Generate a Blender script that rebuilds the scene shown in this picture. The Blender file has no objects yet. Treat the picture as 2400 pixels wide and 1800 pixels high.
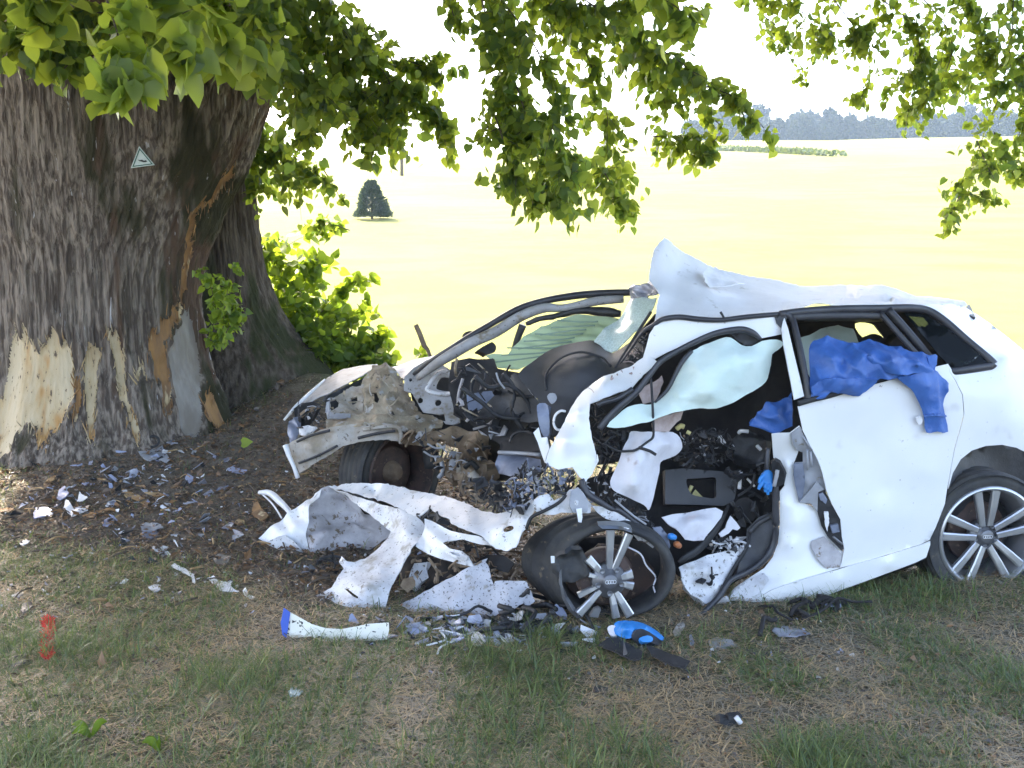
import bpy, math, random
import numpy as np
from mathutils import Vector, Matrix, Euler
from mathutils.geometry import delaunay_2d_cdt

random.seed(11)
rng = np.random.default_rng(11)
scene = bpy.context.scene
COL = scene.collection

# ------------------------------------------------------------------ camera
F, CX, CY, CAMZ = 2333.0, 1200.0, 900.0, 1.62
PITCH = math.atan(300.0 / F)
cam_d = bpy.data.cameras.new('camera')
cam_d.sensor_width = 36.0
cam_d.lens = F / 2400.0 * 36.0
cam_d.clip_start, cam_d.clip_end = 0.05, 3000.0
cam = bpy.data.objects.new('camera', cam_d)
cam.location = (0, 0, CAMZ)
cam.rotation_euler = (math.pi / 2 - PITCH, 0, 0)
COL.objects.link(cam)
scene.camera = cam

# ------------------------------------------------------------------ sky, sun, exposure
SUN_EL, SUN_AZ = 44.0, -38.0          # azimuth from +Y towards +X, degrees
EXPOSURE = 2.95
world = bpy.data.worlds.new('World')
scene.world = world
world.use_nodes = True
wn = world.node_tree.nodes
wl = world.node_tree.links
wn.clear()
sky = wn.new('ShaderNodeTexSky')
sky.sky_type = 'NISHITA'
sky.sun_disc = False
sky.sun_elevation = math.radians(SUN_EL)
sky.sun_rotation = math.radians(SUN_AZ)
sky.air_density, sky.dust_density, sky.ozone_density = 0.8, 3.0, 0.5
bg = wn.new('ShaderNodeBackground')
bg.inputs['Strength'].default_value = 0.15
wo = wn.new('ShaderNodeOutputWorld')
wl.new(sky.outputs[0], bg.inputs[0])
wl.new(bg.outputs[0], wo.inputs[0])

sun_d = bpy.data.lights.new('sun', 'SUN')
sun_d.energy = 2.1
sun_d.angle = math.radians(0.55)
sun_d.color = (1.0, 0.95, 0.86)
sun = bpy.data.objects.new('sun', sun_d)
e, a = math.radians(SUN_EL), math.radians(SUN_AZ)
SUNV = Vector((math.sin(a) * math.cos(e), math.cos(a) * math.cos(e), math.sin(e)))
sun.rotation_euler = SUNV.to_track_quat('Z', 'Y').to_euler()
sun.location = (0, 0, 60)
COL.objects.link(sun)

vs = scene.view_settings
scene.display_settings.display_device = 'sRGB'
vs.view_transform = 'Standard'
vs.look = 'None'
vs.exposure = EXPOSURE
vs.gamma = 1.0
vs.use_curve_mapping = False
vs.use_white_balance = True          # the camera was balanced for open shade
vs.white_balance_temperature = 7200
vs.white_balance_tint = 11
cy = scene.cycles
cy.max_bounces = 8
cy.diffuse_bounces = 4
cy.glossy_bounces = 3
cy.transmission_bounces = 6
cy.transparent_max_bounces = 12
cy.volume_bounces = 1
cy.use_denoising = True
cy.sample_clamp_indirect = 8.0

# ------------------------------------------------------------------ projection helpers (reading sizes off the photograph)
CT, ST = math.cos(PITCH), math.sin(PITCH)


def ray(px, py):
    x = (np.asarray(px, float) - CX) / F
    y = -(np.asarray(py, float) - CY) / F
    return x, CT + y * ST, -ST + y * CT


def P(px, py, Y):
    dx, dy, dz = ray(px, py)
    t = np.asarray(Y, float) / dy
    return np.stack([dx * t, dy * t, CAMZ + dz * t], -1)


def proj(V):
    V = np.asarray(V, float)
    y, z = V[..., 1], V[..., 2] - CAMZ
    f = y * CT - z * ST
    u = y * ST + z * CT
    f = np.where(f < 1e-3, 1e-3, f)
    return CX + F * V[..., 0] / f, CY - F * u / f


ZONES = {'1': (1650, 600, 2.949), '2': (560, 1080, 3.16), '3': (1150, 1050, 3.0167), '4': (1650, 950, 2.765),
         '5': (0, 1000, 3.16), 'c': (580, 650, 3.318), 'd': (1080, 550, 3.0167), 'e': (1400, 750, 4.148),
         'f': (1300, 1050, 3.687), 'g': (1000, 950, 5.53), 'h': (1450, 530, 2.3284), 't': (0, 500, 2.7657),
         'T': (0, 0, 3.16), 'k': (500, 300, 2.37), 's': (0, 0, 1.0)}


def Z(zone, pts):
    ox, oy, s = ZONES[zone]
    return [(ox + p[0] / s, oy + p[1] / s) + tuple(p[2:]) for p in pts]


# ------------------------------------------------------------------ noise
def _hash(ix, iy, iz, seed):
    h = (ix * 374761393 + iy * 668265263 + iz * 2147483647 + seed * 1274126177) & 0xFFFFFFFF
    h = ((h ^ (h >> 13)) * 1274126177) & 0xFFFFFFFF
    h = h ^ (h >> 16)
    return (h & 0xFFFFFF) / float(0xFFFFFF)


def noise(p, seed=0):
    p = np.asarray(p, float)
    i = np.floor(p).astype(np.int64)
    f = p - i
    f = f * f * f * (f * (f * 6 - 15) + 10)
    r = 0
    for dx in (0, 1):
        wx = f[:, 0] if dx else 1 - f[:, 0]
        for dy in (0, 1):
            wy = f[:, 1] if dy else 1 - f[:, 1]
            for dz in (0, 1):
                wz = f[:, 2] if dz else 1 - f[:, 2]
                r = r + wx * wy * wz * _hash(i[:, 0] + dx, i[:, 1] + dy, i[:, 2] + dz, seed)
    return r * 2 - 1


def fbm(p, oct=3, seed=0, gain=0.5):
    p = np.asarray(p, float)
    r, a, s = 0, 1.0, 0
    for k in range(oct):
        r = r + a * noise(p * (2.03 ** k) + 17.3 * k, seed + k)
        s += a
        a *= gain
    return r / s


def ridged(p, oct=2, seed=0):
    p = np.asarray(p, float)
    r, a, s = 0, 1.0, 0
    for k in range(oct):
        r = r + a * (1 - 2 * np.abs(noise(p * (2.1 ** k) + 9.1 * k, seed + k)))
        s += a
        a *= 0.5
    return r / s


def sstep(a, b, x):
    t = np.clip((np.asarray(x, float) - a) / (b - a), 0, 1)
    return t * t * (3 - 2 * t)


# ------------------------------------------------------------------ terrain
TREE = (-2.45, 7.45)


def gz(X, Y):
    X, Y = np.broadcast_arrays(np.asarray(X, float), np.asarray(Y, float))
    z = np.zeros_like(X)
    d2 = ((X - TREE[0]) / 1.9) ** 2 + ((Y - TREE[1]) / 1.5) ** 2
    z = z + 0.36 * np.exp(-d2)
    z = z + 0.42 * np.exp(-(((X + 1.55) / 0.55) ** 2 + ((Y - 8.0) / 0.75) ** 2))
    z = z + 0.05 * np.exp(-(((X - 2.3) / 0.9) ** 2 + ((Y - 4.8) / 0.6) ** 2))
    # the meadow rises behind the tree to a low crest
    r = np.clip(Y - 13.0, 0, None)
    hill = 0.127 * (np.sqrt(r * r + 36.0) - 6.0)
    # crest line: higher to the right
    ang = np.clip(X / np.maximum(Y, 5.0), -0.6, 0.8)
    crest = 118.0 + 95.0 * sstep(-0.25, 0.45, ang)
    rc = np.clip(Y - crest, 0, None)
    hill = hill - 0.10 * (np.sqrt(rc * rc + 400.0) - 20.0) * 0.9
    z = z + hill * (1 + 0.17 * ang)
    z = z + 0.5 * np.sin(X * 0.031 + 1.0) * sstep(25, 90, Y) + 0.22 * np.sin(Y * 0.07 + X * 0.045) * sstep(20, 60, Y)
    near = 1 - sstep(14, 24, Y)
    p = np.stack([X.ravel(), Y.ravel(), np.zeros(X.size)], -1)
    n1 = fbm(p * 1.3, 3, 5).reshape(X.shape)
    n2 = fbm(p * 9.0, 2, 8).reshape(X.shape)
    soil = np.exp(-(((X + 1.7) / 1.9) ** 2 + ((Y - 6.2) / 1.3) ** 2))
    z = z + near * (0.022 * n1 + (0.008 + 0.014 * soil) * n2)
    return z


_gx0, _gy0, _gs = -7.0, 0.0, 0.04
_gg = gz(*np.meshgrid(np.arange(_gx0, 7.0, _gs), np.arange(_gy0, 13.0, _gs)))
_ggl = _gg.tolist()


def gzf(x, y):
    u, v = (x - _gx0) / _gs, (y - _gy0) / _gs
    i, j = int(u), int(v)
    if u < 0 or v < 0 or i >= _gg.shape[1] - 1 or j >= _gg.shape[0] - 1:
        return float(gz(x, y))
    u, v = u - i, v - j
    a_, b_ = _ggl[j], _ggl[j + 1]
    return (a_[i] * (1 - u) + a_[i + 1] * u) * (1 - v) + (b_[i] * (1 - u) + b_[i + 1] * u) * v


def G(px, py):
    """point of the ground seen at a photo pixel"""
    dx, dy, dz = [float(v) for v in ray(px, py)]
    t = 0.5
    lo = None
    while t < 400:
        x, y, z = dx * t, dy * t, CAMZ + dz * t
        if z < gzf(x, y):
            break
        lo = t
        t *= 1.04
    a_, b_ = (lo or 0.4), t
    for _ in range(18):
        m = (a_ + b_) / 2
        if CAMZ + dz * m < gzf(dx * m, dy * m):
            b_ = m
        else:
            a_ = m
    return np.array([dx * b_, dy * b_, CAMZ + dz * b_])


# ------------------------------------------------------------------ object helpers
WL = {}


def wloc(o):
    return WL.get(o.name, np.zeros(3)) if o is not None else np.zeros(3)


def tag(o, label=None, cat=None, group=None, kind=None):
    if label: o['label'] = label
    if cat: o['category'] = cat
    if group: o['group'] = group
    if kind: o['kind'] = kind
    return o


def thing(name, loc, label, cat, group=None):
    o = bpy.data.objects.new(name, None)
    o.empty_display_size = 0.1
    o.location = [float(v) for v in loc]
    COL.objects.link(o)
    WL[o.name] = np.array(loc, float)
    return tag(o, label, cat, group)


def mesh_of(name, V, Fs, smooth=True, tint=None):
    me = bpy.data.meshes.new(name)
    V = np.asarray(V, np.float32)
    me.vertices.add(len(V))
    me.vertices.foreach_set('co', V.ravel())
    if isinstance(Fs, np.ndarray):
        Fs = [Fs]
    groups = [np.asarray(f, np.int32) for f in Fs if len(f)]
    nl = sum(f.size for f in groups)
    npoly = sum(len(f) for f in groups)
    me.loops.add(nl)
    me.polygons.add(npoly)
    me.loops.foreach_set('vertex_index', np.concatenate([f.ravel() for f in groups]))
    tot = np.concatenate([np.full(len(f), f.shape[1], np.int32) for f in groups])
    st = np.concatenate([[0], np.cumsum(tot)[:-1]]).astype(np.int32)
    me.polygons.foreach_set('loop_start', st)
    me.polygons.foreach_set('loop_total', tot)
    if smooth is not None:
        sm = np.full(npoly, bool(smooth)) if np.isscalar(smooth) else np.asarray(smooth, bool)
        me.polygons.foreach_set('use_smooth', sm)
    if tint is not None:
        at = me.attributes.new('tint', 'FLOAT', 'POINT')
        at.data.foreach_set('value', np.asarray(tint, np.float32))
    me.update(calc_edges=True)
    me.validate()
    return me


def obj(name, V, Fs, mat, parent=None, smooth=True, tint=None, origin=None, label=None, cat=None, group=None, kind=None):
    """one mesh object from world-space vertices; its origin goes to the base of its own shape"""
    V = np.asarray(V, float)
    if origin is None:
        mn, mx = V.min(0), V.max(0)
        origin = np.array([(mn[0] + mx[0]) / 2, (mn[1] + mx[1]) / 2, mn[2]])
    me = mesh_of(name, V - origin, Fs, smooth, tint)
    for m in (mat if isinstance(mat, (list, tuple)) else [mat]):
        me.materials.append(m)
    o = bpy.data.objects.new(name, me)
    o.location = [float(v) for v in (origin - wloc(parent))]
    if parent is not None:
        o.parent = parent
    COL.objects.link(o)
    WL[o.name] = np.array(origin, float)
    return tag(o, label, cat, group, kind)


class MB:
    """collects shapes into one mesh"""
    def __init__(self):
        self.V, self.T, self.Q, self.n, self.t = [], [], [], 0, []

    def add(self, V, T=None, Q=None, tint=0.5):
        V = np.asarray(V, float)
        self.V.append(V)
        if T is not None and len(T): self.T.append(np.asarray(T) + self.n)
        if Q is not None and len(Q): self.Q.append(np.asarray(Q) + self.n)
        self.t.append(np.full(len(V), tint))
        self.n += len(V)

    def faces(self):
        r = []
        if self.T: r.append(np.concatenate(self.T))
        if self.Q: r.append(np.concatenate(self.Q))
        return r

    def build(self, name, mat, parent=None, smooth=True, **kw):
        return obj(name, np.concatenate(self.V), self.faces(), mat, parent, smooth, tint=np.concatenate(self.t), **kw)


def catmull(pts, n=6, closed=False):
    pts = np.asarray(pts, float)
    if len(pts) < 3:
        ts = np.linspace(0, 1, n + 1)[:, None]
        return pts[0] * (1 - ts) + pts[1] * ts
    if closed:
        ext = np.vstack([pts[-1:], pts, pts[:2]])
    else:
        ext = np.vstack([2 * pts[0] - pts[1], pts, 2 * pts[-1] - pts[-2]])
    out = []
    for k in range(len(ext) - 3):
        p0, p1, p2, p3 = ext[k:k + 4]
        for t in np.linspace(0, 1, n, endpoint=False):
            out.append(0.5 * ((2 * p1) + (-p0 + p2) * t + (2 * p0 - 5 * p1 + 4 * p2 - p3) * t * t + (-p0 + 3 * p1 - 3 * p2 + p3) * t ** 3))
    if not closed:
        out.append(ext[-2])
    return np.array(out)


def tube_geo(pts, r, n=8, flat=1.0, up=(0, 0, 1), smooth=5, seed=None, lump=0.0, square=False):
    """tube along points; flat<1 makes a strap lying along `up`"""
    pts = np.asarray(pts, float)
    rr = np.broadcast_to(np.asarray(r, float), (len(pts),)) if np.ndim(r) else np.full(len(pts), float(r))
    if smooth and len(pts) > 1:
        q = catmull(np.hstack([pts, rr[:, None]]), smooth)
        pts, rr = q[:, :3], np.maximum(q[:, 3], 1e-4)
    d = np.gradient(pts, axis=0)
    d /= np.linalg.norm(d, axis=1)[:, None] + 1e-9
    u = np.array(up, float)
    side = np.cross(d, u)
    bad = np.linalg.norm(side, axis=1) < 1e-3
    side[bad] = np.cross(d[bad], np.array([1.0, 0.2, 0.1]))
    side /= np.linalg.norm(side, axis=1)[:, None] + 1e-9
    nrm = np.cross(side, d)
    ang = np.linspace(0, 2 * np.pi, n, endpoint=False) + (np.pi / 4 if square else 0)
    V = []
    for k in range(len(pts)):
        c, s = np.cos(ang), np.sin(ang)
        V.append(pts[k] + rr[k] * (c[:, None] * nrm[k] + flat * s[:, None] * side[k]))
    V = np.array(V)
    m = len(pts)
    if lump:
        W = V.reshape(-1, 3)
        V = (W + lump * noise(W * 30, seed or 0)[:, None] * (W - np.repeat(pts, n, 0)) / (rr.repeat(n)[:, None])).reshape(m, n, 3)
    V = V.reshape(-1, 3)
    i = np.arange(m - 1)[:, None] * n
    j = np.arange(n)[None, :]
    j2 = (j + 1) % n
    Q = np.stack([i + j, i + j2, i + n + j2, i + n + j], -1).reshape(-1, 4)
    V = np.vstack([V, pts[:1], pts[-1:]])
    jj = np.arange(n)
    j2 = (jj + 1) % n
    T = np.vstack([np.stack([np.full(n, m * n), j2, jj], -1), np.stack([np.full(n, m * n + 1), (m - 1) * n + jj, (m - 1) * n + j2], -1)])
    return V, T, Q


def tube(name, pts, r, mat, parent=None, **kw):
    g = {k: kw.pop(k) for k in ('n', 'flat', 'up', 'smooth', 'seed', 'lump', 'square') if k in kw}
    V, T, Q = tube_geo(pts, r, **g)
    return obj(name, V, [T, Q], mat, parent, True, **kw)


def inpoly(x, y, poly):
    poly = np.asarray(poly, float)
    x, y = np.asarray(x, float), np.asarray(y, float)
    r = np.zeros(x.shape, bool)
    x1, y1 = poly[-1, 0], poly[-1, 1]
    for x2, y2 in poly[:, :2]:
        c = ((y1 > y) != (y2 > y)) & (x < (x2 - x1) * (y - y1) / (y2 - y1 + 1e-12) + x1)
        r ^= c
        x1, y1 = x2, y2
    return r


def S(px):
    """distance of the car's near flank at a photo column"""
    return 4.30 / (1 - 0.176 * (np.asarray(px, float) - 1200) / F)


def dens(pts, step, jag=0.0, seed=0, closed=True):
    r = np.random.default_rng(seed)
    out = []
    n = len(pts)
    for k in range(n if closed else n - 1):
        a_, b_ = np.array(pts[k], float), np.array(pts[(k + 1) % n], float)
        L = np.hypot(*(b_ - a_)[:2])
        m = max(1, int(round(L / step)))
        for t in range(m):
            q = a_ + (b_ - a_) * (t / m)
            if jag and t: q[:2] += r.normal(0, jag, 2)
            out.append(q)
    return np.array(out)


def panel_geo(pts, mode='S', inner=(), holes=(), th=0.004, step=9, amp=0.004, fr=7.0, rnd=0, jag=0.0, seed=0, crease=0.0, wrinkle=None):
    """a sheet of given outline: outline and inner points carry a depth, the sheet is interpolated, crumpled and given thickness"""
    pts = [tuple(map(float, p)) for p in pts]
    if rnd:
        base = catmull(np.array(pts), rnd, closed=True)
        base = dens(base, step, jag, seed)
    else:
        base = dens(pts, step, jag, seed)
    ctrl = np.array(list(base) + [tuple(map(float, p)) for p in inner])
    yy = ctrl[:, 2] + (S(ctrl[:, 0]) if mode == 'S' else 0)
    # linear radial interpolation of depth
    c2 = ctrl[:, :2] / 100.0
    n = len(c2)
    D = np.linalg.norm(c2[:, None] - c2[None], axis=-1)
    A = np.zeros((n + 3, n + 3))
    A[:n, :n] = D + 1e-3 * np.eye(n)
    A[:n, n] = 1
    A[:n, n + 1:] = c2
    A[n, :n] = 1
    A[n + 1:, :n] = c2.T
    try:
        w = np.linalg.solve(A, np.concatenate([yy, np.zeros(3)]))
    except np.linalg.LinAlgError:
        w = np.linalg.lstsq(A, np.concatenate([yy, np.zeros(3)]), rcond=None)[0]

    def depth(q):
        q = np.asarray(q)[:, :2] / 100.0
        return np.linalg.norm(q[:, None] - c2[None], axis=-1) @ w[:n] + w[n] + q @ w[n + 1:]

    loops = [base[:, :2]]
    for h in holes:
        hp = np.array([q[:2] for q in h], float)
        hp = catmull(hp, 3, True) if len(hp) > 5 else hp
        loops.append(dens(hp, step))
    mn, mx = base[:, :2].min(0), base[:, :2].max(0)
    gx, gy = np.meshgrid(np.arange(mn[0], mx[0] + step, step), np.arange(mn[1], mx[1] + step, step * 0.866))
    gx = gx + (np.arange(gx.shape[0]) % 2)[:, None] * step / 2
    r = np.random.default_rng(seed + 5)
    gp = np.stack([gx.ravel(), gy.ravel()], -1) + r.uniform(-0.2, 0.2, (gx.size, 2)) * step
    ok = inpoly(gp[:, 0], gp[:, 1], base)
    for L in loops[1:]:
        ok &= ~inpoly(gp[:, 0], gp[:, 1], L)
    allb = np.concatenate(loops)
    gp = gp[ok]
    if len(gp):
        dist = np.min(np.linalg.norm(gp[:, None] - allb[None], axis=-1), 1)
        gp = gp[dist > step * 0.55]
    v2 = np.concatenate([allb, gp]) if len(gp) else allb
    edges, o0 = [], 0
    for L in loops:
        m = len(L)
        edges += [(o0 + k, o0 + (k + 1) % m) for k in range(m)]
        o0 += m
    vo, _, fo, _, _, _ = delaunay_2d_cdt([Vector(q) for q in v2], edges, [], 0, 1e-5)
    v2 = np.array([[q.x, q.y] for q in vo])
    T = np.array([f for f in fo if len(f) == 3])
    c = v2[T].mean(1)
    ok = inpoly(c[:, 0], c[:, 1], base)
    for L in loops[1:]:
        ok &= ~inpoly(c[:, 0], c[:, 1], L)
    T = T[ok]
    used, inv = np.unique(T, return_inverse=True)
    v2 = v2[used]
    T = inv.reshape(-1, 3)
    V = P(v2[:, 0], v2[:, 1], depth(v2))
    # faces towards the viewer
    fn = np.cross(V[T[:, 1]] - V[T[:, 0]], V[T[:, 2]] - V[T[:, 0]])
    view = np.array([0, 0, CAMZ]) - V[T].mean(1)
    fl = (fn * view).sum(1) < 0
    T[fl] = T[fl][:, ::-1]

    def normals(V):
        fn = np.cross(V[T[:, 1]] - V[T[:, 0]], V[T[:, 2]] - V[T[:, 0]])
        N = np.zeros_like(V)
        for k in range(3):
            np.add.at(N, T[:, k], fn)
        return N / (np.linalg.norm(N, axis=1)[:, None] + 1e-12)

    N = normals(V)
    d = np.zeros(len(V))
    if amp:
        d = d + 0.55 * amp * fbm(V * fr, 3, seed)
    if crease:
        rf = np.random.default_rng(seed + 31)
        for k in range(5):
            dr = rf.normal(size=3) * np.array([1, .6, 1])
            dr /= np.linalg.norm(dr)
            ph = (V @ dr) * fr * rf.uniform(.45, 1.1) + .22 * fbm(V * fr * .5 + k * 5.1, 2, seed + k) + rf.uniform(0, 9)
            tri = np.abs(2 * (ph - np.floor(ph + .5))) * 2 - 1
            mk = sstep(-.12, .42, noise(V * fr * .4 + 7.7 * k, seed + 50 + k))
            d = d + crease * .75 * tri * mk
    if wrinkle:
        for q, (wa, wv) in enumerate(wrinkle if isinstance(wrinkle, list) else [wrinkle]):
            ph = (V @ np.array(wv)) * .5 + 2.2 * fbm(V * 5, 2, seed + 3 + q)
            mk = .35 + .65 * sstep(-.25, .35, noise(V * 7 + q * 3.3, seed + 60 + q))
            d = d + wa * (1.2 - 2.0 * np.abs(np.sin(ph)) ** .65) * mk
    V = V + N * d[:, None]
    N = normals(V)
    # thickness
    n = len(V)
    B = V - N * th
    ed = {}
    for t in T:
        for k in range(3):
            a_, b_ = int(t[k]), int(t[(k + 1) % 3])
            ed[(a_, b_)] = 1
    bd = [(a_, b_) for (a_, b_) in ed if (b_, a_) not in ed]
    bd = np.array(bd)
    m = len(bd)
    rim = np.concatenate([V[bd[:, 0]], V[bd[:, 1]], B[bd[:, 1]], B[bd[:, 0]]])
    k = np.arange(m)
    Q = np.stack([2 * n + k, 2 * n + 3 * m + k, 2 * n + 2 * m + k, 2 * n + m + k], -1)
    return np.concatenate([V, B, rim]), np.concatenate([T, T[:, ::-1] + n]), Q


def panel(name, pts, mat, parent=None, **kw):
    g = {k: kw.pop(k) for k in ('mode', 'inner', 'holes', 'th', 'step', 'amp', 'fr', 'rnd', 'jag', 'seed', 'crease', 'wrinkle') if k in kw}
    V, T, Q = panel_geo(pts, **g)
    return obj(name, V, [T, Q], mat, parent, True, **kw)


def P3(pts, mode='S'):
    a_ = np.array(pts, float)
    return P(a_[:, 0], a_[:, 1], a_[:, 2] + (S(a_[:, 0]) if mode == 'S' else 0))


# ------------------------------------------------------------------ materials
def M(name, c1, c2=None, scale=6.0, rough=0.5, metal=0.0, bump=0.0, bscale=60.0, coat=0.0, specks=None, stretch=None, detail=4.0, lo=0.35, hi=0.65, spec=0.5, mud=None):
    m = bpy.data.materials.new(name)
    m.use_nodes = True
    nt = m.node_tree
    nt.nodes.clear()
    N, L = nt.nodes, nt.links
    out = N.new('ShaderNodeOutputMaterial')
    b = N.new('ShaderNodeBsdfPrincipled')
    L.new(b.outputs[0], out.inputs[0])
    b.inputs['Roughness'].default_value = rough
    b.inputs['Metallic'].default_value = metal
    b.inputs['Specular IOR Level'].default_value = spec
    if coat:
        b.inputs['Coat Weight'].default_value = coat
        b.inputs['Coat Roughness'].default_value = 0.06
    tc = N.new('ShaderNodeTexCoord')
    src = tc.outputs['Object']
    if stretch:
        mp = N.new('ShaderNodeMapping')
        mp.inputs['Scale'].default_value = stretch
        L.new(src, mp.inputs[0])
        src = mp.outputs[0]

    def nz(sc, det=detail, rg=0.6):
        n_ = N.new('ShaderNodeTexNoise')
        n_.inputs['Scale'].default_value = sc
        n_.inputs['Detail'].default_value = det
        n_.inputs['Roughness'].default_value = rg
        L.new(src, n_.inputs['Vector'])
        return n_.outputs['Fac']

    def rng_(fac, a_, b_):
        r_ = N.new('ShaderNodeMapRange')
        r_.interpolation_type = 'SMOOTHSTEP'
        r_.inputs['From Min'].default_value = a_
        r_.inputs['From Max'].default_value = b_
        L.new(fac, r_.inputs[0])
        return r_.outputs[0]

    def mix(fac, A, B):
        x = N.new('ShaderNodeMix')
        x.data_type = 'RGBA'
        for k, v in ((0, fac), (6, A), (7, B)):
            if isinstance(v, bpy.types.NodeSocket): L.new(v, x.inputs[k])
            elif k == 0: x.inputs[0].default_value = v
            else: x.inputs[k].default_value = (*v, 1)
        return x.outputs[2]
    col = None
    if c2 is not None:
        col = mix(rng_(nz(scale), lo, hi), c1, c2)
    for sp in ([mud] if mud else []) + ([specks] if specks and not isinstance(specks, list) else (specks or [])):
        cc, sc, th_, wd = sp
        col = mix(rng_(nz(sc, 3.0, 0.7), th_, th_ + wd), col if col is not None else c1, cc)
    if col is None:
        b.inputs['Base Color'].default_value = (*c1, 1)
    else:
        L.new(col, b.inputs['Base Color'])
    if bump:
        bp = N.new('ShaderNodeBump')
        bp.inputs['Strength'].default_value = 1.0
        bp.inputs['Distance'].default_value = bump
        L.new(nz(bscale, 4.0, 0.65), bp.inputs['Height'])
        L.new(bp.outputs[0], b.inputs['Normal'])
    return m


def leaf_mat(name, top, trans, fac=0.45, var=0.5):
    m = bpy.data.materials.new(name)
    m.use_nodes = True
    nt = m.node_tree
    nt.nodes.clear()
    N, L = nt.nodes, nt.links
    out = N.new('ShaderNodeOutputMaterial')
    b = N.new('ShaderNodeBsdfPrincipled')
    b.inputs['Roughness'].default_value = 0.42
    b.inputs['Specular IOR Level'].default_value = 0.4
    t = N.new('ShaderNodeBsdfTranslucent')
    mx = N.new('ShaderNodeMixShader')
    mx.inputs[0].default_value = fac
    at = N.new('ShaderNodeAttribute')
    at.attribute_name = 'tint'

    def ramp(c):
        x = N.new('ShaderNodeMix')
        x.data_type = 'RGBA'
        L.new(at.outputs['Fac'], x.inputs[0])
        x.inputs[6].default_value = (c[0] * (1 - var * .5), c[1] * (1 - var * .38), c[2] * (1 - var * .1), 1)
        x.inputs[7].default_value = (c[0] * (1 + var * .9), c[1] * (1 + var * .5), c[2] * (1 + var * .1), 1)
        return x.outputs[2]
    L.new(ramp(top), b.inputs['Base Color'])
    L.new(ramp(trans), t.inputs['Color'])
    L.new(b.outputs[0], mx.inputs[1])
    L.new(t.outputs[0], mx.inputs[2])
    L.new(mx.outputs[0], out.inputs[0])
    return m


m_white = M('white_paint', (0.80, 0.80, 0.80), (0.76, 0.77, 0.785), 3, rough=0.38, coat=0.35, specks=[((0.33, 0.31, 0.29), 42, 0.68, 0.07), ((0.60, 0.59, 0.57), 3.5, 0.60, 0.15)])
m_roof = M('dull_white_roof', (0.74, 0.74, 0.75), (0.68, 0.685, 0.70), 5, rough=0.65, spec=0.25, specks=((0.45, 0.43, 0.40), 12, 0.62, 0.12))  # duller, rougher white than the body paint
m_white_d = M('white_paint_dirty', (0.70, 0.70, 0.72), (0.52, 0.52, 0.55), 6, rough=0.5, bump=0.0015, bscale=35, specks=[((0.16, 0.145, 0.13), 60, 0.595, 0.07), ((0.36, 0.34, 0.31), 8, 0.54, 0.16), ((0.22, 0.2, 0.18), 22, 0.62, 0.06)])
m_white_w = M('scraped_white_paint', (0.76, 0.76, 0.78), (0.62, 0.63, 0.66), 4, rough=0.45, bump=0.001, bscale=30, specks=[((0.2, 0.185, 0.17), 46, 0.63, 0.05), ((0.46, 0.45, 0.43), 10, 0.58, 0.14)])
m_white_s = M('white_plastic_speckled', (0.52, 0.52, 0.56), (0.38, 0.38, 0.42), 7, rough=0.55, specks=[((0.08, 0.075, 0.07), 75, 0.58, 0.06), ((0.3, 0.28, 0.26), 16, 0.58, 0.12)])
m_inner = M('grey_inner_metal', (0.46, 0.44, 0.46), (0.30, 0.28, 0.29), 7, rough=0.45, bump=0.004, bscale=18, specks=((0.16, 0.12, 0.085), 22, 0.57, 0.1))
m_silver = M('silver_sheet', (0.36, 0.37, 0.40), (0.25, 0.26, 0.29), 5, rough=0.5, metal=0.0, specks=((0.2, 0.17, 0.13), 20, 0.6, 0.12))
m_tower = M('dirty_tower_sheet', (0.40, 0.40, 0.42), (0.30, 0.29, 0.29), 6, rough=0.55, specks=[((0.22, 0.18, 0.13), 9, 0.53, 0.14), ((0.08, 0.07, 0.06), 40, 0.62, 0.06)])
m_mud = M('muddy_metal', (0.40, 0.335, 0.25), (0.23, 0.18, 0.125), 8, rough=0.85, bump=0.012, bscale=22, specks=[((0.42, 0.40, 0.38), 11, 0.57, 0.10), ((0.05, 0.042, 0.035), 17, 0.62, 0.06)])
m_mud_l = M('muddy_beam', (0.42, 0.39, 0.36), (0.27, 0.22, 0.16), 6, rough=0.7, bump=0.006, bscale=30, specks=((0.09, 0.07, 0.05), 30, 0.6, 0.09))
m_brown = M('brown_mud_cast', (0.25, 0.185, 0.125), (0.13, 0.088, 0.058), 9, rough=0.8, bump=0.01, bscale=25, specks=((0.30, 0.27, 0.24), 14, 0.6, 0.1))
m_black = M('black_plastic', (0.022, 0.022, 0.025), (0.045, 0.045, 0.05), 10, rough=0.5, bump=0.0015, bscale=90)
m_black2 = M('black_rubber', (0.016, 0.016, 0.018), (0.03, 0.03, 0.033), 14, rough=0.65)
m_trim = M('dark_window_trim', (0.03, 0.03, 0.036), (0.05, 0.05, 0.058), 6, rough=0.42)
m_dash = M('charcoal_dash', (0.055, 0.054, 0.058), (0.035, 0.035, 0.038), 4, rough=0.55, bump=0.001, bscale=180, specks=((0.16, 0.14, 0.11), 14, 0.68, 0.12))
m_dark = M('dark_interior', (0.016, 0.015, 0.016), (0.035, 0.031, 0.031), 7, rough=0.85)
m_tyre = M('tyre_rubber', (0.032, 0.033, 0.037), (0.065, 0.063, 0.06), 9, rough=0.75, bump=0.002, bscale=60, specks=((0.16, 0.13, 0.09), 14, 0.62, 0.12))
m_rim = M('alloy_rim', (0.55, 0.56, 0.59), (0.46, 0.47, 0.5), 8, rough=0.3, metal=0.75)
m_rim_d = M('alloy_dark', (0.20, 0.205, 0.22), (0.14, 0.14, 0.15), 8, rough=0.4, metal=0.5)
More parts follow.
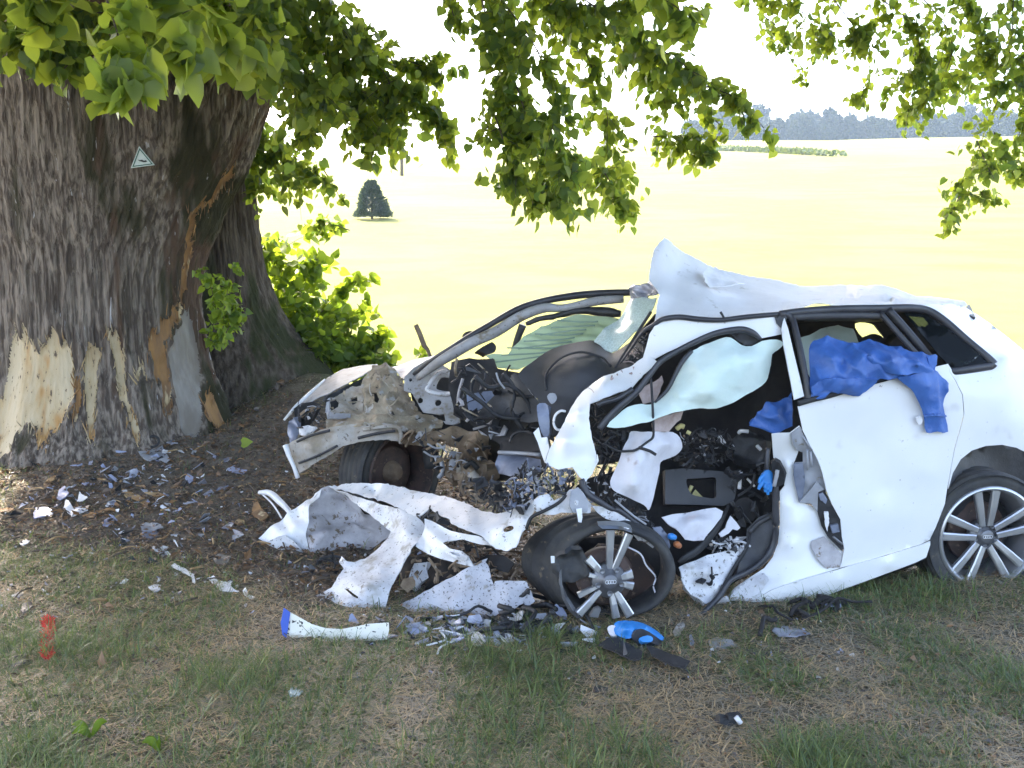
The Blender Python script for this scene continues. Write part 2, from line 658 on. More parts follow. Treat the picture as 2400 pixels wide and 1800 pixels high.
m_rust = M('brake_rust', (0.10, 0.062, 0.05), (0.05, 0.035, 0.032), 9, rough=0.75, specks=((0.2, 0.14, 0.1), 20, 0.6, 0.1))
m_bag = M('turquoise_airbag', (0.68, 0.80, 0.755), (0.62, 0.765, 0.715), 5, rough=0.75, bump=0.004, bscale=14)
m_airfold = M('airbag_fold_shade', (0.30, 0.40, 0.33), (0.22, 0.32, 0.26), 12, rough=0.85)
m_cloth = M('white_airbag_cloth', (0.70, 0.69, 0.73), (0.58, 0.56, 0.60), 5, rough=0.85, bump=0.005, bscale=16, specks=((0.34, 0.24, 0.21), 8, 0.61, 0.16))
m_cloth2 = M('stained_cloth', (0.48, 0.39, 0.37), (0.30, 0.22, 0.20), 9, rough=0.85, bump=0.006, bscale=22)
m_jacket = M('blue_jacket_fabric', (0.035, 0.115, 0.37), (0.05, 0.155, 0.47), 9, rough=0.5, bump=0.004, bscale=34, spec=0.6)
m_glove = M('blue_rubber', (0.02, 0.22, 0.62), (0.03, 0.28, 0.7), 9, rough=0.45)
m_foil = M('torn_foil', (0.42, 0.43, 0.50), (0.20, 0.21, 0.27), 14, rough=0.35, metal=0.3, bump=0.006, bscale=40)
m_bluegrey = M('blue_grey_metal', (0.22, 0.25, 0.33), (0.14, 0.16, 0.22), 8, rough=0.45, metal=0.2)
m_plastic_b = M('pale_blue_plastic', (0.36, 0.40, 0.55), (0.26, 0.29, 0.42), 9, rough=0.45)
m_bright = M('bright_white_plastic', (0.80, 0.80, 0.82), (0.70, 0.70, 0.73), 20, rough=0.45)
m_orange = M('orange_plug', (0.50, 0.16, 0.05), (0.36, 0.13, 0.06), 20, rough=0.5)
m_yellow = M('yellow_scrap', (0.62, 0.56, 0.26), (0.5, 0.44, 0.2), 20, rough=0.6)
m_red = M('red_marking_paint', (0.78, 0.05, 0.03), (0.62, 0.04, 0.03), 30, rough=0.7)
m_plate = M('number_plate_white', (0.80, 0.78, 0.68), (0.72, 0.69, 0.60), 8, rough=0.45, specks=((0.03, 0.03, 0.03), 34, 0.60, 0.03))
m_eu = M('plate_blue', (0.03, 0.10, 0.50), (0.02, 0.08, 0.4), 10, rough=0.45)
m_signw = M('sign_white', (0.62, 0.70, 0.68), (0.52, 0.60, 0.58), 20, rough=0.5)
m_signg = M('sign_green', (0.035, 0.13, 0.10), None, rough=0.5)
m_signb = M('sign_black', (0.012, 0.014, 0.014), None, rough=0.5)
m_woodp = M('pale_bare_wood', (0.55, 0.46, 0.32), (0.44, 0.32, 0.17), 5, rough=0.8, bump=0.006, bscale=16, stretch=(1, 1, 0.3), specks=[((0.42, 0.23, 0.08), 4.5, 0.52, 0.12), ((0.20, 0.14, 0.09), 9, 0.60, 0.1), ((0.10, 0.07, 0.05), 40, 0.62, 0.05)])
m_woodo = M('orange_bare_wood', (0.36, 0.195, 0.075), (0.19, 0.11, 0.06), 7, rough=0.8, bump=0.01, bscale=16, stretch=(1, 1, 0.22), specks=((0.58, 0.46, 0.28), 9, 0.58, 0.1))
m_woodg = M('grey_bare_wood', (0.28, 0.265, 0.245), (0.19, 0.165, 0.14), 7, rough=0.85, bump=0.004, bscale=20, stretch=(1, 1, 0.2))
m_chip = M('wood_chip', (0.42, 0.29, 0.15), (0.28, 0.16, 0.07), 20, rough=0.85)
m_twig = M('twig_bark', (0.075, 0.055, 0.04), (0.12, 0.09, 0.065), 20, rough=0.85)
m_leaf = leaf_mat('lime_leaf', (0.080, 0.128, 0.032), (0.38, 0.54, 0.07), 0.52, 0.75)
m_bag2 = leaf_mat('pale_green_airbag', (0.60, 0.72, 0.56), (0.62, 0.74, 0.52), 0.5, 0.1)
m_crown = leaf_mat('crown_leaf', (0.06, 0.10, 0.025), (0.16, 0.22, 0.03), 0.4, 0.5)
m_leaf_b = leaf_mat('sprout_leaf', (0.085, 0.15, 0.03), (0.34, 0.50, 0.04), 0.5, 0.5)
m_needle = leaf_mat('spruce_needle', (0.05, 0.085, 0.06), (0.05, 0.09, 0.05), 0.15, 0.6)
m_far = leaf_mat('far_leaf', (0.040, 0.055, 0.035), (0.03, 0.05, 0.02), 0.05, 0.4)
m_far.node_tree.nodes['Principled BSDF'].inputs['Roughness'].default_value = 0.9
m_far.node_tree.nodes['Principled BSDF'].inputs['Specular IOR Level'].default_value = 0.1
m_crop = leaf_mat('crop_leaf', (0.12, 0.165, 0.06), (0.14, 0.2, 0.06), 0.2, 0.4)
m_grass = leaf_mat('grass_blade', (0.12, 0.175, 0.07), (0.18, 0.27, 0.07), 0.3, 0.75)
m_straw = leaf_mat('dry_grass', (0.40, 0.335, 0.215), (0.32, 0.26, 0.14), 0.15, 0.8)
m_litter = leaf_mat('litter', (0.135, 0.092, 0.058), (0.08, 0.05, 0.025), 0.05, 1.0)


def glass_mat(name, tint, rough, mixfac, crack=False):
    m = bpy.data.materials.new(name)
    m.use_nodes = True
    nt = m.node_tree
    nt.nodes.clear()
    N, L = nt.nodes, nt.links
    out = N.new('ShaderNodeOutputMaterial')
    tr = N.new('ShaderNodeBsdfTransparent')
    tr.inputs[0].default_value = (*tint, 1)
    b = N.new('ShaderNodeBsdfPrincipled')
    b.inputs['Base Color'].default_value = (0.03, 0.035, 0.04, 1)
    b.inputs['Roughness'].default_value = rough
    mx = N.new('ShaderNodeMixShader')
    mx.inputs[0].default_value = mixfac
    if crack:
        tc = N.new('ShaderNodeTexCoord')
        v = N.new('ShaderNodeTexVoronoi')
        v.feature = 'DISTANCE_TO_EDGE'
        v.inputs['Scale'].default_value = 55
        L.new(tc.outputs['Object'], v.inputs['Vector'])
        n_ = N.new('ShaderNodeTexNoise')
        n_.inputs['Scale'].default_value = 8
        L.new(tc.outputs['Object'], n_.inputs['Vector'])
        r = N.new('ShaderNodeMapRange')
        r.inputs['From Min'].default_value = 0.0
        r.inputs['From Max'].default_value = 0.12
        r.inputs['To Min'].default_value = 0.95
        r.inputs['To Max'].default_value = mixfac
        L.new(v.outputs['Distance'], r.inputs[0])
        L.new(r.outputs[0], mx.inputs[0])
        x = N.new('ShaderNodeMix')
        x.data_type = 'RGBA'
        L.new(n_.outputs['Fac'], x.inputs[0])
        x.inputs[6].default_value = (0.36, 0.50, 0.53, 1)
        x.inputs[7].default_value = (0.78, 0.84, 0.85, 1)
        L.new(x.outputs[2], b.inputs['Base Color'])
    L.new(tr.outputs[0], mx.inputs[1])
    L.new(b.outputs[0], mx.inputs[2])
    L.new(mx.outputs[0], out.inputs[0])
    return m


m_glass = glass_mat('tinted_window_glass', (0.30, 0.34, 0.32), 0.04, 0.22)
m_crazed = glass_mat('crazed_windscreen_glass', (0.75, 0.9, 0.88), 0.25, 0.72, True)

# ================================================================== GROUND
def ramp_axis(lo, hi, a, b, fine, grow):
    mid = list(np.arange(a, b + fine / 2, fine))
    r, s = [], fine
    x = b
    while x < hi:
        s *= grow
        x = min(x + s, hi)
        r.append(x)
    l, s, x = [], fine, a
    while x > lo:
        s *= grow
        x = max(x - s, lo)
        l.append(x)
    return np.array(l[::-1] + mid + r)


gxs = ramp_axis(-430, 430, -4.2, 4.0, 0.035, 1.12)
gys = ramp_axis(-40, 500, 2.2, 9.0, 0.035, 1.08)
GX, GY = np.meshgrid(gxs, gys)
GZ = gz(GX, GY)
ny, nx = GX.shape
ii = np.arange(ny - 1)[:, None] * nx + np.arange(nx - 1)[None]
GQ = np.stack([ii, ii + 1, ii + nx + 1, ii + nx], -1).reshape(-1, 4)
GV = np.stack([GX, GY, GZ], -1).reshape(-1, 3)


def soil_mask(X, Y):
    """bare churned soil around the tree foot and below the wreck"""
    p = np.stack([X.ravel(), Y.ravel(), np.zeros(X.size)], -1)
    n_ = fbm(p * 2.2, 3, 41).reshape(X.shape)
    a_ = np.exp(-(((X + 1.75) / 1.9) ** 2 + ((Y - 6.4) / 1.35) ** 2))
    b_ = 0.9 * np.exp(-(((X + 0.2) / 1.0) ** 2 + ((Y - 5.1) / 0.55) ** 2))
    c_ = 0.8 * np.exp(-(((X - 1.4) / 0.9) ** 2 + ((Y - 5.3) / 0.5) ** 2))
    return sstep(0.30, 0.62, a_ + b_ + c_ + 0.25 * n_)


def field_mask(X, Y):
    p = np.stack([X.ravel(), Y.ravel(), np.zeros(X.size)], -1)
    n_ = fbm(p * 0.7, 2, 43).reshape(X.shape)
    return sstep(8.3, 10.0, Y + 0.8 * n_)


me = mesh_of('ground', GV, GQ, True)
for nm, arr in (('soil', soil_mask(GX, GY)), ('field', field_mask(GX, GY))):
    at = me.attributes.new(nm, 'FLOAT', 'POINT')
    at.data.foreach_set('value', arr.ravel().astype(np.float32))


def ground_material():
    m = bpy.data.materials.new('verge_and_meadow')
    m.use_nodes = True
    nt = m.node_tree
    nt.nodes.clear()
    N, L = nt.nodes, nt.links
    out = N.new('ShaderNodeOutputMaterial')
    b = N.new('ShaderNodeBsdfPrincipled')
    b.inputs['Roughness'].default_value = 0.95
    b.inputs['Specular IOR Level'].default_value = 0.15
    L.new(b.outputs[0], out.inputs[0])
    tc = N.new('ShaderNodeTexCoord')

    def nz(sc, det=5.0, rg=0.65):
        n_ = N.new('ShaderNodeTexNoise')
        n_.inputs['Scale'].default_value = sc
        n_.inputs['Detail'].default_value = det
        n_.inputs['Roughness'].default_value = rg
        L.new(tc.outputs['Object'], n_.inputs['Vector'])
        return n_.outputs['Fac']

    def rg(fac, lo, hi):
        r = N.new('ShaderNodeMapRange')
        r.interpolation_type = 'SMOOTHSTEP'
        r.inputs['From Min'].default_value = lo
        r.inputs['From Max'].default_value = hi
        L.new(fac, r.inputs[0])
        return r.outputs[0]

    def mix(fac, A, B):
        x = N.new('ShaderNodeMix')
        x.data_type = 'RGBA'
        L.new(fac, x.inputs[0])
        for k, v in ((6, A), (7, B)):
            if isinstance(v, bpy.types.NodeSocket): L.new(v, x.inputs[k])
            else: x.inputs[k].default_value = (*v, 1)
        return x.outputs[2]

    def att(n_):
        a_ = N.new('ShaderNodeAttribute')
        a_.attribute_name = n_
        return a_.outputs['Fac']
    thatch = mix(rg(nz(9), .38, .62), (0.128, 0.112, 0.076), (0.225, 0.20, 0.14))
    thatch = mix(rg(nz(55), .45, .7), thatch, (0.075, 0.06, 0.045))
    thatch = mix(rg(nz(2.2), .5, .68), thatch, (0.145, 0.165, 0.085))
    soil = mix(rg(nz(14), .35, .65), (0.115, 0.095, 0.076), (0.20, 0.168, 0.135))
    soil = mix(rg(nz(70), .58, .72), soil, (0.17, 0.12, 0.075))
    fld = mix(rg(nz(1.4), .36, .66), (0.225, 0.232, 0.072), (0.185, 0.21, 0.06))
    fld = mix(rg(nz(0.12), .40, .62), fld, (0.25, 0.24, 0.085))
    mp = N.new('ShaderNodeMapping')
    mp.inputs['Scale'].default_value = (0.22, 0.6, 1)
    mp.inputs['Rotation'].default_value = (0, 0, 0.12)
    L.new(tc.outputs['Object'], mp.inputs[0])
    st = N.new('ShaderNodeTexNoise')
    st.inputs['Scale'].default_value = 1.0
    st.inputs['Detail'].default_value = 8.0
    L.new(mp.outputs[0], st.inputs['Vector'])
    fld = mix(rg(st.outputs['Fac'], .46, .66), fld, (0.20, 0.22, 0.065))
    c = mix(att('soil'), thatch, soil)
    c = mix(att('field'), c, fld)
    L.new(c, b.inputs['Base Color'])
    bp = N.new('ShaderNodeBump')
    bp.inputs['Distance'].default_value = 0.02
    L.new(nz(48), bp.inputs['Height'])
    L.new(bp.outputs[0], b.inputs['Normal'])
    return m


me.materials.append(ground_material())
ground = bpy.data.objects.new('ground', me)
COL.objects.link(ground)
tag(ground, 'brown grassy verge rising into a pale mown meadow', kind='structure')


# ================================================================== LEAVES
LV = np.array([(0, 0, 0), (-.30, -.10, .03), (-.50, .20, .05), (-.42, .55, .02), (0, 1.10, -.20), (.42, .55, .02), (.50, .20, .05), (.30, -.10, .03),
               (0, .30, -.09), (0, .68, -.07)], float)
LT = np.array([(0, 8, 1), (1, 8, 2), (2, 8, 9), (2, 9, 3), (3, 9, 4), (0, 7, 8), (7, 6, 8), (6, 9, 8), (6, 5, 9), (5, 4, 9)])
LV4 = np.array([(0, 0, 0), (-.48, .35, .05), (0, 1.0, -.05), (.48, .35, .05), (0, .45, -.05)], float)
LT4 = np.array([(0, 4, 1), (1, 4, 2), (0, 3, 4), (3, 2, 4)])


def unit(v):
    return v / (np.linalg.norm(v, axis=-1, keepdims=True) + 1e-9)


def frames(tip, r):
    tip = unit(tip)
    n_ = r.normal(size=tip.shape)
    n_[:, 2] += 0.6
    n_ = unit(n_ - (n_ * tip).sum(1, keepdims=True) * tip)
    x = np.cross(tip, n_)
    return np.stack([x, tip, n_], 1)      # rows are axes


def leaf_mesh(pos, size, R, LVv=LV, LTt=LT):
    V = np.einsum('lk,nkj->nlj', LVv, R) * size[:, None, None] + pos[:, None, :]
    m = len(LVv)
    T = LTt[None] + (np.arange(len(pos)) * m)[:, None, None]
    return V.reshape(-1, 3), T.reshape(-1, 3), m


leaves_pos, leaves_size, leaves_R = [], [], []
twigs = MB()


def branchlet(path, n_side, rad, size, r, leaf_list, tw, droop=0.7, per=7, tr=0.004):
    """a twig with side shoots, each carrying alternate leaves"""
    path = catmull(path, 6)
    seg = len(path)
    V, T, Q = tube_geo(path, np.linspace(tr, tr * 0.35, seg), n=5, smooth=0)
    tw.add(V, T, Q)
    for k in range(n_side):
        t = r.uniform(0.02, 1.0)
        b = path[min(seg - 1, int(t * seg))]
        d = unit(r.normal(size=3) + np.array([0, 0, -droop * 0.8]))
        L_ = rad * r.uniform(0.45, 1.25)
        tt = np.linspace(0, 1, 5)[:, None]
        sub = b + d * L_ * tt + np.array([0, 0, -1]) * (tt ** 2) * L_ * droop * 0.4
        if k % 3 == 0:
            V, T, Q = tube_geo(sub, np.linspace(tr * 0.5, tr * 0.2, 5), n=4, smooth=0)
            tw.add(V, T, Q)
        q = max(2, int(per * r.uniform(0.6, 1.3)))
        u = np.linspace(0.15, 1.0, q)
        pb = b + d * L_ * u[:, None] + np.array([0, 0, -1]) * (u[:, None] ** 2) * L_ * droop * 0.4
        pb = pb + r.normal(0, size * 0.28, (q, 3))
        tipd = d * 0.5 + np.array([0, 0, -droop]) + r.normal(0, 0.55, (q, 3))
        leaf_list[0].append(pb)
        leaf_list[1].append(size * r.uniform(0.55, 1.2, q))
        leaf_list[2].append(frames(tipd, r))


LL = (leaves_pos, leaves_size, leaves_R)
# (points in photo pixels, distance, radius in px, shoots, leaf length)
SPR = [
    # over the trunk, close to the camera
    ([(-60, -10), (200, 30), (420, 10), (650, 20)], 6.0, 70, 60, .13), ([(-60, 60), (60, 90), (180, 110)], 5.8, 65, 34, .13),
    ([(380, -20), (480, 60), (620, 110)], 5.6, 65, 40, .13), ([(240, -30), (270, 60), (290, 130), (300, 190)], 3.7, 55, 16, .125),
    ([(330, -30), (400, 40), (430, 110)], 4.1, 60, 15, .125), ([(470, -20), (520, 70), (560, 110)], 4.6, 60, 15, .12),
    ([(80, -20), (110, 40), (60, 100)], 4.6, 60, 12, .12), ([(150, 100), (165, 140), (150, 160)], 5.6, 35, 4, .10),
    ([(580, -20), (620, 60), (630, 140)], 5.0, 60, 16, .12),
    # left mass
    ([(600, -20), (680, 150), (720, 300)], 6.2, 75, 44, .095), ([(660, -20), (800, 150), (860, 320)], 6.4, 75, 54, .095),
    ([(760, -20), (900, 170), (940, 290)], 6.6, 70, 46, .095), ([(640, 100), (760, 230)], 6.0, 80, 36, .095),
    ([(830, 70), (950, 140), (1050, 170)], 6.6, 55, 26, .095), ([(880, 190), (1000, 220), (1040, 320)], 6.6, 45, 22, .095),
    ([(700, 60), (860, 240), (920, 320)], 6.9, 60, 34, .09), ([(740, 0), (790, 60), (850, 90)], 6.2, 60, 22, .095),
    ([(590, 290), (640, 370), (700, 430)], 7.6, 60, 26, .095), ([(590, 320), (600, 400), (610, 460)], 7.9, 45, 16, .095),
    ([(640, 330), (720, 390), (770, 430)], 7.7, 40, 16, .095), ([(760, 400), (790, 450), (800, 480)], 7.7, 18, 3, .09),
    ([(820, 540), (760, 520), (730, 530)], 8.0, 16, 4, .09), ([(870, 330), (870, 380), (860, 400)], 6.8, 16, 3, .09),
    # middle tongue
    ([(1125, -20), (1150, 80), (1190, 190), (1190, 290)], 5.6, 50, 24, .09), ([(1080, -20), (1060, 20), (1070, 50)], 5.6, 36, 5, .085),
    ([(1160, -20), (1260, 120), (1300, 280), (1340, 420)], 5.9, 66, 46, .09), ([(1300, -20), (1380, 140), (1430, 300), (1450, 450)], 6.2, 66, 52, .09),
    ([(1150, 240), (1180, 330), (1210, 410)], 5.9, 55, 22, .085), ([(1240, 280), (1260, 370), (1290, 430)], 6.0, 55, 20, .085),
    ([(1190, 140), (1230, 260), (1250, 330)], 5.7, 50, 20, .085), ([(1340, -20), (1480, 70), (1600, 150), (1640, 190)], 6.0, 62, 36, .09),
    ([(1440, 60), (1530, 150), (1560, 250)], 6.3, 58, 26, .09), ([(1200, -30), (1350, 10), (1480, 10)], 5.8, 60, 30, .09),
    ([(1580, 180), (1680, 210), (1740, 240), (1790, 300)], 6.6, 42, 24, .085), ([(1530, 320), (1620, 320), (1650, 350)], 6.6, 48, 20, .085),
    ([(1640, 260), (1690, 300), (1650, 360)], 6.6, 34, 9, .085), ([(1400, 380), (1440, 440), (1470, 480)], 6.1, 40, 14, .085),
    ([(1520, -20), (1590, 20), (1610, 60)], 5.2, 40, 7, .12), ([(1180, 400), (1240, 440), (1330, 470)], 6.0, 42, 16, .085),
    ([(1630, 20), (1650, 40)], 7.5, 18, 3, .07),
    # right mass
    ([(1780, 30), (1830, 70), (1860, 120)], 8.2, 40, 14, .075), ([(1780, -20), (1900, 40), (1960, 90)], 7.6, 60, 26, .085),
    ([(1840, 120), (1870, 160), (1880, 180)], 8.5, 20, 4, .06), ([(1940, -20), (2000, 60), (2030, 110)], 7.4, 48, 18, .085),
    ([(2040, -20), (2140, 60), (2150, 150), (2080, 210)], 7.6, 55, 34, .085), ([(2150, -20), (2230, 90), (2200, 200), (2130, 250)], 7.8, 52, 32, .085),
    ([(2030, 210), (2010, 240)], 7.6, 28, 5, .08), ([(2250, -20), (2300, 60), (2330, 150)], 7.4, 62, 34, .085),
    ([(2375, -20), (2370, 100), (2340, 230), (2280, 380), (2250, 470)], 7.0, 48, 34, .08), ([(2420, 60), (2410, 200), (2400, 330)], 7.0, 55, 34, .085),
    ([(2330, 310), (2360, 370), (2400, 400)], 7.1, 42, 16, .08), ([(2290, 330), (2310, 380), (2330, 420)], 7.2, 34, 8, .08),
    ([(2250, 460), (2235, 490), (2230, 520)], 7.0, 28, 9, .075), ([(2300, 450), (2330, 470)], 7.0, 22, 5, .075), ([(2200, 160), (2280, 200)], 7.9, 50, 14, .085),
    ([(2110, 260), (2130, 280)], 7.8, 22, 4, .08),
]
for si, (pp, Y, rp, ns, sz) in enumerate(SPR):
    r = np.random.default_rng(100 + si)
    Ys = Y + np.cumsum(r.normal(0, 0.12, len(pp)))
    pth = np.array([P(a_[0], a_[1], y_) for a_, y_ in zip(pp, Ys)])
    branchlet(pth, int(ns * (1.0 if Y < 5 else 1.75)), rp * Y / F * 1.05, sz * (0.88 if Y < 5 else 0.68), r, LL, twigs, 0.7, 7, 0.005)
LP = np.concatenate(leaves_pos)
LS = np.concatenate(leaves_size)
LR = np.concatenate(leaves_R)
lr = np.random.default_rng(5)
# the 300 leaves that show largest become parts of their own
fx, fy = proj(LP)
vis = (fx > 0) & (fx < 2400) & (fy > 0) & (fy < 1800)
app = np.where(vis, LS / LP[:, 1], 0)
order = np.argsort(-app)
big = order[:295]
rest = order[295:]

tree = thing('lime_tree', (TREE[0], TREE[1], float(gz(*TREE))), 'huge old lime tree with scraped bark, standing left of the wrecked car', 'tree')
leaf_meshes = []
for k in range(8):
    tint = lr.uniform(0, 1)
    w = LV.copy()
    w[:, 2] += 0.12 * np.sin(w[:, 0] * 4 + k) * 0.5 + lr.normal(0, 0.012, len(w))
    me = mesh_of('leaf', w, LT, True, np.full(len(w), tint))
    me.materials.append(m_leaf)
    leaf_meshes.append(me)
troot = WL[tree.name]
for k in big:
    o = bpy.data.objects.new('leaf', leaf_meshes[int(lr.integers(8))])
    R = LR[k]
    M4 = Matrix(((R[0, 0], R[1, 0], R[2, 0], 0), (R[0, 1], R[1, 1], R[2, 1], 0), (R[0, 2], R[1, 2], R[2, 2], 0), (0, 0, 0, 1)))
    s_ = float(LS[k])
    o.matrix_basis = Matrix.Translation([float(v) for v in LP[k] - troot]) @ M4 @ Matrix.Diagonal((s_, s_, s_, 1))
    o.parent = tree
    COL.objects.link(o)
V, T, m_ = leaf_mesh(LP[rest], LS[rest], LR[rest])
obj('hanging_foliage', V, T, m_leaf, tree, True, tint=np.repeat(lr.uniform(0, 1, len(rest)), m_), kind='stuff')
twigs.build('twigs', m_twig, tree, kind='stuff')

# the crown overhead (it shades the whole place)
N_C = 82000
r = np.random.default_rng(77)
d = unit(r.normal(size=(N_C * 2, 3)))
rad = r.uniform(0.25, 1.0, len(d)) ** 0.5
cp = d * rad[:, None] * np.array([8.8, 7.0, 5.8]) + np.array([-1.7, 6.0, 8.3])
cl = fbm(cp * 0.55, 2, 3)
keep = (cp[:, 2] > 2.75 + 0.30 * np.clip(cp[:, 1], 0, 40)) & (cl > -0.75)
cp = cp[keep][:N_C]
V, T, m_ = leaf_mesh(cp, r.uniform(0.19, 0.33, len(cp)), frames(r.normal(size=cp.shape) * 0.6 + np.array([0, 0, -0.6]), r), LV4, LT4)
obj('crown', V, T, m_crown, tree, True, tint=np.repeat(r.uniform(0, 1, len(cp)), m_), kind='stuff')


# ================================================================== TRUNK
def bark_material():
    m = M('lime_bark', (0.080, 0.060, 0.048), (0.30, 0.25, 0.208), 36, rough=0.95, bump=0.035, bscale=30, stretch=(1, 1, 0.05), detail=9,
          specks=[((0.040, 0.037, 0.018), 2.2, 0.52, 0.10), ((0.10, 0.062, 0.042), 3.1, 0.57, 0.1), ((0.46, 0.45, 0.47), 24, 0.67, 0.05)], lo=.38, hi=.66)
    return m


m_bark = bark_material()
m_bark_d = M('dark_mossy_bark', (0.055, 0.04, 0.03), (0.14, 0.115, 0.092), 26, rough=0.95, bump=0.03, bscale=30, stretch=(1, 1, 0.12), detail=8, specks=((0.04, 0.045, 0.018), 2.5, 0.5, 0.12))
WOUNDS = [
    ('pale', Z('t', [(90, 770), (150, 750), (200, 830), (240, 900), (270, 880), (330, 780), (400, 810), (460, 880), (480, 1000), (480, 1180), (440, 1300), (330, 1440), (300, 1520), (250, 1520), (230, 1400), (190, 1360), (140, 1380), (110, 1450), (60, 1590), (-40, 1590), (-20, 1250), (40, 1100), (70, 900)])),
    ('pale', Z('t', [(570, 880), (620, 840), (665, 870), (630, 1000), (635, 1150), (615, 1300), (615, 1490), (572, 1500), (556, 1300), (545, 1100), (552, 955)])),
    ('pale', Z('t', [(690, 735), (770, 790), (805, 900), (815, 1050), (840, 1200), (880, 1330), (910, 1440), (880, 1455), (815, 1300), (775, 1130), (745, 930), (695, 800)])),
    ('orange', Z('t', [(1140, 575), (1195, 585), (1150, 700), (1080, 830), (1070, 900), (1110, 1150), (1115, 1280), (1065, 1305), (1045, 1150), (995, 1050), (1000, 950), (955, 900), (985, 760), (1050, 700)])),
    ('grey', Z('t', [(1200, 600), (1245, 720), (1295, 900), (1305, 1100), (1315, 1380), (1260, 1450), (1180, 1430), (1150, 1250), (1120, 1100), (1095, 900), (1150, 740)])),
    ('orange', Z('t', [(1225, -20), (1285, -20), (1262, 120), (1240, 250), (1212, 400), (1185, 555), (1140, 560), (1160, 450), (1200, 300), (1205, 150)])),
    ('orange', Z('T', [(1750, 1195), (1725, 1340), (1610, 1480), (1470, 1590), (1375, 1590), (1540, 1470), (1650, 1290)])),
    ('pale', Z('t', [(890, 1000), (930, 980), (955, 1070), (935, 1060), (915, 1010), (890, 1110)])),
    ('orange', Z('t', [(1330, 1150), (1380, 1180), (1440, 1330), (1500, 1460), (1460, 1470), (1390, 1380), (1330, 1280)])),
    ('orange', Z('t', [(480, 1060), (520, 1050), (530, 1180), (500, 1340), (470, 1320), (490, 1180)])),
]


def trunk_mesh(edges, Yc, depth_k, nth, nz_, zlo, zhi, ridge, seed, wounds=None, lobes=None):
    """edges: (py, left px, right px) seen at distance Yc"""
    ed = np.array(sorted(edges, key=lambda q: -q[0]), float)
    zz = P(np.full(len(ed), 1200.0), ed[:, 0], Yc)[:, 2]
    xl = P(ed[:, 1], ed[:, 0], Yc)[:, 0]
    xr = P(ed[:, 2], ed[:, 0], Yc)[:, 0]
    h = np.linspace(zlo, zhi, nz_)
    c = np.interp(h, zz, (xl + xr) / 2)
    a_ = np.interp(h, zz, (xr - xl) / 2)
    k_ = np.ones(9) / 9
    pad = lambda v: np.convolve(np.pad(v, 4, mode='edge'), k_, 'valid')
    c, a_ = pad(c), pad(a_)
    th = np.linspace(0, 2 * np.pi, nth, endpoint=False)
    TH, H = np.meshgrid(th, h)
    A = a_[:, None] * np.ones_like(TH)
    low = np.clip((1.3 - H) / 1.4, 0, 1) ** 1.6
    lob = np.zeros_like(TH)
    for (w_, ph, am, lw) in (lobes or []):
        lob += (am * (lw * low + (1 - lw))) * np.cos(w_ * TH + ph)
    cosT, sinT = np.cos(TH), np.sin(TH)
    q = np.stack([cosT * 0.9, sinT * 0.9, H * 0.16], -1).reshape(-1, 3)
    rid = ridged(q * 12.0 + fbm(np.stack([cosT, sinT, H], -1).reshape(-1, 3) * 1.5, 2, seed + 9)[:, None] * 0.5, 3, seed).reshape(TH.shape)
    fine = ridged(q * np.array([30, 30, 30.0]), 2, seed + 4).reshape(TH.shape)
    big_ = fbm(np.stack([cosT * 1.6, sinT * 1.6, H * 0.6], -1).reshape(-1, 3), 3, seed + 2).reshape(TH.shape)
    rad_s = 1 + lob + 0.05 * big_

    def place(rr):
        X = c[:, None] + A * rr * cosT
        Y = Yc + A * depth_k * rr * sinT
        return np.stack([X, Y, H], -1)
    bark = ridge * (0.7 * rid + 0.35 * fine) / A
    V0 = place(rad_s)
    wid = np.full(TH.shape, -1)
    if wounds:
        px, py = proj(V0.reshape(-1, 3))
        sp_ = np.stack([TH.ravel() * 26, H.ravel() * 1.2, 0 * H.ravel()], -1)
        jx = 4.0 * fbm(V0.reshape(-1, 3) * 9, 2, 77)
        py = py + 34.0 * fbm(sp_, 3, 78) + 10 * fbm(sp_ * 2.7, 2, 79)
        front = (sinT < 0.25).ravel()
        for k, (kind, poly) in enumerate(wounds):
            hit = inpoly(px + jx, py, poly) & front
            wid.reshape(-1)[hit] = k
    sm = (wid >= 0).astype(float)
    for _ in range(3):
        sm = (np.roll(sm, 1, 1) + sm + np.roll(sm, -1, 1)) / 3
        sm[1:-1] = (sm[:-2] + sm[1:-1] + sm[2:]) / 3
    rr = rad_s + sm * (-0.026 / A + 0.2 * bark) + (1 - sm) * bark
    V = place(rr).reshape(-1, 3)
    i = np.arange(nz_ - 1)[:, None] * nth
    j = np.arange(nth)[None]
    j2 = (j + 1) % nth
    Q = np.stack([i + j, i + j2, i + nth + j2, i + nth + j], -1).reshape(-1, 4)
    w = wid.reshape(-1)
    fw = w[Q].max(1)
    full = (w[Q] >= 0).sum(1) >= 3
    fw = np.where(full, fw, -1)
    return V, Q, fw


def sub(V, Q):
    u, inv = np.unique(Q, return_inverse=True)
    return V[u], inv.reshape(Q.shape)


def front_of(V, px, py, rad=9):
    """nearest surface point of a mesh at a photo pixel"""
    x, y = proj(V)
    d_ = np.hypot(x - px, y - py) + np.where(V[:, 1] > V[:, 1].mean() + 0.2, 500, 0)
    k = np.argsort(d_)[:rad]
    return V[k].mean(0)



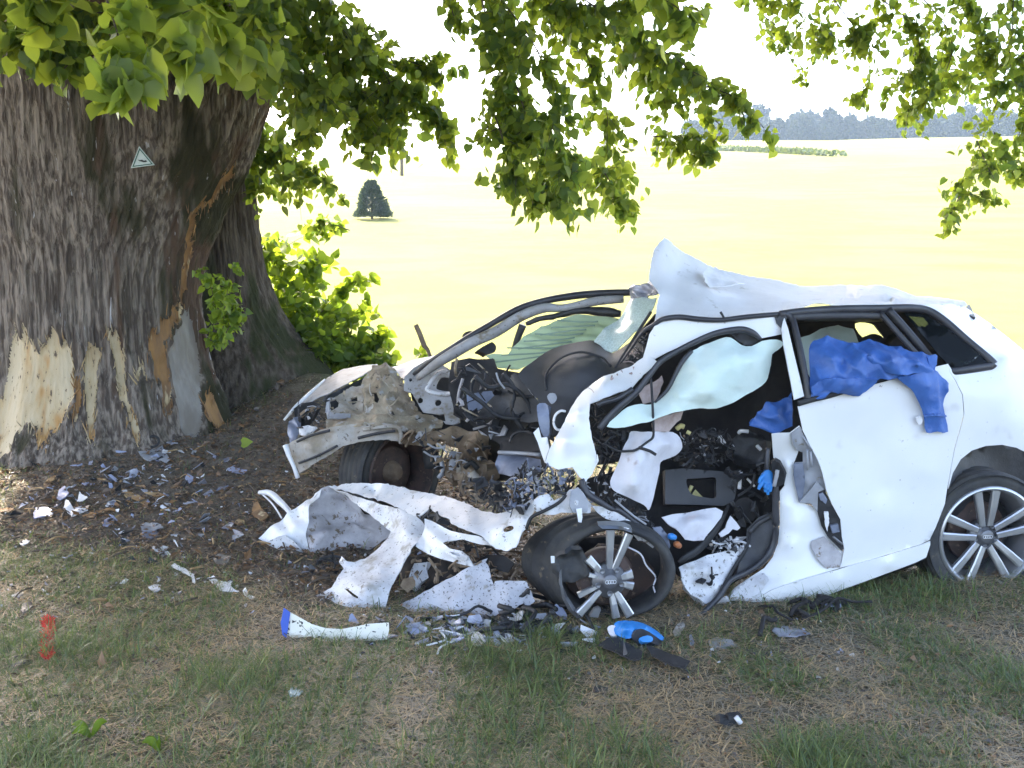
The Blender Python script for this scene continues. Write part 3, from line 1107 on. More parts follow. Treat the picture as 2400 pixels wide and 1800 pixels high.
TR_E = [(-400, -40, 760), (0, -45, 672), (160, -42, 640), (271, -40, 612), (380, -38, 575), (470, -34, 528), (600, -16, 470), (700, -8, 455), (850, -6, 480), (980, -40, 530), (1060, -80, 590), (1160, -130, 640)]
TV, TQ, TW = trunk_mesh(TR_E, 7.4, 0.80, 820, 440, -0.1, 4.6, 0.044, 3, WOUNDS,
                        [(5, 0.6, 0.055, 0.8), (8, 2.1, 0.040, 0.75), (13, 0.4, 0.028, 0.7), (3, 1.0, 0.03, 0.2)])
def keep_largest(k):
    """stray flecks of a wound go back to the bark"""
    idx = np.where(TW == k)[0]
    if not len(idx): return
    par = {}

    def find(a_):
        while par.setdefault(a_, a_) != a_:
            par[a_] = par[par[a_]]
            a_ = par[a_]
        return a_
    for f_ in TQ[idx]:
        r0 = find(int(f_[0]))
        for v_ in f_[1:]:
            par[find(int(v_))] = r0
    root = np.array([find(int(f_[0])) for f_ in TQ[idx]])
    u, c_ = np.unique(root, return_counts=True)
    TW[idx[root != u[np.argmax(c_)]]] = -1


for k in range(len(WOUNDS)):
    keep_largest(k)
v_, q_ = sub(TV, TQ[TW < 0])
trunk = obj('trunk', v_, q_, m_bark, tree, True)
wm = {'pale': m_woodp, 'orange': m_woodo, 'grey': m_woodg}
wlab = {'pale': 'pale bare wood where the bark is scraped off', 'orange': 'orange raw wood torn open', 'grey': 'smooth grey bare wood'}
for k in range(len(WOUNDS)):
    f_ = TQ[TW == k]
    if len(f_) > 3:
        v_, q_ = sub(TV, f_)
        o = obj('exposed_wood', v_, q_, wm[WOUNDS[k][0]], trunk, True)
        o['label'] = wlab[WOUNDS[k][0]]
spm = {'pale': MB(), 'orange': MB()}
r = np.random.default_rng(91)
for kind_, poly in WOUNDS:
    if kind_ == 'grey': continue
    pl_ = dens([p_[:2] for p_ in poly], 9)
    for q in pl_:
        if r.random() < .45 or not (5 < q[0] < 600): continue
        b = front_of(TV, q[0], q[1], 4)
        if abs(proj(b[None])[0][0] - q[0]) > 14: continue
        L_ = r.uniform(.03, .12)
        out_ = np.array([r.normal(0, .18), -r.uniform(.15, .6), r.choice([-1, 1]) * r.uniform(.6, 1)])
        out_ /= np.linalg.norm(out_)
        b = b + [0, -.004, 0]
        V, T, Q = tube_geo([b, b + out_ * L_ * .5 + [0, -.004, 0], b + out_ * L_], [r.uniform(.004, .010), .005, .0008], n=5, smooth=2, flat=.45)
        spm[kind_].add(V, T, Q)
spm['pale'].build('splinters', m_woodp, trunk, kind='stuff')
spm['orange'].build('splinters', m_woodo, trunk, kind='stuff')
SV, SQ, _ = trunk_mesh([(-100, 380, 640), (100, 380, 612), (300, 385, 586), (469, 390, 592), (553, 395, 600), (650, 400, 618), (730, 405, 652), (785, 400, 690), (861, 390, 760), (960, 370, 840)], 8.25, 0.8, 300, 240, 0.0, 4.2, 0.03, 21, None,
                       [(4, 0.9, 0.05, 0.7), (7, 0.2, 0.03, 0.7)])
obj('stem', SV, SQ, m_bark_d, tree, True, label='darker rear stem flaring at the foot')
lb = MB()
for (pts, r0) in [([(-2.2, 7.4, 4.2), (-1.9, 6.6, 5.8), (-.6, 5.6, 7.4), (2.2, 4.8, 8.6)], .42), ([(-2.7, 7.5, 4.2), (-3.6, 6.9, 6.0), (-5.2, 6.2, 8.0)], .40), ([(-2.3, 7.6, 4.2), (-1.9, 8.4, 6.2), (-1.0, 9.8, 8.6)], .40), ([(-2.5, 7.4, 4.2), (-2.4, 7.2, 7.0), (-2.2, 7.0, 11.5)], .5), ([(-1.9, 7.7, 3.9), (-.9, 7.6, 5.2), (1.6, 7.6, 6.6), (3.6, 7.2, 7.4)], .22)]:
    o = tube('limb', pts, np.linspace(r0, r0 * 0.25, len(pts)), m_bark, tree, n=14, smooth=6)


# shoots in the fork of the trunk and the sunlit sucker bush behind it
def leafy(name, specs, size, mat_l, parent=None, droop=0.5, seed=1, tr=0.004, per=7, **kw):
    ll = ([], [], [])
    tw = MB()
    r = np.random.default_rng(seed)
    for pp, Y, rp, ns in specs:
        pth = np.array([P(a_[0], a_[1], Y + r.normal(0, 0.08)) for a_ in pp])
        branchlet(pth, ns, rp * Y / F, size, r, ll, tw, droop, per, tr)
    p_, s_, R_ = np.concatenate(ll[0]), np.concatenate(ll[1]), np.concatenate(ll[2])
    V, T, m_ = leaf_mesh(p_, s_, R_)
    f = obj(name, V, T, mat_l, parent, True, tint=np.repeat(r.uniform(0, 1, len(p_)), m_), **kw)
    return f, tw


f, tw = leafy('sprout_foliage', [([(520, 800), (530, 700), (545, 620)], 6.75, 30, 22), ([(500, 790), (500, 700), (480, 620)], 6.8, 28, 18), ([(530, 780), (545, 740), (520, 690)], 6.7, 30, 22)], .05, m_leaf_b, tree, seed=3, kind='stuff')
tw.build('sprout_stems', m_twig, tree, kind='stuff')
bush = thing('sucker_bush', P(690, 880, 8.6), 'bright green leafy sucker bush behind the foot of the lime tree', 'bush')
f, tw = leafy('foliage', [([(640, 830), (620, 700), (600, 580)], 8.6, 50, 44), ([(660, 840), (670, 700), (640, 560)], 8.7, 56, 50), ([(680, 850), (720, 740), (730, 620)], 8.8, 52, 40), ([(700, 850), (760, 770), (780, 680)], 8.8, 50, 40), ([(720, 860), (800, 800), (850, 720)], 8.7, 48, 42), ([(740, 860), (830, 830), (890, 790)], 8.6, 52, 64), ([(690, 850), (740, 800), (790, 800)], 8.4, 62, 70), ([(650, 830), (690, 780), (710, 720)], 8.5, 60, 60), ([(620, 620), (700, 560), (800, 530)], 8.9, 22, 12), ([(690, 820), (780, 700), (850, 650)], 8.7, 34, 18), ([(660, 800), (700, 640), (760, 600)], 8.7, 36, 18), ([(800, 850), (860, 860), (900, 840)], 8.4, 40, 44), ([(960, 870), (985, 840), (990, 830)], 7.6, 14, 4)],
                .085, m_leaf_b, bush, droop=0.15, seed=9, kind='stuff')
tw.build('stems', m_twig, bush, kind='stuff')

# ================================================================== FAR THINGS
# small spruce on the slope
sp0 = G(872, 514)
spruce = thing('young_spruce', sp0, 'small bluish young spruce standing alone on the sunny meadow', 'tree')
H_ = 1.45 * sp0[1] / 40.0
tube('trunk', [sp0, sp0 + [0, 0, H_ * 0.9]], [0.05, 0.015], m_twig, spruce, smooth=0)
r = np.random.default_rng(4)
n_ = 4200
t_ = r.uniform(0.0, 1, n_) ** 1.25
an = r.uniform(0, 2 * np.pi, n_)
rr = r.uniform(.2, 1, n_) ** .5 * (.40 * (1 - t_) ** .75 + .03) * (1 + .3 * np.sin(3 * an + 5 * t_) * .6)
pos = sp0 + np.stack([rr * np.cos(an) * 1.15, rr * np.sin(an), .06 + t_ * .95], -1) * H_
V, T, m_ = leaf_mesh(pos, r.uniform(.09, .20, n_), frames(np.stack([np.cos(an), np.sin(an), r.uniform(.1, 1.4, n_)], -1), r), LV4 * [.55, 1, 1], LT4)
obj('needles', V, T, m_needle, spruce, True, tint=np.repeat(r.uniform(0, 1, n_), m_), kind='stuff')

# utility pole behind the spruce
pl = G(942, 412)
pole = thing('utility_pole', pl, 'thin hazy utility pole far up the meadow behind the spruce', 'pole')
tube('mast', [pl - [0, 0, .2], pl + [0, 0, 5.4]], [.14, .09], m_twig, pole, smooth=0)
tube('crossarm', [pl + [-.8, 0, 5.0], pl + [.8, 0, 5.0]], .06, m_twig, pole, smooth=0)

# wood on the crest
def far_tree_meshes(seed, slim):
    r = np.random.default_rng(seed)
    n_ = 2600
    u = unit(r.normal(size=(n_, 3)))
    lob = 1 + 0.3 * fbm(u * 2.2 + seed, 2, seed)
    p_ = u * (lob * r.uniform(0.55, 1.0, n_) ** 0.6)[:, None] * np.array([0.33 * slim, 0.33 * slim, 0.42]) + np.array([0, 0, 0.55])
    p_[:, 0] += 0.05 * np.sin(p_[:, 2] * 9 + seed)
    V, T, m_ = leaf_mesh(p_, r.uniform(0.05, 0.10, n_), frames(r.normal(size=p_.shape), r), LV4, LT4)
    me = mesh_of('crown', V, T, True, np.repeat(r.uniform(0, 1, n_), m_))
    me.materials.append(m_far)
    V, T, Q = tube_geo([(0, 0, 0), (0.01, 0, .3), (0, .01, .6)], [0.022, .017, .006], n=7)
    mt = mesh_of('trunk', V, [T, Q], True)
    mt.materials.append(m_twig)
    return me, mt


FT = [far_tree_meshes(s_, sl) for s_, sl in ((1, 1.0), (2, 0.8), (3, 1.15), (5, 0.65))]
r = np.random.default_rng(31)
FAR = []
for row, (Y0, step_) in enumerate(((262, 38), (290, 44))):
    for px in np.arange(1610 + 25 * row, 2480, step_):
        px = px + r.uniform(-14, 14)
        Y = Y0 + r.uniform(-10, 10)
        X = float(P(px, 340, Y)[0])
        g_ = float(gz(X, Y))
        top = float(P(px, 268 + r.uniform(-16, 20) - 8 * row, Y)[2])
        h_ = max(top - g_, 5.0)
        kind_ = int(r.integers(4))
        o = thing('far_tree', (X, Y, g_ - 0.2), '', 'tree', 'trees of the far wood')
        FAR.append((px, o, kind_))
        o.rotation_euler = (0, 0, r.uniform(0, 6.28))
        o.scale = (h_ * r.uniform(0.85, 1.15),) * 2 + (h_,)
        for me in FT[kind_]:
            c_ = bpy.data.objects.new(me.name.split('.')[0], me)
            c_.parent = o
            COL.objects.link(c_)
ORD = 'first second third fourth fifth sixth seventh eighth ninth tenth eleventh twelfth thirteenth fourteenth fifteenth sixteenth seventeenth eighteenth nineteenth'.split()
TENS = {20: 'twenty', 30: 'thirty', 40: 'forty'}


def ordinal(n_):
    if n_ < 20: return ORD[n_ - 1]
    if n_ % 10 == 0: return {20: 'twentieth', 30: 'thirtieth', 40: 'fortieth'}[n_]
    return TENS[n_ // 10 * 10] + '-' + ORD[n_ % 10 - 1]


for k, (px, o, kind_) in enumerate(sorted(FAR, key=lambda q: q[0])):
    o['label'] = '%s hazy blue tree from the left in the far wood on the crest' % ordinal(k + 1)
# strip of green crop below the wood
r = np.random.default_rng(8)
n_ = 1500
px = r.uniform(1660, 1930, n_)
cpx = np.array([G(a_, 352 + (a_ - 1660) * 0.045) for a_ in np.linspace(1660, 1930, 12)])
cx_ = np.interp(px, np.linspace(1660, 1930, 12), cpx[:, 0])
cy_ = np.interp(px, np.linspace(1660, 1930, 12), cpx[:, 1]) + r.uniform(-7, 7, n_)
pos = np.stack([cx_, cy_, gz(cx_, cy_) + r.uniform(0.0, 0.3, n_)], -1)
V, T, m_ = leaf_mesh(pos, r.uniform(0.3, 0.6, n_), frames(r.normal(size=pos.shape) * 0.6 + [0, 0, .8], r), LV4, LT4)
obj('crop_strip', V, T, m_crop, None, True, tint=np.repeat(r.uniform(0.0, 1, n_), m_), kind='stuff', label='strip of green crop on the crest below the far wood')

# air
hz = bpy.data.meshes.new('haze')
bx = [(-450, -60, -3.0), (450, -60, -3.0), (450, 520, -3.0), (-450, 520, -3.0), (-450, -60, 75), (450, -60, 75), (450, 520, 75), (-450, 520, 75)]
hz.from_pydata(bx, [], [(3, 2, 1, 0), (4, 5, 6, 7), (0, 1, 5, 4), (1, 2, 6, 5), (2, 3, 7, 6), (3, 0, 4, 7)])
mh = bpy.data.materials.new('haze_air')
mh.use_nodes = True
mh.node_tree.nodes.clear()
ho = mh.node_tree.nodes.new('ShaderNodeOutputMaterial')
pv = mh.node_tree.nodes.new('ShaderNodeVolumePrincipled')
pv.inputs['Color'].default_value = (0.52, 0.70, 1.0, 1)
pv.inputs['Density'].default_value = 0.00052
pv.inputs['Anisotropy'].default_value = 0.3
mh.node_tree.links.new(pv.outputs[0], ho.inputs['Volume'])
hz.materials.append(mh)
hzo = bpy.data.objects.new('haze', hz)
hzo['kind'] = 'stuff'
COL.objects.link(hzo)

# ================================================================== THE WRECKED CAR
car = thing('wrecked_car', (1.3, 5.0, 0.0), 'crushed white hatchback, its whole front torn open, stopped beside the big tree', 'car')


def C(name, zone, pts, mat, **kw):
    kw['holes'] = [Z(zone, h) if not isinstance(h, tuple) else Z(h[0], h[1]) for h in kw.get('holes', ())]
    if 'inner' in kw: kw['inner'] = Z(zone, kw['inner'])
    kw.setdefault('parent', car)
    return panel(name, Z(zone, pts), mat, **kw)


def CT_(name, zone, pts, r, mat, mode='S', **kw):
    kw.setdefault('parent', car)
    return tube(name, P3(Z(zone, pts), mode), r, mat, **kw)


# ---- roof, buckled up at the torn front edge
roof = C('roof', 'h', [(246, 62, .80), (262, 72, .86), (300, 104, .95), (360, 145, 1.02), (420, 176, 1.08), (520, 226, 1.15), (610, 250, 1.2), (700, 267, 1.25), (800, 288, 1.3), (900, 306, 1.35), (1020, 324, 1.4), (1150, 332, 1.4), (1290, 318, 1.42), (1400, 322, 1.42), (1500, 340, 1.42), (1650, 374, 1.42), (1780, 390, 1.4), (1890, 404, 1.36), (1908, 424, 1.2), (1880, 456, .72),
                       (1800, 446, .40), (1690, 444, .25), (1600, 436, .20), (1460, 432, .19), (1330, 431, .19), (1200, 434, .19), (1000, 450, .19), (870, 463, .19), (700, 482, .20), (540, 506, .22), (440, 500, .24), (330, 486, .26), (240, 498, .27), (196, 520, .28),
                       (205, 470, .34), (216, 400, .42), (226, 372, .46), (196, 330, .56), (166, 292, .62), (170, 240, .66), (178, 180, .70), (200, 120, .74)],
         m_roof, inner=[(300, 300, .62), (280, 200, .72), (420, 300, .66), (470, 395, .46), (330, 410, .42), (620, 400, .55), (800, 395, .68), (1000, 385, .85), (1250, 375, 1.0), (1500, 385, .95), (1700, 405, .9)],
         th=.003, step=7, amp=.006, fr=5, crease=.011, jag=0.5, seed=2)
C('roof_side_strip', 'h', [(860, 462, .23), (1000, 444, .23), (1200, 428, .23), (1460, 425, .23), (1600, 430, .24), (1690, 438, .26), (1690, 470, .23), (1460, 462, .22), (1200, 466, .22), (870, 492, .22)], m_white, th=.004, step=8, amp=0, parent=roof)
# bright white sheet painted in for a sun fleck on the roof
C('sun_fleck_patch', 'h', [(462, 262, .66), (490, 212, .80), (540, 228, .82), (610, 268, .78), (640, 300, .70), (690, 312, .66), (600, 322, .62), (500, 335, .60), (470, 300, .62)], m_bright, th=.004, step=6, amp=.006, fr=20, jag=1.2, seed=5, inner=[(540, 290, .655)], parent=roof)
C('roof_antenna_stub', 'h', [(1886, 456, .60), (1912, 424, .90), (1930, 455, .75), (1948, 500, .50), (1920, 488, .5)], m_black, th=.02, step=8, amp=0)

# ---- rear flank: quarter panel round the wheel arch
quarter = C('quarter_panel', '1', [(1268, 358, .19), (1460, 352, .20), (1560, 368, .22), (1650, 410, .20), (1760, 495, .16), (1880, 600, .10), (2005, 735, .03), (2005, 752, .03), (1900, 775, .015), (1735, 812, .0), (1705, 775, .0), (1690, 752, .0),
                                   (1700, 800, -.01), (1740, 860, -.015), (1790, 960, -.02), (1800, 1090, -.02), (1770, 1210, -.015), (1735, 1330, -.01), (1712, 1450, -.005), (1694, 1560, .0), (1688, 1610, .01),
                                   (1720, 1500, .0), (1775, 1405, -.01), (1850, 1345, -.015), (1950, 1312, -.015), (2060, 1305, -.01), (2160, 1325, -.01), (2250, 1370, .0), (2330, 1430, .01),
                                   (2330, 1300, .0), (2330, 1000, .06), (2320, 780, .16), (2260, 690, .30), (2212, 655, .35), (2100, 562, .45), (1990, 475, .55), (1880, 400, .66), (1800, 350, .50), (1700, 330, .38), (1560, 332, .24), (1400, 340, .20), (1268, 345, .19)],
            m_white, inner=[(2100, 700, .06), (2100, 900, -.01), (2150, 1150, -.02), (1900, 1200, -.025), (1900, 900, -.015), (1850, 520, .24), (2000, 610, .20)], th=.004, step=9, amp=.002, fr=4, seed=3)
# wheel-arch liner
C('wheel_arch_liner', '1', [(1690, 1700, .05), (1694, 1560, .06), (1720, 1490, .10), (1775, 1395, .16), (1850, 1335, .2), (1950, 1302, .22), (2060, 1295, .22), (2160, 1315, .22), (2330, 1420, .22), (2330, 1900, .3), (2200, 2000, .32), (1800, 2000, .3)], m_black, th=.01, step=14, amp=.012, fr=6)
# ---- rear door, skin dented
door = C('rear_door', '1', [(650, 1040, .0), (680, 1026, .0), (1000, 935, -.005), (1250, 868, -.005), (1450, 815, -.005), (1600, 765, -.005), (1686, 745, -.005), (1696, 800, -.01), (1736, 862, -.02), (1786, 962, -.025), (1795, 1090, -.025), (1765, 1210, -.02), (1730, 1330, -.015), (1707, 1450, -.01), (1688, 1560, -.005)]
         + [((x / 2.765 + 1650 - 1650) * 2.949, (y / 2.765 + 950 - 600) * 2.949, d_) for x, y, d_ in
            [(1560, 640, -.004), (1500, 790, .0), (1462, 872, .004), (1400, 902, .004), (1250, 948, .004), (1080, 998, .004), (950, 1036, .004), (880, 1052, .006), (898, 985, .004), (908, 930, .0), (893, 850, -.005), (885, 740, -.01), (830, 640, -.012), (795, 555, -.01), (770, 440, -.01), (742, 360, -.005), (690, 265, .0), (640, 160, .0)]],
         m_white, inner=[(1100, 1000, -.012), (1100, 1300, .002), (1000, 1250, .004), (1350, 1330, -.014), (1250, 1600, .0), (1450, 1080, .0), (1560, 1000, -.026), (1200, 1750, -.014), (1550, 1500, -.018)],
         th=.006, step=9, amp=.005, fr=3.2, crease=.0022, seed=8)
C('door_handle_cap', '1', [(1468, 1130, -.035), (1478, 1112, -.04), (1500, 1108, -.04), (1512, 1130, -.04), (1505, 1158, -.04), (1485, 1165, -.035)], m_bright, th=.012, step=4, amp=0, parent=door, rnd=3)
# ---- sill
C('sill', '4', [(195, 1352, .01), (320, 1405, .0), (480, 1362, .0), (640, 1300, .0), (870, 1204, .0), (1100, 1120, .0), (1300, 1046, .0), (1368, 1020, .005), (1440, 985, .01), (1466, 905, .01), (1466, 880, .01), (1400, 908, .0), (1250, 954, -.005), (1080, 1004, -.01), (880, 1062, -.015), (700, 1112, -.015), (520, 1168, -.012), (440, 1198, -.01), (330, 1262, -.005), (260, 1300, .0)],
  m_white, inner=[(880, 1130, -.025), (1200, 1030, -.022), (500, 1270, -.018)], th=.006, step=9, amp=.002, fr=5, seed=12)
C('sill_underside', '4', [(320, 1408, .01), (870, 1208, .01), (1366, 1022, .012), (1440, 990, .02), (1440, 1010, .25), (1366, 1040, .25), (870, 1215, .25), (340, 1390, .25)], m_black, th=.01, step=14, amp=.004)
# ---- B-post, door aperture
C('body_post', '4', [(438, 188, .04), (480, 182, .03), (560, 178, .02), (620, 134, .01), (638, 160, .02), (600, 240, .04), (612, 300, .06), (585, 370, .07), (578, 450, .07), (612, 620, .07), (690, 650, .06), (760, 700, .05), (790, 820, .05), (860, 900, .04), (900, 950, .02), (885, 1055, .005), (700, 1108, .0), (520, 1164, .0), (440, 1194, .0), (330, 1258, .01), (255, 1296, .02), (195, 1348, .03), (150, 1330, .06), (120, 1275, .08), (200, 1180, .09), (300, 1112, .08), (390, 1055, .08), (445, 985, .08), (480, 890, .08), (492, 760, .08), (492, 560, .08), (522, 520, .08), (500, 380, .09), (450, 340, .09)],
  m_white, inner=[(600, 760, .045), (560, 900, .035), (540, 650, .06), (700, 950, .03), (450, 1120, .04), (540, 400, .05)], th=.006, step=8, amp=.003, fr=6, crease=.002, seed=14)
C('dirty_sill_tip', '4', [(135, 1290, .03), (200, 1195, .06), (300, 1125, .06), (390, 1085, .06), (420, 1130, .02), (380, 1190, .004), (330, 1240, -.002), (400, 1290, -.012), (390, 1350, -.008), (300, 1380, .0), (200, 1345, .01), (150, 1325, .03)], m_white_d, inner=[(270, 1230, .022)], th=.003, step=7, amp=.004, fr=14, crease=.004, jag=1.2, seed=19, parent=car)
C('scuffed_patch', '4', [(700, 880, .026), (780, 850, .026), (840, 905, .026), (890, 960, .0), (878, 1050, -.01), (800, 1060, -.008), (740, 1000, .0), (700, 930, .015)], m_inner, th=.003, step=8, amp=.004, fr=20, jag=1.5)
for k, (x, y) in enumerate([(380, 1300), (240, 1345), (300, 1180), (340, 1170), (230, 1260), (270, 1320)]):
    pass
C('door_edge_mechanism', '4', [(562, 182, .012), (622, 140, .006), (650, 200, .008), (700, 272, .01), (740, 370, .01), (768, 450, .012), (792, 560, .02), (760, 600, .035), (690, 640, .05), (618, 632, .06), (582, 450, .06), (592, 372, .055), (640, 366, .05), (640, 305, .05), (600, 292, .035), (572, 240, .02)], m_silver, th=.006, step=7, amp=.008, fr=16, crease=.006, seed=15)
C('belt_guide', '4', [(585, 380, .045), (640, 372, .035), (650, 430, .03), (655, 500, .03), (640, 590, .04), (618, 622, .045), (590, 520, .05), (580, 450, .05)], m_bluegrey, th=.01, step=6, amp=.003, fr=20)
for nm, pts in (('slot_bar', [(668, 285, .01), (672, 420, .012)]), ('slot_bar', [(690, 300, .004), (698, 400, .006)]), ('slot_bar', [(640, 200, .01), (700, 290, .004)])):
    CT_(nm, '4', pts, .006, m_silver, smooth=0, n=6)
C('latch', '4', [(690, 632, .03), (740, 560, .02), (780, 545, .01), (826, 640, .0), (880, 720, -.004), (884, 770, -.004), (893, 850, -.002), (906, 930, .0), (890, 942, .004), (840, 890, .02), (800, 850, .03), (760, 780, .035), (735, 690, .035)], m_black, th=.025, step=7, amp=.012, fr=22, seed=18)
C('latch_plate', '4', [(745, 575, .0), (770, 565, .0), (800, 610, -.006), (790, 640, -.004), (755, 615, .0)], m_bluegrey, th=.01, step=5, amp=.003)
C('latch_plate', '4', [(780, 690, .0), (806, 690, -.004), (812, 760, -.004), (800, 820, .0), (785, 780, .004)], m_bright, th=.008, step=5, amp=.004, jag=.6)
C('latch_plate', '4', [(820, 780, -.006), (870, 770, -.012), (880, 820, -.012), (835, 830, -.006)], m_bluegrey, th=.014, step=6, amp=.004)
CT_('cable', '4', [(835, 850, -.004), (870, 880, -.012), (896, 900, -.010)], .006, m_rim_d, n=6)
C('hinge_plate', '4', [(618, 628, .035), (690, 545, .02), (730, 495, .012), (780, 545, .006), (740, 562, .01), (735, 690, .02), (690, 634, .03)], m_silver, th=.006, step=6, amp=.005, fr=18)

# ---- window frames
win = CT_('window_trim', 'h', [(1810, 790, .015), (1840, 792, .005), (2000, 768, .01), (2040, 758, .012), (2030, 735, .02), (1900, 625, .09), (1780, 520, .16), (1690, 463, .20), (1600, 448, .19), (1460, 450, .175), (1300, 452, .175), (1200, 455, .175), (1000, 468, .175), (880, 484, .175)], .020, m_trim, n=10, flat=.7)
CT_('roof_seal', 'h', [(880, 480, .18), (700, 495, .19), (560, 512, .2), (440, 508, .22), (330, 496, .24), (240, 508, .26), (190, 540, .28), (130, 580, .32), (60, 680, .40), (10, 750, .45)], [.012, .012, .012, .013, .013, .012, .011, .009, .006, .005], m_trim, n=8)
CT_('seal_clip', 'h', [(578, 508, .195), (566, 485, .19), (556, 468, .19)], .006, m_black, n=6)
CT_('window_trim', 'h', [(1470, 455, .165), (1560, 555, .11), (1650, 660, .05), (1700, 720, .0)], .019, m_trim, n=8, flat=.6)
CT_('window_trim', 'h', [(1425, 470, .155), (1520, 580, .09), (1610, 680, .03), (1650, 720, .0)], .013, m_trim, n=8, flat=.6)
CT_('door_frame_trim', 'h', [(905, 478, .175), (945, 505, .165), (970, 590, .12), (1000, 730, .06), (1025, 880, .01), (1030, 945, .0)], .020, m_trim, n=8, flat=.7)
CT_('door_frame_trim', 'h', [(950, 498, .16), (1100, 490, .16), (1300, 488, .16), (1430, 490, .155)], .016, m_dash, n=8, flat=.7)
CT_('belt_trim', 'h', [(980, 968, -.012), (1060, 945, -.014), (1180, 915, -.014), (1400, 840, -.014), (1600, 775, -.012), (1720, 735, -.01)], .014, m_black2, n=8, flat=.7)
C('corner_block', 'h', [(852, 490, .17), (900, 478, .165), (918, 500, .16), (905, 545, .15), (885, 555, .155), (865, 530, .16)], m_black, th=.03, step=7, amp=.002)
C('door_pillar_skin', 'h', [(888, 560, .135), (896, 520, .15), (904, 500, .155), (925, 560, .125), (958, 700, .07), (990, 830, .02), (1012, 928, -.005), (985, 938, -.005), (958, 948, -.002), (930, 800, .04), (900, 640, .10)], m_white, th=.012, step=8, amp=.001)
C('quarter_window', 'h', [(1555, 472, .19), (1610, 474, .185), (1680, 484, .18), (1800, 560, .12), (1930, 665, .05), (2018, 742, .015), (1990, 755, .015), (1835, 785, .015), (1770, 725, .035), (1680, 620, .09)], m_glass, th=.004, step=14, amp=0)
gl = MB()
r = np.random.default_rng(61)
for k in range(9):
    a_ = np.array([1830 + 14 * k, 775 - 6 * k + r.uniform(-6, 4)])
    V, T, Q = tube_geo(P3(Z('h', [(a_[0], a_[1], .03), (a_[0] + 30, a_[1] - 26, .05), (a_[0] + 62, a_[1] - 36, .06)])), [.004, .006, .003], n=5)
    gl.add(V, T, Q)
gl.build('folded_blind', m_silver, car, kind='stuff')

# ---- torn front post sweeping down to the front wheel
C('torn_cant_rail', 'h', [(196, 545, .27), (240, 522, .27), (330, 508, .25), (440, 520, .23), (540, 524, .21), (700, 506, .2), (860, 492, .18), (882, 520, .17), (888, 590, .16), (840, 600, .16), (778, 612, .16), (740, 572, .17), (690, 556, .18), (600, 556, .19), (520, 575, .2), (420, 615, .21), (340, 655, .22), (260, 690, .22), (205, 718, .22), (160, 760, .22), (140, 770, .23), (128, 730, .26), (150, 660, .28), (168, 590, .28)],
  m_white, th=.005, step=8, amp=.004, fr=6, crease=.003, seed=21)
C('front_post', 'd', [(1330, 858, .22), (1400, 905, .20), (1290, 985, .17), (1210, 1085, .14), (1100, 1120, .12), (985, 1165, .09), (910, 1190, .08), (905, 1300, .08), (925, 1420, .07), (955, 1540, .06), (965, 1600, .06)] +
  [(x / 5.53 * 3.0167 + (1000 - 1080) * 3.0167, (y / 5.53 + 400) * 3.0167, d_) for x, y, d_ in [(2200, 640, .05), (2212, 720, .05), (2150, 880, .03), (2058, 1000, .02), (1955, 885, .03), (1890, 800, .05), (1800, 815, .06), (1700, 832, .07), (1640, 800, .08), (1560, 762, .09), (1535, 735, .10), (1590, 570, .13), (1680, 400, .15), (1790, 210, .17), (1880, 20, .18)]] +
  [(860, 1110, .22), (930, 1060, .24), (1010, 1000, .25), (1110, 965, .25), (1210, 930, .25), (1290, 870, .24)],
  m_white, inner=[(1000, 1070, .14), (830, 1250, .09), (750, 1450, .05)], th=.005, step=8, amp=.004, fr=6, crease=.0035, jag=.5, seed=22)
CT_('aperture_seal', 'e', [(1595, 190, .14), (1520, 130, .14), (1420, 95, .15), (1300, 100, .15), (1150, 130, .16), (1000, 190, .16), (800, 290, .15), (620, 400, .13), (520, 520, .11), (380, 700, .09), (230, 830, .08), (100, 960, .08), (20, 1060, .08)], [.007, .014, .016, .015, .014, .014, .014, .015, .015, .016, .017, .016, .015], m_trim, n=8, flat=.6)
CT_('aperture_seal', 'e', [(920, 300, .17), (830, 400, .16), (760, 530, .15), (680, 680, .14), (560, 800, .13)], [.010, .013, .011, .010, .006], m_trim, n=8, flat=.7)
C('grab_handle', 'e', [(1290, 130, .22), (1420, 110, .22), (1540, 160, .22), (1570, 195, .22), (1520, 240, .21), (1430, 240, .2), (1360, 195, .2)], m_black, th=.03, step=8, amp=.01, fr=14)
CT_('seal_flap', 'e', [(340, 670, .07), (200, 760, .06), (60, 800, .06), (0, 830, .06)], .012, m_trim, n=6)

# ---- air bags
C('curtain_airbag', 'e', [(92, 1032, .06), (190, 930, .08), (290, 850, .10), (420, 822, .13), (530, 822, .15), (640, 740, .16), (700, 650, .165), (760, 560, .17), (840, 430, .175), (930, 300, .18), (1080, 220, .19), (1250, 172, .19), (1335, 200, .19), (1400, 242, .18), (1500, 252, .175), (1600, 205, .17), (1740, 190, .16), (1805, 215, .155), (1812, 245, .155), (1760, 290, .16), (1700, 335, .165), (1695, 440, .17), (1650, 560, .16), (1590, 640, .14), (1400, 755, .11), (1160, 860, .08), (1000, 862, .08), (860, 872, .08), (700, 915, .07), (540, 960, .06), (400, 1010, .05), (260, 1046, .045)],
  m_bag, inner=[(1000, 500, .06), (1300, 450, .04), (1100, 700, .03), (800, 750, .06), (1500, 400, .07), (1290, 300, .12), (1330, 330, .085), (1450, 320, .11)], th=.004, step=5, amp=.012, fr=11, crease=.008, seed=33, rnd=2)
C('curtain_airbag', 'h', [(985, 610, .75), (1040, 595, .76), (1100, 560, .78), (1200, 536, .8), (1280, 560, .8), (1310, 640, .8), (1320, 760, .78), (1200, 800, .75), (1060, 860, .72), (1010, 760, .74), (985, 660, .75)], m_bag, inner=[(1150, 640, .66)], th=.004, step=8, amp=.015, fr=7, crease=.01, seed=34)
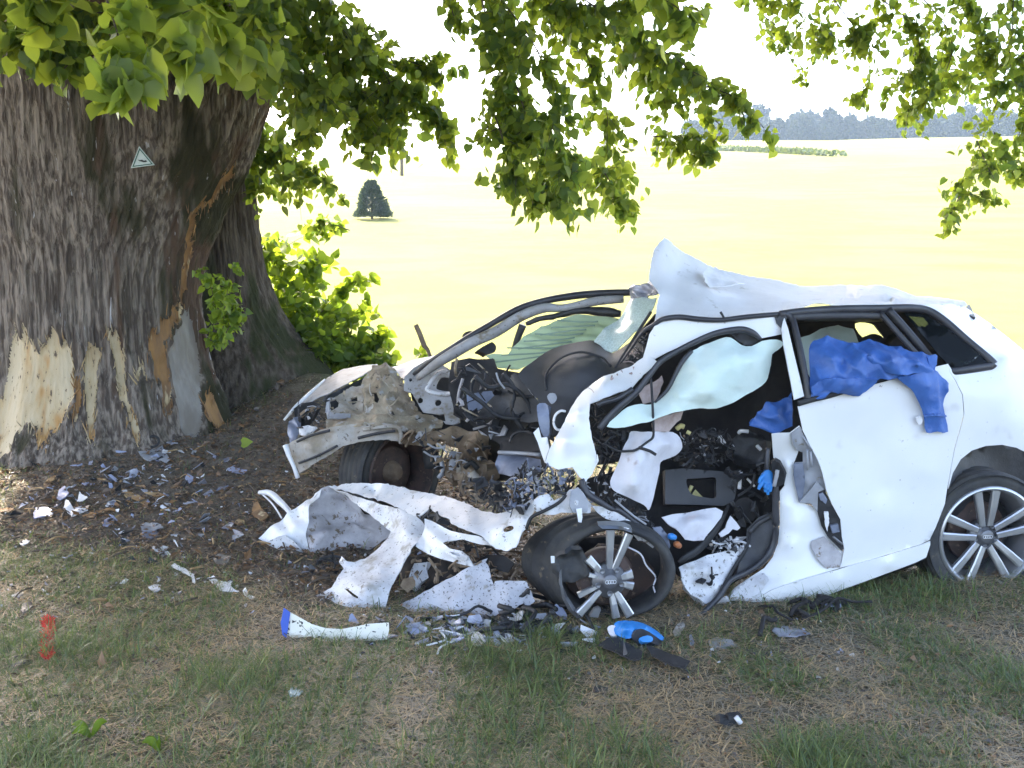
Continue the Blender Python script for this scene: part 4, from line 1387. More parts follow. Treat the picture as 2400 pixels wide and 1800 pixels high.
C('front_airbag', 'e', [(325, 1075, .16), (420, 1080, .14), (540, 1092, .12), (690, 1080, .18), (790, 1145, .2), (830, 1235, .2), (770, 1305, .18), (700, 1340, .16), (622, 1385, .12), (612, 1480, .1), (585, 1580, .08), (550, 1700, .06), (520, 1790, .05), (490, 1845, .04), (455, 1800, .03), (330, 1740, .02), (220, 1690, .02), (150, 1650, .03), (122, 1590, .04), (140, 1510, .05), (205, 1370, .07), (255, 1240, .1), (300, 1150, .13)],
  m_cloth, inner=[(400, 1400, -.02), (450, 1250, .02), (350, 1600, -.04), (690, 1200, .09)], th=.004, step=7, amp=.010, fr=8, crease=.010, seed=35, rnd=3, wrinkle=(.004, (34, 0, 6)))
C('torn_lining', 'e', [(560, 960, .15), (640, 930, .15), (740, 905, .16), (835, 885, .17), (800, 960, .18), (730, 1030, .18), (690, 1085, .17), (600, 1085, .14), (545, 1080, .13), (540, 1010, .14)], m_cloth2, th=.006, step=6, amp=.014, fr=18, crease=.01, seed=36)
C('torn_lining', 'e', [(410, 700, .2), (480, 640, .2), (560, 600, .2), (630, 540, .2), (640, 600, .2), (610, 700, .2), (560, 790, .2), (440, 815, .19), (425, 760, .19)], m_cloth2, th=.006, step=6, amp=.014, fr=18, crease=.012, seed=37)
CT_('wiring_cable', 'e', [(520, 560, .12), (530, 700, .10), (540, 900, .08), (545, 1050, .07), (540, 1140, .06), (480, 1190, .03), (380, 1260, .015), (300, 1275, .02), (200, 1270, .04), (60, 1200, .07)], .006, m_black2, n=6)
CT_('wiring_cable', 'e', [(400, 1240, .01), (500, 1270, .0), (570, 1310, -.005)], .007, m_black2, n=6)
C('seat_cover_scrap', 'f', [(925, 600, .12), (1040, 575, .14), (1150, 552, .16), (1280, 530, .17), (1390, 515, .18), (1455, 548, .17), (1440, 600, .15), (1370, 690, .1), (1290, 795, .06), (1200, 802, .05), (1130, 792, .05), (1085, 740, .06), (1040, 690, .08), (980, 650, .1)], m_cloth, inner=[(1200, 650, .06)], th=.006, step=6, amp=.008, fr=12, crease=.008, seed=38)
C('seat_cover_scrap', 'f', [(1490, 640, .16), (1520, 585, .17), (1570, 640, .16), (1605, 690, .16), (1580, 712, .15), (1540, 700, .15), (1500, 740, .14), (1440, 770, .12), (1420, 740, .12), (1480, 690, .14)], m_cloth, th=.006, step=5, amp=.008, fr=20, seed=39)

# ---- dark cabin behind it all
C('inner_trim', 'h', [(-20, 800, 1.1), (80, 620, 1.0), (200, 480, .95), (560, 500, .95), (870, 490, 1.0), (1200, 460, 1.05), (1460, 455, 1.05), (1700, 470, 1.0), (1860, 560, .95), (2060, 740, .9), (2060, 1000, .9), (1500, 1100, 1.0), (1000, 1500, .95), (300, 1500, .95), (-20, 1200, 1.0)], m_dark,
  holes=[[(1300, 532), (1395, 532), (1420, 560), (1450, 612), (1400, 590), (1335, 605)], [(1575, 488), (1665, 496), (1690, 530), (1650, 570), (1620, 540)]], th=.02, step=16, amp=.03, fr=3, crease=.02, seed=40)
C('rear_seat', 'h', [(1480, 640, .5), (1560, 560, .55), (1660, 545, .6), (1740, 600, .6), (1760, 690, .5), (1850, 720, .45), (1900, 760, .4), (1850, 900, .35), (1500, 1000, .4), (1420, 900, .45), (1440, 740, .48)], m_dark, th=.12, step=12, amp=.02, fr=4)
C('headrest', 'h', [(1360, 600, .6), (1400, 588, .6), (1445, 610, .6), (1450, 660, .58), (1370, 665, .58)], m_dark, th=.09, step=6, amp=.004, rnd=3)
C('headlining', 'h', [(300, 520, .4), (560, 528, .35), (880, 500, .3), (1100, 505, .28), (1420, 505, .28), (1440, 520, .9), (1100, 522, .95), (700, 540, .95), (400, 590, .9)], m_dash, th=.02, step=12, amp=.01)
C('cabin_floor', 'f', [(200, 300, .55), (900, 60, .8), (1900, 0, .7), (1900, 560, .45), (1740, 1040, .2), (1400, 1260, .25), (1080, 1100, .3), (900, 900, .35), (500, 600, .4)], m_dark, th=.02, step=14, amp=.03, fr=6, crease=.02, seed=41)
C('console_block', 'f', [(955, 190, .42), (1120, 175, .42), (1300, 190, .40), (1480, 205, .38), (1560, 215, .36), (1575, 330, .34), (1555, 450, .32), (1460, 500, .32), (1200, 490, .34), (955, 485, .36)], m_dash, holes=[[(1140, 272), (1200, 264), (1300, 258), (1390, 258), (1394, 345), (1390, 430), (1290, 425), (1190, 402), (1150, 340)]], th=.05, step=8, amp=.004, fr=8, seed=42)
C('inner_scrap', 'f', [(1195, 385, .45), (1215, 360, .44), (1285, 432, .43), (1240, 428, .44), (1185, 415, .45)], m_yellow, th=.004, step=5, amp=.004)
CT_('inner_scrap', 'f', [(1160, 380, .44), (1185, 325, .44)], .010, m_yellow, n=5, smooth=0)
C('dash_top', 'e', [(1300, 1180, .5), (1440, 1060, .5), (1600, 1130, .45), (1660, 1200, .4), (1650, 1420, .35), (1480, 1400, .4), (1330, 1330, .45)], m_black, th=.04, step=8, amp=.03, fr=9, crease=.02, seed=43)
for pts, rr in (([(1370, 1100, .40), (1400, 1080, .39), (1470, 1085, .38)], .010), ([(1185, 1130, .42), (1235, 1205, .40)], .012), ([(1550, 1220, .34), (1590, 1262, .34)], .009), ([(1370, 1480, .3), (1385, 1560, .29), (1380, 1640, .29)], .010), ([(1455, 1540, .3), (1530, 1620, .28)], .006), ([(1400, 1500, .31), (1375, 1490, .31)], .014), ([(1000, 1240, .4), (1025, 1220, .4)], .008)):
    CT_('bright_bracket', 'e', pts, rr, m_bright, n=6)
CT_('yellow_connector', 'e', [(770, 1060, .28), (810, 1030, .27), (845, 1040, .26)], .012, m_yellow, n=6)
CT_('yellow_connector', 'e', [(870, 1085, .27), (905, 1105, .26)], .010, m_yellow, n=6)


def scrap(name, zone, poly, n, size, off, mat, seed, parent=car, mode='S', kind='stuff', bar=0.4):
    """a tangle of broken bits filling one spot of the wreck"""
    r = np.random.default_rng(seed)
    poly = np.array([p[:2] for p in Z(zone, poly)])
    mb = MB()
    mn, mx = poly.min(0), poly.max(0)
    k = 0
    while k < n:
        q = r.uniform(mn, mx)
        if not inpoly(q[0], q[1], poly):
            continue
        k += 1
        Y = r.uniform(*off) + (S(q[0]) if mode == 'S' else 0)
        c = P(q[0], q[1], Y)
        s = size * r.uniform(.5, 1.5)
        if r.random() < bar:
            d_ = unit(r.normal(size=3)) * s * 1.6
            b_ = unit(r.normal(size=3)) * s * .5
            V, T, Q = tube_geo([c - d_, c + b_, c + d_], s * r.uniform(.08, .2), n=5, smooth=3)
            mb.add(V, T, Q)
        else:
            m = int(r.integers(4, 8))
            an = np.sort(r.uniform(0, 2 * np.pi, m))
            u = unit(r.normal(size=3))
            w = unit(np.cross(u, r.normal(size=3)))
            nn = np.cross(u, w)
            pr = c + s * r.uniform(.4, 1.0, m)[:, None] * (np.cos(an)[:, None] * u + np.sin(an)[:, None] * w) + nn * r.normal(0, .12 * s, m)[:, None]
            t_ = s * r.uniform(.05, .35)
            V = np.vstack([pr, pr - nn * t_, c[None], c[None] - nn * t_])
            j = np.arange(m)
            j2 = (j + 1) % m
            T = np.vstack([np.stack([np.full(m, 2 * m), j, j2], -1), np.stack([np.full(m, 2 * m + 1), m + j2, m + j], -1)])
            Q = np.stack([j, m + j, m + j2, j2], -1)
            mb.add(V, T, Q)
    return mb.build(name, mat, parent, smooth=False, kind=kind)


scrap('shredded_dash', 'e', [(820, 1120), (1100, 1040), (1330, 1130), (1300, 1400), (900, 1420), (640, 1380)], 150, .022, (.25, .5), m_black, 71)
scrap('shredded_dash', 'e', [(820, 1120), (1100, 1040), (1330, 1130), (1300, 1400), (900, 1420), (640, 1380)], 22, .010, (.22, .4), m_silver, 72)
scrap('torn_wiring', 'e', [(0, 1100), (320, 1080), (240, 1400), (100, 1650), (0, 1650)], 70, .030, (.12, .3), m_black, 73)
scrap('torn_wiring', 'f', [(380, 400), (760, 540), (1000, 900), (900, 760), (700, 640), (420, 430)], 46, .022, (.0, .15), m_black2, 74)
scrap('torn_wiring', 'f', [(1500, 200), (1880, 120), (1880, 640), (1560, 660)], 60, .030, (.2, .45), m_black, 75)
scrap('torn_brackets', 'f', [(220, 250), (470, 260), (760, 640), (820, 640), (500, 420), (300, 480)], 26, .016, (-.02, .1), m_silver, 76)
scrap('floor_rubble', 'f', [(1330, 840), (1400, 780), (1640, 780), (1630, 890), (1400, 960)], 60, .022, (.08, .22), m_white_d, 77)
scrap('floor_rubble', 'f', [(1330, 840), (1400, 780), (1640, 780), (1630, 890), (1400, 960)], 30, .018, (.06, .2), m_black, 78)
scrap('floor_rubble', 'f', [(1220, 1080), (1360, 1080), (1460, 1180), (1420, 1240), (1240, 1160)], 22, .022, (-.02, .06), m_black, 79)
# ---- seals and straps hanging round the door opening
CT_('door_seal', 'f', [(1845, 0, .10), (1835, 100, .09), (1840, 180, .08), (1880, 250, .07), (1905, 340, .06), (1908, 500, .06), (1912, 700, .06), (1890, 830, .06), (1840, 930, .05), (1760, 1010, .05), (1650, 1080, .04), (1540, 1130, .02), (1480, 1190, .0), (1430, 1270, -.03), (1370, 1340, -.06), (1290, 1420, -.10), (1200, 1500, -.13), (1130, 1550, -.15)],
    [.016, .016, .015, .012, .016, .017, .017, .017, .017, .016, .014, .014, .016, .017, .016, .015, .013, .010], m_trim, n=8, flat=.75)
C('door_seal_clamp', 'f', [(1870, 130, .03), (1900, 105, .02), (1945, 130, .01), (1975, 190, .01), (1990, 240, .01), (1985, 310, .02), (1940, 330, .03), (1900, 350, .04), (1885, 250, .05)], m_black2, holes=[], th=.03, step=6, amp=.008, fr=25)
CT_('door_seal_clamp', 'f', [(1925, 190, .0), (1915, 250, .0), (1895, 330, .01)], .010, m_silver, n=6)
CT_('seat_belt', 'f', [(1500, 500, .22), (1460, 600, .17), (1400, 700, .12), (1320, 800, .08), (1230, 890, .05), (1130, 950, .04), (1070, 990, .04)], [.014, .018, .02, .022, .02, .018, .012], m_black2, n=8, flat=.35)
CT_('seat_belt', 'f', [(1460, 1195, .0), (1560, 1020, .06), (1650, 880, .1), (1690, 760, .14), (1720, 680, .18)], [.012, .012, .012, .011, .01], m_black2, n=8, flat=.5)
C('inner_kick_trim', 'f', [(1660, 700, .16), (1760, 600, .14), (1880, 550, .12), (1895, 700, .10), (1880, 850, .09), (1800, 960, .08), (1680, 1050, .07), (1560, 1110, .06), (1600, 980, .08), (1650, 860, .12)], m_black, th=.02, step=9, amp=.008, fr=8, crease=.006, seed=44)
CT_('trim_fold', 'f', [(1680, 730, .13), (1760, 650, .12), (1870, 590, .10)], .012, m_dash, n=6)
C('cabin_lump', 'f', [(1560, 480, .26), (1620, 430, .26), (1690, 440, .25), (1760, 520, .24), (1740, 600, .24), (1660, 650, .24), (1570, 600, .25)], m_dark, th=.06, step=8, amp=.012, fr=12, rnd=3, seed=45)
C('inner_sill', 'f', [(1072, 1030, .02), (1120, 1005, .03), (1220, 970, .05), (1320, 925, .07), (1480, 890, .09), (1610, 880, .1), (1590, 940, .09), (1510, 1070, .06), (1470, 1150, .03), (1450, 1230, .01), (1390, 1300, -.02), (1300, 1350, -.04), (1180, 1260, -.03), (1095, 1140, -.01)], m_white_d, inner=[(1300, 1050, .0), (1250, 1180, .02), (1400, 1200, -.02)], th=.006, step=7, amp=.012, fr=12, crease=.012, seed=46)
C('sill_end', 'f', [(1100, 1150, .02), (1190, 1270, -.01), (1300, 1360, -.03), (1360, 1340, -.02), (1480, 1270, .0), (1560, 1390, -.01), (1600, 1490, .0), (1500, 1460, .02), (1400, 1440, .03), (1250, 1340, .03), (1100, 1230, .04)], m_white_d, th=.006, step=7, amp=.01, fr=14, crease=.01, jag=.8, seed=47)
CT_('blue_plug', 'f', [(985, 760, -.02), (1010, 765, -.03), (1040, 775, -.02)], [.012, .016, .012], m_glove, n=8)
CT_('orange_plug', 'f', [(1035, 830, -.02), (1060, 835, -.03), (1080, 850, -.02)], [.012, .016, .012], m_orange, n=8)
C('plug_holder', 'f', [(850, 690, .0), (920, 680, .0), (980, 760, -.01), (1000, 850, -.01), (980, 900, .0), (900, 800, .0)], m_bluegrey, th=.015, step=6, amp=.01, fr=20)

# ---- bulkhead and dashboard pushed back, far front door
C('dash_shell', 'd', [(405, 985, .62), (500, 905, .66), (600, 832, .7), (680, 795, .72), (780, 768, .75), (870, 752, .75), (950, 748, .74), (1020, 800, .7), (1070, 838, .68), (1150, 790, .66), (1230, 740, .62), (1300, 715, .58), (1330, 790, .48), (1320, 870, .42), (1225, 960, .38), (1100, 1000, .38), (950, 1060, .38), (880, 1110, .36), (830, 1180, .34), (770, 1280, .3), (720, 1380, .3), (640, 1430, .3), (610, 1380, .34), (590, 1250, .4), (540, 1160, .46), (470, 1080, .55)],
  m_dash, inner=[(800, 900, .50), (850, 960, .42), (700, 1000, .46), (600, 950, .58), (750, 1150, .38), (950, 880, .5), (1100, 900, .5)], th=.01, step=8, amp=.004, fr=6, seed=51, rnd=2)
CT_('dash_rim', 'd', [(605, 1100, .46), (600, 1000, .52), (650, 920, .56), (740, 855, .58), (860, 830, .58), (1000, 870, .54), (1060, 930, .46)], .006, m_black, n=6)
C('dash_scrap', 'd', [(820, 815, .66), (860, 795, .68), (905, 795, .68), (880, 815, .66), (840, 830, .65)], m_bright, th=.006, step=5, amp=.003)
C('bulkhead', 'd', [(-70, 900, 1.1), (20, 880, 1.05), (60, 870, 1.08), (230, 880, 1.05), (260, 945, 1.0), (410, 975, .9), (520, 1120, .8), (600, 1300, .7), (640, 1450, .6), (520, 1400, .72), (300, 1500, .8), (60, 1330, .9), (-50, 1250, .95), (-80, 1100, 1.05)], m_dark, th=.02, step=10, amp=.03, fr=7, crease=.02, seed=52)
C('bulkhead', 'd', [(840, 1180, .5), (940, 1100, .5), (1080, 1020, .5), (1320, 900, .55), (1400, 1100, .6), (1380, 1400, .6), (1150, 1600, .5), (900, 1640, .4), (860, 1400, .42)], m_dark, th=.02, step=10, amp=.02, fr=7, crease=.01, seed=152)
C('bulkhead_flap', 'd', [(395, 985, .72), (430, 1010, .68), (500, 1120, .6), (555, 1190, .55), (560, 1320, .55), (470, 1330, .6), (300, 1290, .66), (150, 1290, .72), (60, 1310, .78), (140, 1240, .78), (260, 1120, .76)], m_black, th=.008, step=9, amp=.012, fr=7, crease=.01, seed=53)
C('bulkhead_plate', 'd', [(40, 1130, .85), (160, 1110, .85), (280, 1100, .82), (230, 1180, .82), (110, 1250, .8), (50, 1260, .82)], m_bluegrey, th=.006, step=9, amp=.008, fr=9)
C('steering_post', 'g', [(1430, 0, .30), (1500, -30, .30), (1570, 0, .28), (1592, 180, .26), (1590, 360, .25), (1560, 405, .25), (1510, 400, .26), (1470, 300, .27), (1440, 150, .28)], m_bluegrey, th=.05, step=5, amp=.004, rnd=2)
C('white_bracket', 'g', [(1382, 355, .26), (1452, 285, .26), (1485, 420, .24), (1560, 410, .22), (1588, 560, .2), (1560, 640, .2), (1530, 745, .2), (1490, 640, .22), (1440, 480, .24)], m_white, th=.006, step=5, amp=.003)
CT_('pipe_ring', 'g', [(1800, 80, .22), (1740, 72, .22), (1680, 110, .22), (1650, 180, .22), (1650, 250, .22), (1685, 310, .22), (1740, 320, .22)], .006, m_bright, n=8)
C('pipe_end', 'g', [(1810, 100, .24), (1750, 90, .24), (1700, 120, .24), (1672, 190, .24), (1680, 260, .24), (1710, 310, .24), (1780, 260, .24), (1830, 160, .24)], m_black2, th=.05, step=5, amp=0)
C('speaker_disc', 'd', [(622, 1175, .38), (610, 1145, .38), (630, 1120, .38), (665, 1125, .37), (680, 1155, .37), (665, 1185, .37), (640, 1195, .37)], m_silver, th=.008, step=4, amp=.002, rnd=2)
C('floor_pan', 'g', [(925, 640, .72), (1080, 625, .7), (1240, 650, .66), (1470, 700, .5), (1480, 850, .4), (1300, 860, .45), (1080, 920, .55), (930, 880, .65), (880, 760, .7)], m_bluegrey, th=.006, step=7, amp=.012, fr=12, crease=.01, seed=55)
CT_('floor_rail', 'g', [(930, 610, .7), (1200, 620, .62), (1470, 640, .5)], .010, m_silver, n=6)
C('floor_recess', 'g', [(940, 590, .8), (960, 480, .82), (1060, 390, .82), (1200, 340, .78), (1380, 370, .7), (1460, 600, .6), (1200, 605, .7)], m_dark, th=.02, step=8, amp=.01)
CT_('hose', 'g', [(1080, 480, .72), (1110, 400, .72), (1190, 345, .7), (1300, 340, .68), (1380, 370, .62)], .008, m_black, n=6)
C('engine_plate', 'g', [(660, 310, .95), (840, 290, .9), (860, 230, .9), (980, 220, .85), (1040, 300, .8), (1000, 390, .8), (860, 400, .85), (700, 360, .92)], m_silver, th=.01, step=6, amp=.012, fr=18, seed=56)
scrap('engine_shards', 'g', [(420, 1000), (900, 980), (1400, 1200), (1300, 1400), (1000, 1380), (600, 1240)], 70, .035, (.15, .7), m_black, 86)
scrap('engine_shards', 'g', [(420, 1000), (900, 980), (1400, 1200), (1300, 1400), (1000, 1380), (600, 1240)], 40, .03, (.15, .7), m_brown, 87)
scrap('engine_shards', 'g', [(1060, 950), (1250, 780), (1560, 800), (1700, 830), (1900, 820), (1950, 960), (1850, 1120), (1640, 1150), (1400, 1180), (1240, 1290), (1000, 1380), (860, 1330), (1040, 1080)], 110, .020, (.05, .5), m_bluegrey, 81)
scrap('engine_shards', 'g', [(1060, 950), (1250, 780), (1560, 800), (1700, 830), (1900, 820), (1950, 960), (1850, 1120), (1640, 1150), (1400, 1180), (1240, 1290), (1000, 1380), (860, 1330), (1040, 1080)], 110, .020, (.05, .5), m_black, 82)
scrap('engine_shards', 'g', [(1060, 950), (1250, 780), (1560, 800), (1700, 830), (1900, 820), (1950, 960), (1850, 1120), (1640, 1150), (1400, 1180), (1240, 1290)], 60, .015, (.0, .4), m_silver, 83)
C('wing_stay', 'g', [(1390, 1230, .02), (1470, 1170, .02), (1580, 1150, .02), (1620, 1200, .02), (1650, 1240, .02), (1790, 1160, .02), (1850, 1100, .02), (1960, 1080, .0), (2060, 1180, .0), (2150, 1290, -.01), (2120, 1390, -.02), (1920, 1400, -.02), (1760, 1400, -.01), (1560, 1420, .0), (1440, 1400, .02), (1370, 1310, .03)], m_white_d, inner=[(1700, 1300, -.02), (1950, 1250, -.04)], th=.006, step=5, amp=.01, fr=12, crease=.01, seed=57)
CT_('wing_edge', 'g', [(1290, 1600, .0), (1360, 1450, .0), (1520, 1370, -.01), (1700, 1270, -.02), (1800, 1165, -.02), (1740, 1130, -.02), (1690, 1130, -.01)], .008, m_black2, n=6)
C('damper_top', 'g', [(1870, 1110, -.02), (1960, 1060, -.02), (2030, 1130, -.03), (2110, 1260, -.04), (2080, 1380, -.05), (1900, 1390, -.05), (1850, 1290, -.04)], m_silver, th=.02, step=5, amp=.006, fr=18)
C('white_tag', 'f', [(185, 525, -.06), (235, 518, -.06), (240, 600, -.07), (232, 645, -.07), (205, 640, -.07), (200, 600, -.07)], m_bright, th=.004, step=4, amp=.001)
C('arch_strip', 'f', [(320, 500, -.02), (420, 510, -.02), (540, 560, -.02), (640, 620, -.02), (760, 690, -.03), (820, 760, -.03), (888, 830, -.03), (850, 868, -.03), (760, 800, -.03), (720, 800, -.03), (640, 700, -.03), (560, 650, -.03), (440, 610, -.02), (370, 560, -.02)], m_white_d, th=.006, step=6, amp=.006, fr=14, crease=.005, seed=58)
CT_('arch_seal', 'f', [(230, 270, .02), (280, 390, .0), (380, 460, -.01), (480, 520, -.01), (560, 540, -.01), (680, 630, -.01), (780, 700, -.02), (860, 800, -.02)], [.014, .017, .015, .013, .012, .012, .011, .009], m_trim, n=8)
CT_('bright_edge', 'f', [(520, 450, -.01), (600, 520, -.015), (700, 600, -.02), (790, 660, -.02)], .005, m_silver, n=6)

# far side: roof rail, door window and crazed windscreen
CT_('far_roof_rail', 'd', [(-330, 985, 1.7), (-190, 880, 1.55), (-60, 800, 1.47), (60, 722, 1.45), (200, 640, 1.45), (400, 528, 1.42), (580, 470, 1.4), (800, 432, 1.38), (1000, 415, 1.35), (1200, 408, 1.32)], [.012, .016, .018, .018, .018, .02, .020, .022, .022, .020], m_trim, n=10)
CT_('far_roof_rail', 'd', [(-300, 1010, 1.66), (-160, 905, 1.52), (-40, 832, 1.44), (100, 752, 1.42), (250, 685, 1.42), (420, 580, 1.4), (580, 520, 1.38), (700, 520, 1.36), (800, 505, 1.34), (960, 470, 1.32), (1150, 455, 1.3)], [.02, .030, .032, .032, .032, .03, .028, .022, .022, .026, .022], m_tower, n=10)
CT_('far_roof_rail', 'd', [(460, 630, 1.38), (580, 590, 1.36), (700, 570, 1.35), (840, 535, 1.33), (1000, 545, 1.3), (1130, 560, 1.25)], [.012, .014, .018, .02, .03, .02], m_black, n=8, lump=.006)
CT_('far_window_post', 'd', [(438, 640, 1.4), (400, 740, 1.42), (370, 850, 1.44), (355, 950, 1.45)], [.024, .02, .018, .02], m_black, n=8)
C('far_airbag', 'd', [(175, 855, 1.3), (235, 840, 1.3), (330, 850, 1.28), (375, 790, 1.28), (420, 745, 1.28), (470, 700, 1.28), (600, 640, 1.26), (720, 590, 1.25), (830, 560, 1.22), (950, 575, 1.2), (1060, 580, 1.15), (1150, 595, 1.1), (1060, 660, 1.08), (960, 740, 1.05), (860, 760, 1.06), (780, 765, 1.08), (690, 800, 1.1), (600, 850, 1.14), (480, 920, 1.2), (400, 955, 1.24), (250, 940, 1.3), (220, 890, 1.3)],
  m_bag2, th=.004, step=5, amp=.005, fr=6, seed=62, wrinkle=(.010, (8, 0, 135)))
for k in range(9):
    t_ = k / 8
    CT_('fold_shade_line', 'd', [(300 + 470 * t_ - 90 + 20 * (k % 2), 905 - 260 * t_ - 20 * (k % 3), 1.235 - .1 * t_), (520 + 330 * t_, 868 - 250 * t_, 1.15 - .08 * t_), (640 + 330 * t_ + 20 * (k % 2), 840 - 225 * t_, 1.10 - .06 * t_)], .0045, m_airfold, n=5)  # dark tubes paint the shade inside the airbag folds
C('mirror', 'd', [(195, 770, 1.5), (225, 760, 1.5), (250, 790, 1.5), (240, 830, 1.5), (190, 845, 1.48), (150, 830, 1.48), (120, 815, 1.48)], m_black2, th=.08, step=5, amp=.004, rnd=2)
C('mirror', 'd', [(10, 715, 1.6), (30, 690, 1.6), (70, 680, 1.6), (105, 690, 1.58), (70, 720, 1.56), (20, 745, 1.56)], m_black2, th=.06, step=5, amp=.002, rnd=2)
C('crazed_windscreen', 'd', [(1215, 470, .78), (1290, 450, .74), (1385, 450, .66), (1370, 500, .62), (1340, 570, .58), (1280, 650, .56), (1200, 720, .54), (1140, 780, .54), (1105, 818, .55), (1062, 832, .57), (1020, 815, .6), (990, 785, .63), (940, 742, .68), (1000, 690, .72), (1080, 620, .76), (1160, 560, .78)], m_crazed, inner=[(1150, 680, .63), (1250, 560, .68)], th=.006, step=6, amp=.018, fr=9, crease=.014, seed=63)
C('torn_foil', 'd', [(1222, 352, .86), (1260, 362, .82), (1300, 340, .8), (1350, 322, .78), (1385, 335, .74), (1402, 380, .66), (1395, 430, .6), (1330, 445, .7), (1270, 452, .78), (1200, 465, .84), (1190, 440, .88), (1210, 400, .88)], m_foil, th=.006, step=5, amp=.025, fr=16, crease=.03, seed=64)
CT_('wiper_arm', 'd', [(1345, 545, .5), (1270, 660, .5), (1180, 800, .48), (1060, 990, .44)], [.008, .008, .007, .005], m_trim, n=6)
scrap('torn_padding', 'd', [(1180, 860), (1300, 700), (1340, 600), (1330, 760), (1290, 880), (1200, 930)], 36, .026, (.4, .6), m_black, 84)
scrap('torn_padding', 'd', [(1180, 860), (1290, 780), (1290, 900), (1200, 930)], 8, .018, (.38, .5), m_cloth2, 85)

# ---- muddy front end with the far wheel
def A(name, pts, mat, **kw):
    kw.setdefault('mode', 'Y')
    return C(name, 'c', pts, mat, **kw)


A('far_wing', [(278, 1112, 6.05), (330, 1060, 6.15), (375, 1005, 6.3), (480, 900, 6.5), (560, 835, 6.6), (625, 775, 6.7), (680, 745, 6.75), (745, 712, 6.8), (840, 692, 6.8), (935, 680, 6.8), (1010, 668, 6.75), (960, 720, 6.5), (900, 768, 6.4), (760, 835, 6.3), (620, 905, 6.2), (480, 965, 6.1), (400, 990, 6.05)], m_silver, inner=[(700, 790, 6.5), (520, 910, 6.3)], th=.005, step=7, amp=.012, fr=5, crease=.008, seed=91)
CT_('wing_lip', 'c', [(285, 1110, 6.0), (380, 1000, 6.08), (480, 905, 6.25), (600, 795, 6.45)], [.008, .012, .012, .006], m_white, mode='Y', n=6)
A('bonnet_stub', [(1090, 695, 6.5), (1180, 668, 6.6), (1350, 632, 6.7), (1450, 600, 6.7), (1490, 635, 6.5), (1400, 690, 6.35), (1290, 740, 6.3), (1210, 800, 6.25), (1160, 740, 6.4)], m_silver, th=.006, step=6, amp=.01, fr=8, crease=.008, seed=92)
A('muddy_apron', [(880, 830, 6.10), (905, 780, 6.15), (925, 730, 6.2), (965, 690, 6.22), (1030, 672, 6.25), (1085, 668, 6.25), (1150, 710, 6.2), (1205, 790, 6.12), (1240, 880, 6.02), (1285, 960, 5.96), (1340, 1040, 5.9), (1380, 1100, 5.84), (1200, 1120, 5.78), (1000, 1100, 5.80), (850, 1080, 5.86), (860, 950, 5.98)],
  m_mud, inner=[(1050, 850, 5.95), (1150, 950, 5.84), (1000, 1000, 5.84), (1000, 760, 6.08)], holes=[[(968, 890), (1000, 885), (1020, 940), (1010, 975), (985, 965)]], th=.012, step=4, amp=.020, fr=9, crease=.008, jag=1.2, seed=93, wrinkle=[(.020, (75, 0, 22)), (.008, (30, 0, 120))])
A('muddy_apron', [(618, 945, 5.98), (690, 915, 6.02), (760, 880, 6.06), (830, 845, 6.1), (900, 830, 6.08), (920, 900, 6.0), (900, 1000, 5.92), (880, 1090, 5.84), (760, 1110, 5.84), (640, 1125, 5.84), (612, 1040, 5.9)],
  m_mud_l, inner=[(780, 990, 5.96)], holes=[[(640, 960), (690, 935), (715, 960), (705, 1010), (650, 1030)], [(800, 930), (850, 920), (850, 960), (810, 980)]], th=.012, step=4, amp=.018, fr=9, crease=.008, jag=1.0, seed=193, wrinkle=[(.012, (30, 0, 70))])
A('muddy_apron', [(612, 1105, 5.80), (760, 1075, 5.80), (880, 1060, 5.80), (1020, 1060, 5.76), (1180, 1070, 5.74), (1330, 1060, 5.8), (1440, 1075, 5.82), (1515, 1105, 5.80), (1510, 1160, 5.74), (1400, 1195, 5.68), (1240, 1200, 5.64), (1180, 1180, 5.62), (1000, 1150, 5.62), (860, 1155, 5.64), (700, 1170, 5.68), (600, 1185, 5.72)],
  m_mud, inner=[(1000, 1100, 5.66), (1250, 1130, 5.68)], th=.02, step=4, amp=.014, fr=9, crease=.006, jag=1.0, seed=194, wrinkle=[(.012, (4, 0, 150)), (.006, (40, 0, 40))])
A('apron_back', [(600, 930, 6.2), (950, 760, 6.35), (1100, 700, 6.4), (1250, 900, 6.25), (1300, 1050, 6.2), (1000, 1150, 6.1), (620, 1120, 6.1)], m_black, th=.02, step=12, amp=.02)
A('apron_bracket', [(618, 950, 5.86), (640, 935, 5.86), (632, 1000, 5.84), (640, 1050, 5.8), (700, 1055, 5.78), (800, 1060, 5.76), (800, 1085, 5.74), (700, 1095, 5.74), (620, 1100, 5.78), (606, 1020, 5.84)], m_silver, th=.01, step=5, amp=.004)
A('muddy_beam', [(305, 1300, 5.75), (372, 1262, 5.72), (480, 1225, 5.70), (640, 1165, 5.68), (820, 1140, 5.66), (1000, 1125, 5.64), (1120, 1140, 5.63), (1185, 1175, 5.62), (1205, 1225, 5.62), (1200, 1300, 5.64), (1165, 1275, 5.6), (1100, 1262, 5.59), (960, 1268, 5.58), (860, 1280, 5.6), (740, 1312, 5.62), (640, 1380, 5.64), (520, 1450, 5.66), (405, 1525, 5.7), (378, 1465, 5.72), (340, 1390, 5.74)],
  m_mud_l, inner=[(700, 1230, 5.62), (500, 1330, 5.64), (1000, 1200, 5.58)], th=.02, step=6, amp=.008, fr=8, crease=.006, jag=.7, seed=94)
CT_('beam_groove', 'c', [(385, 1278, 5.68), (500, 1228, 5.65), (640, 1190, 5.63)], .008, m_black, mode='Y', n=6)
CT_('beam_groove', 'c', [(860, 1250, 5.57), (1000, 1215, 5.56), (1150, 1192, 5.57)], .009, m_black, mode='Y', n=6)
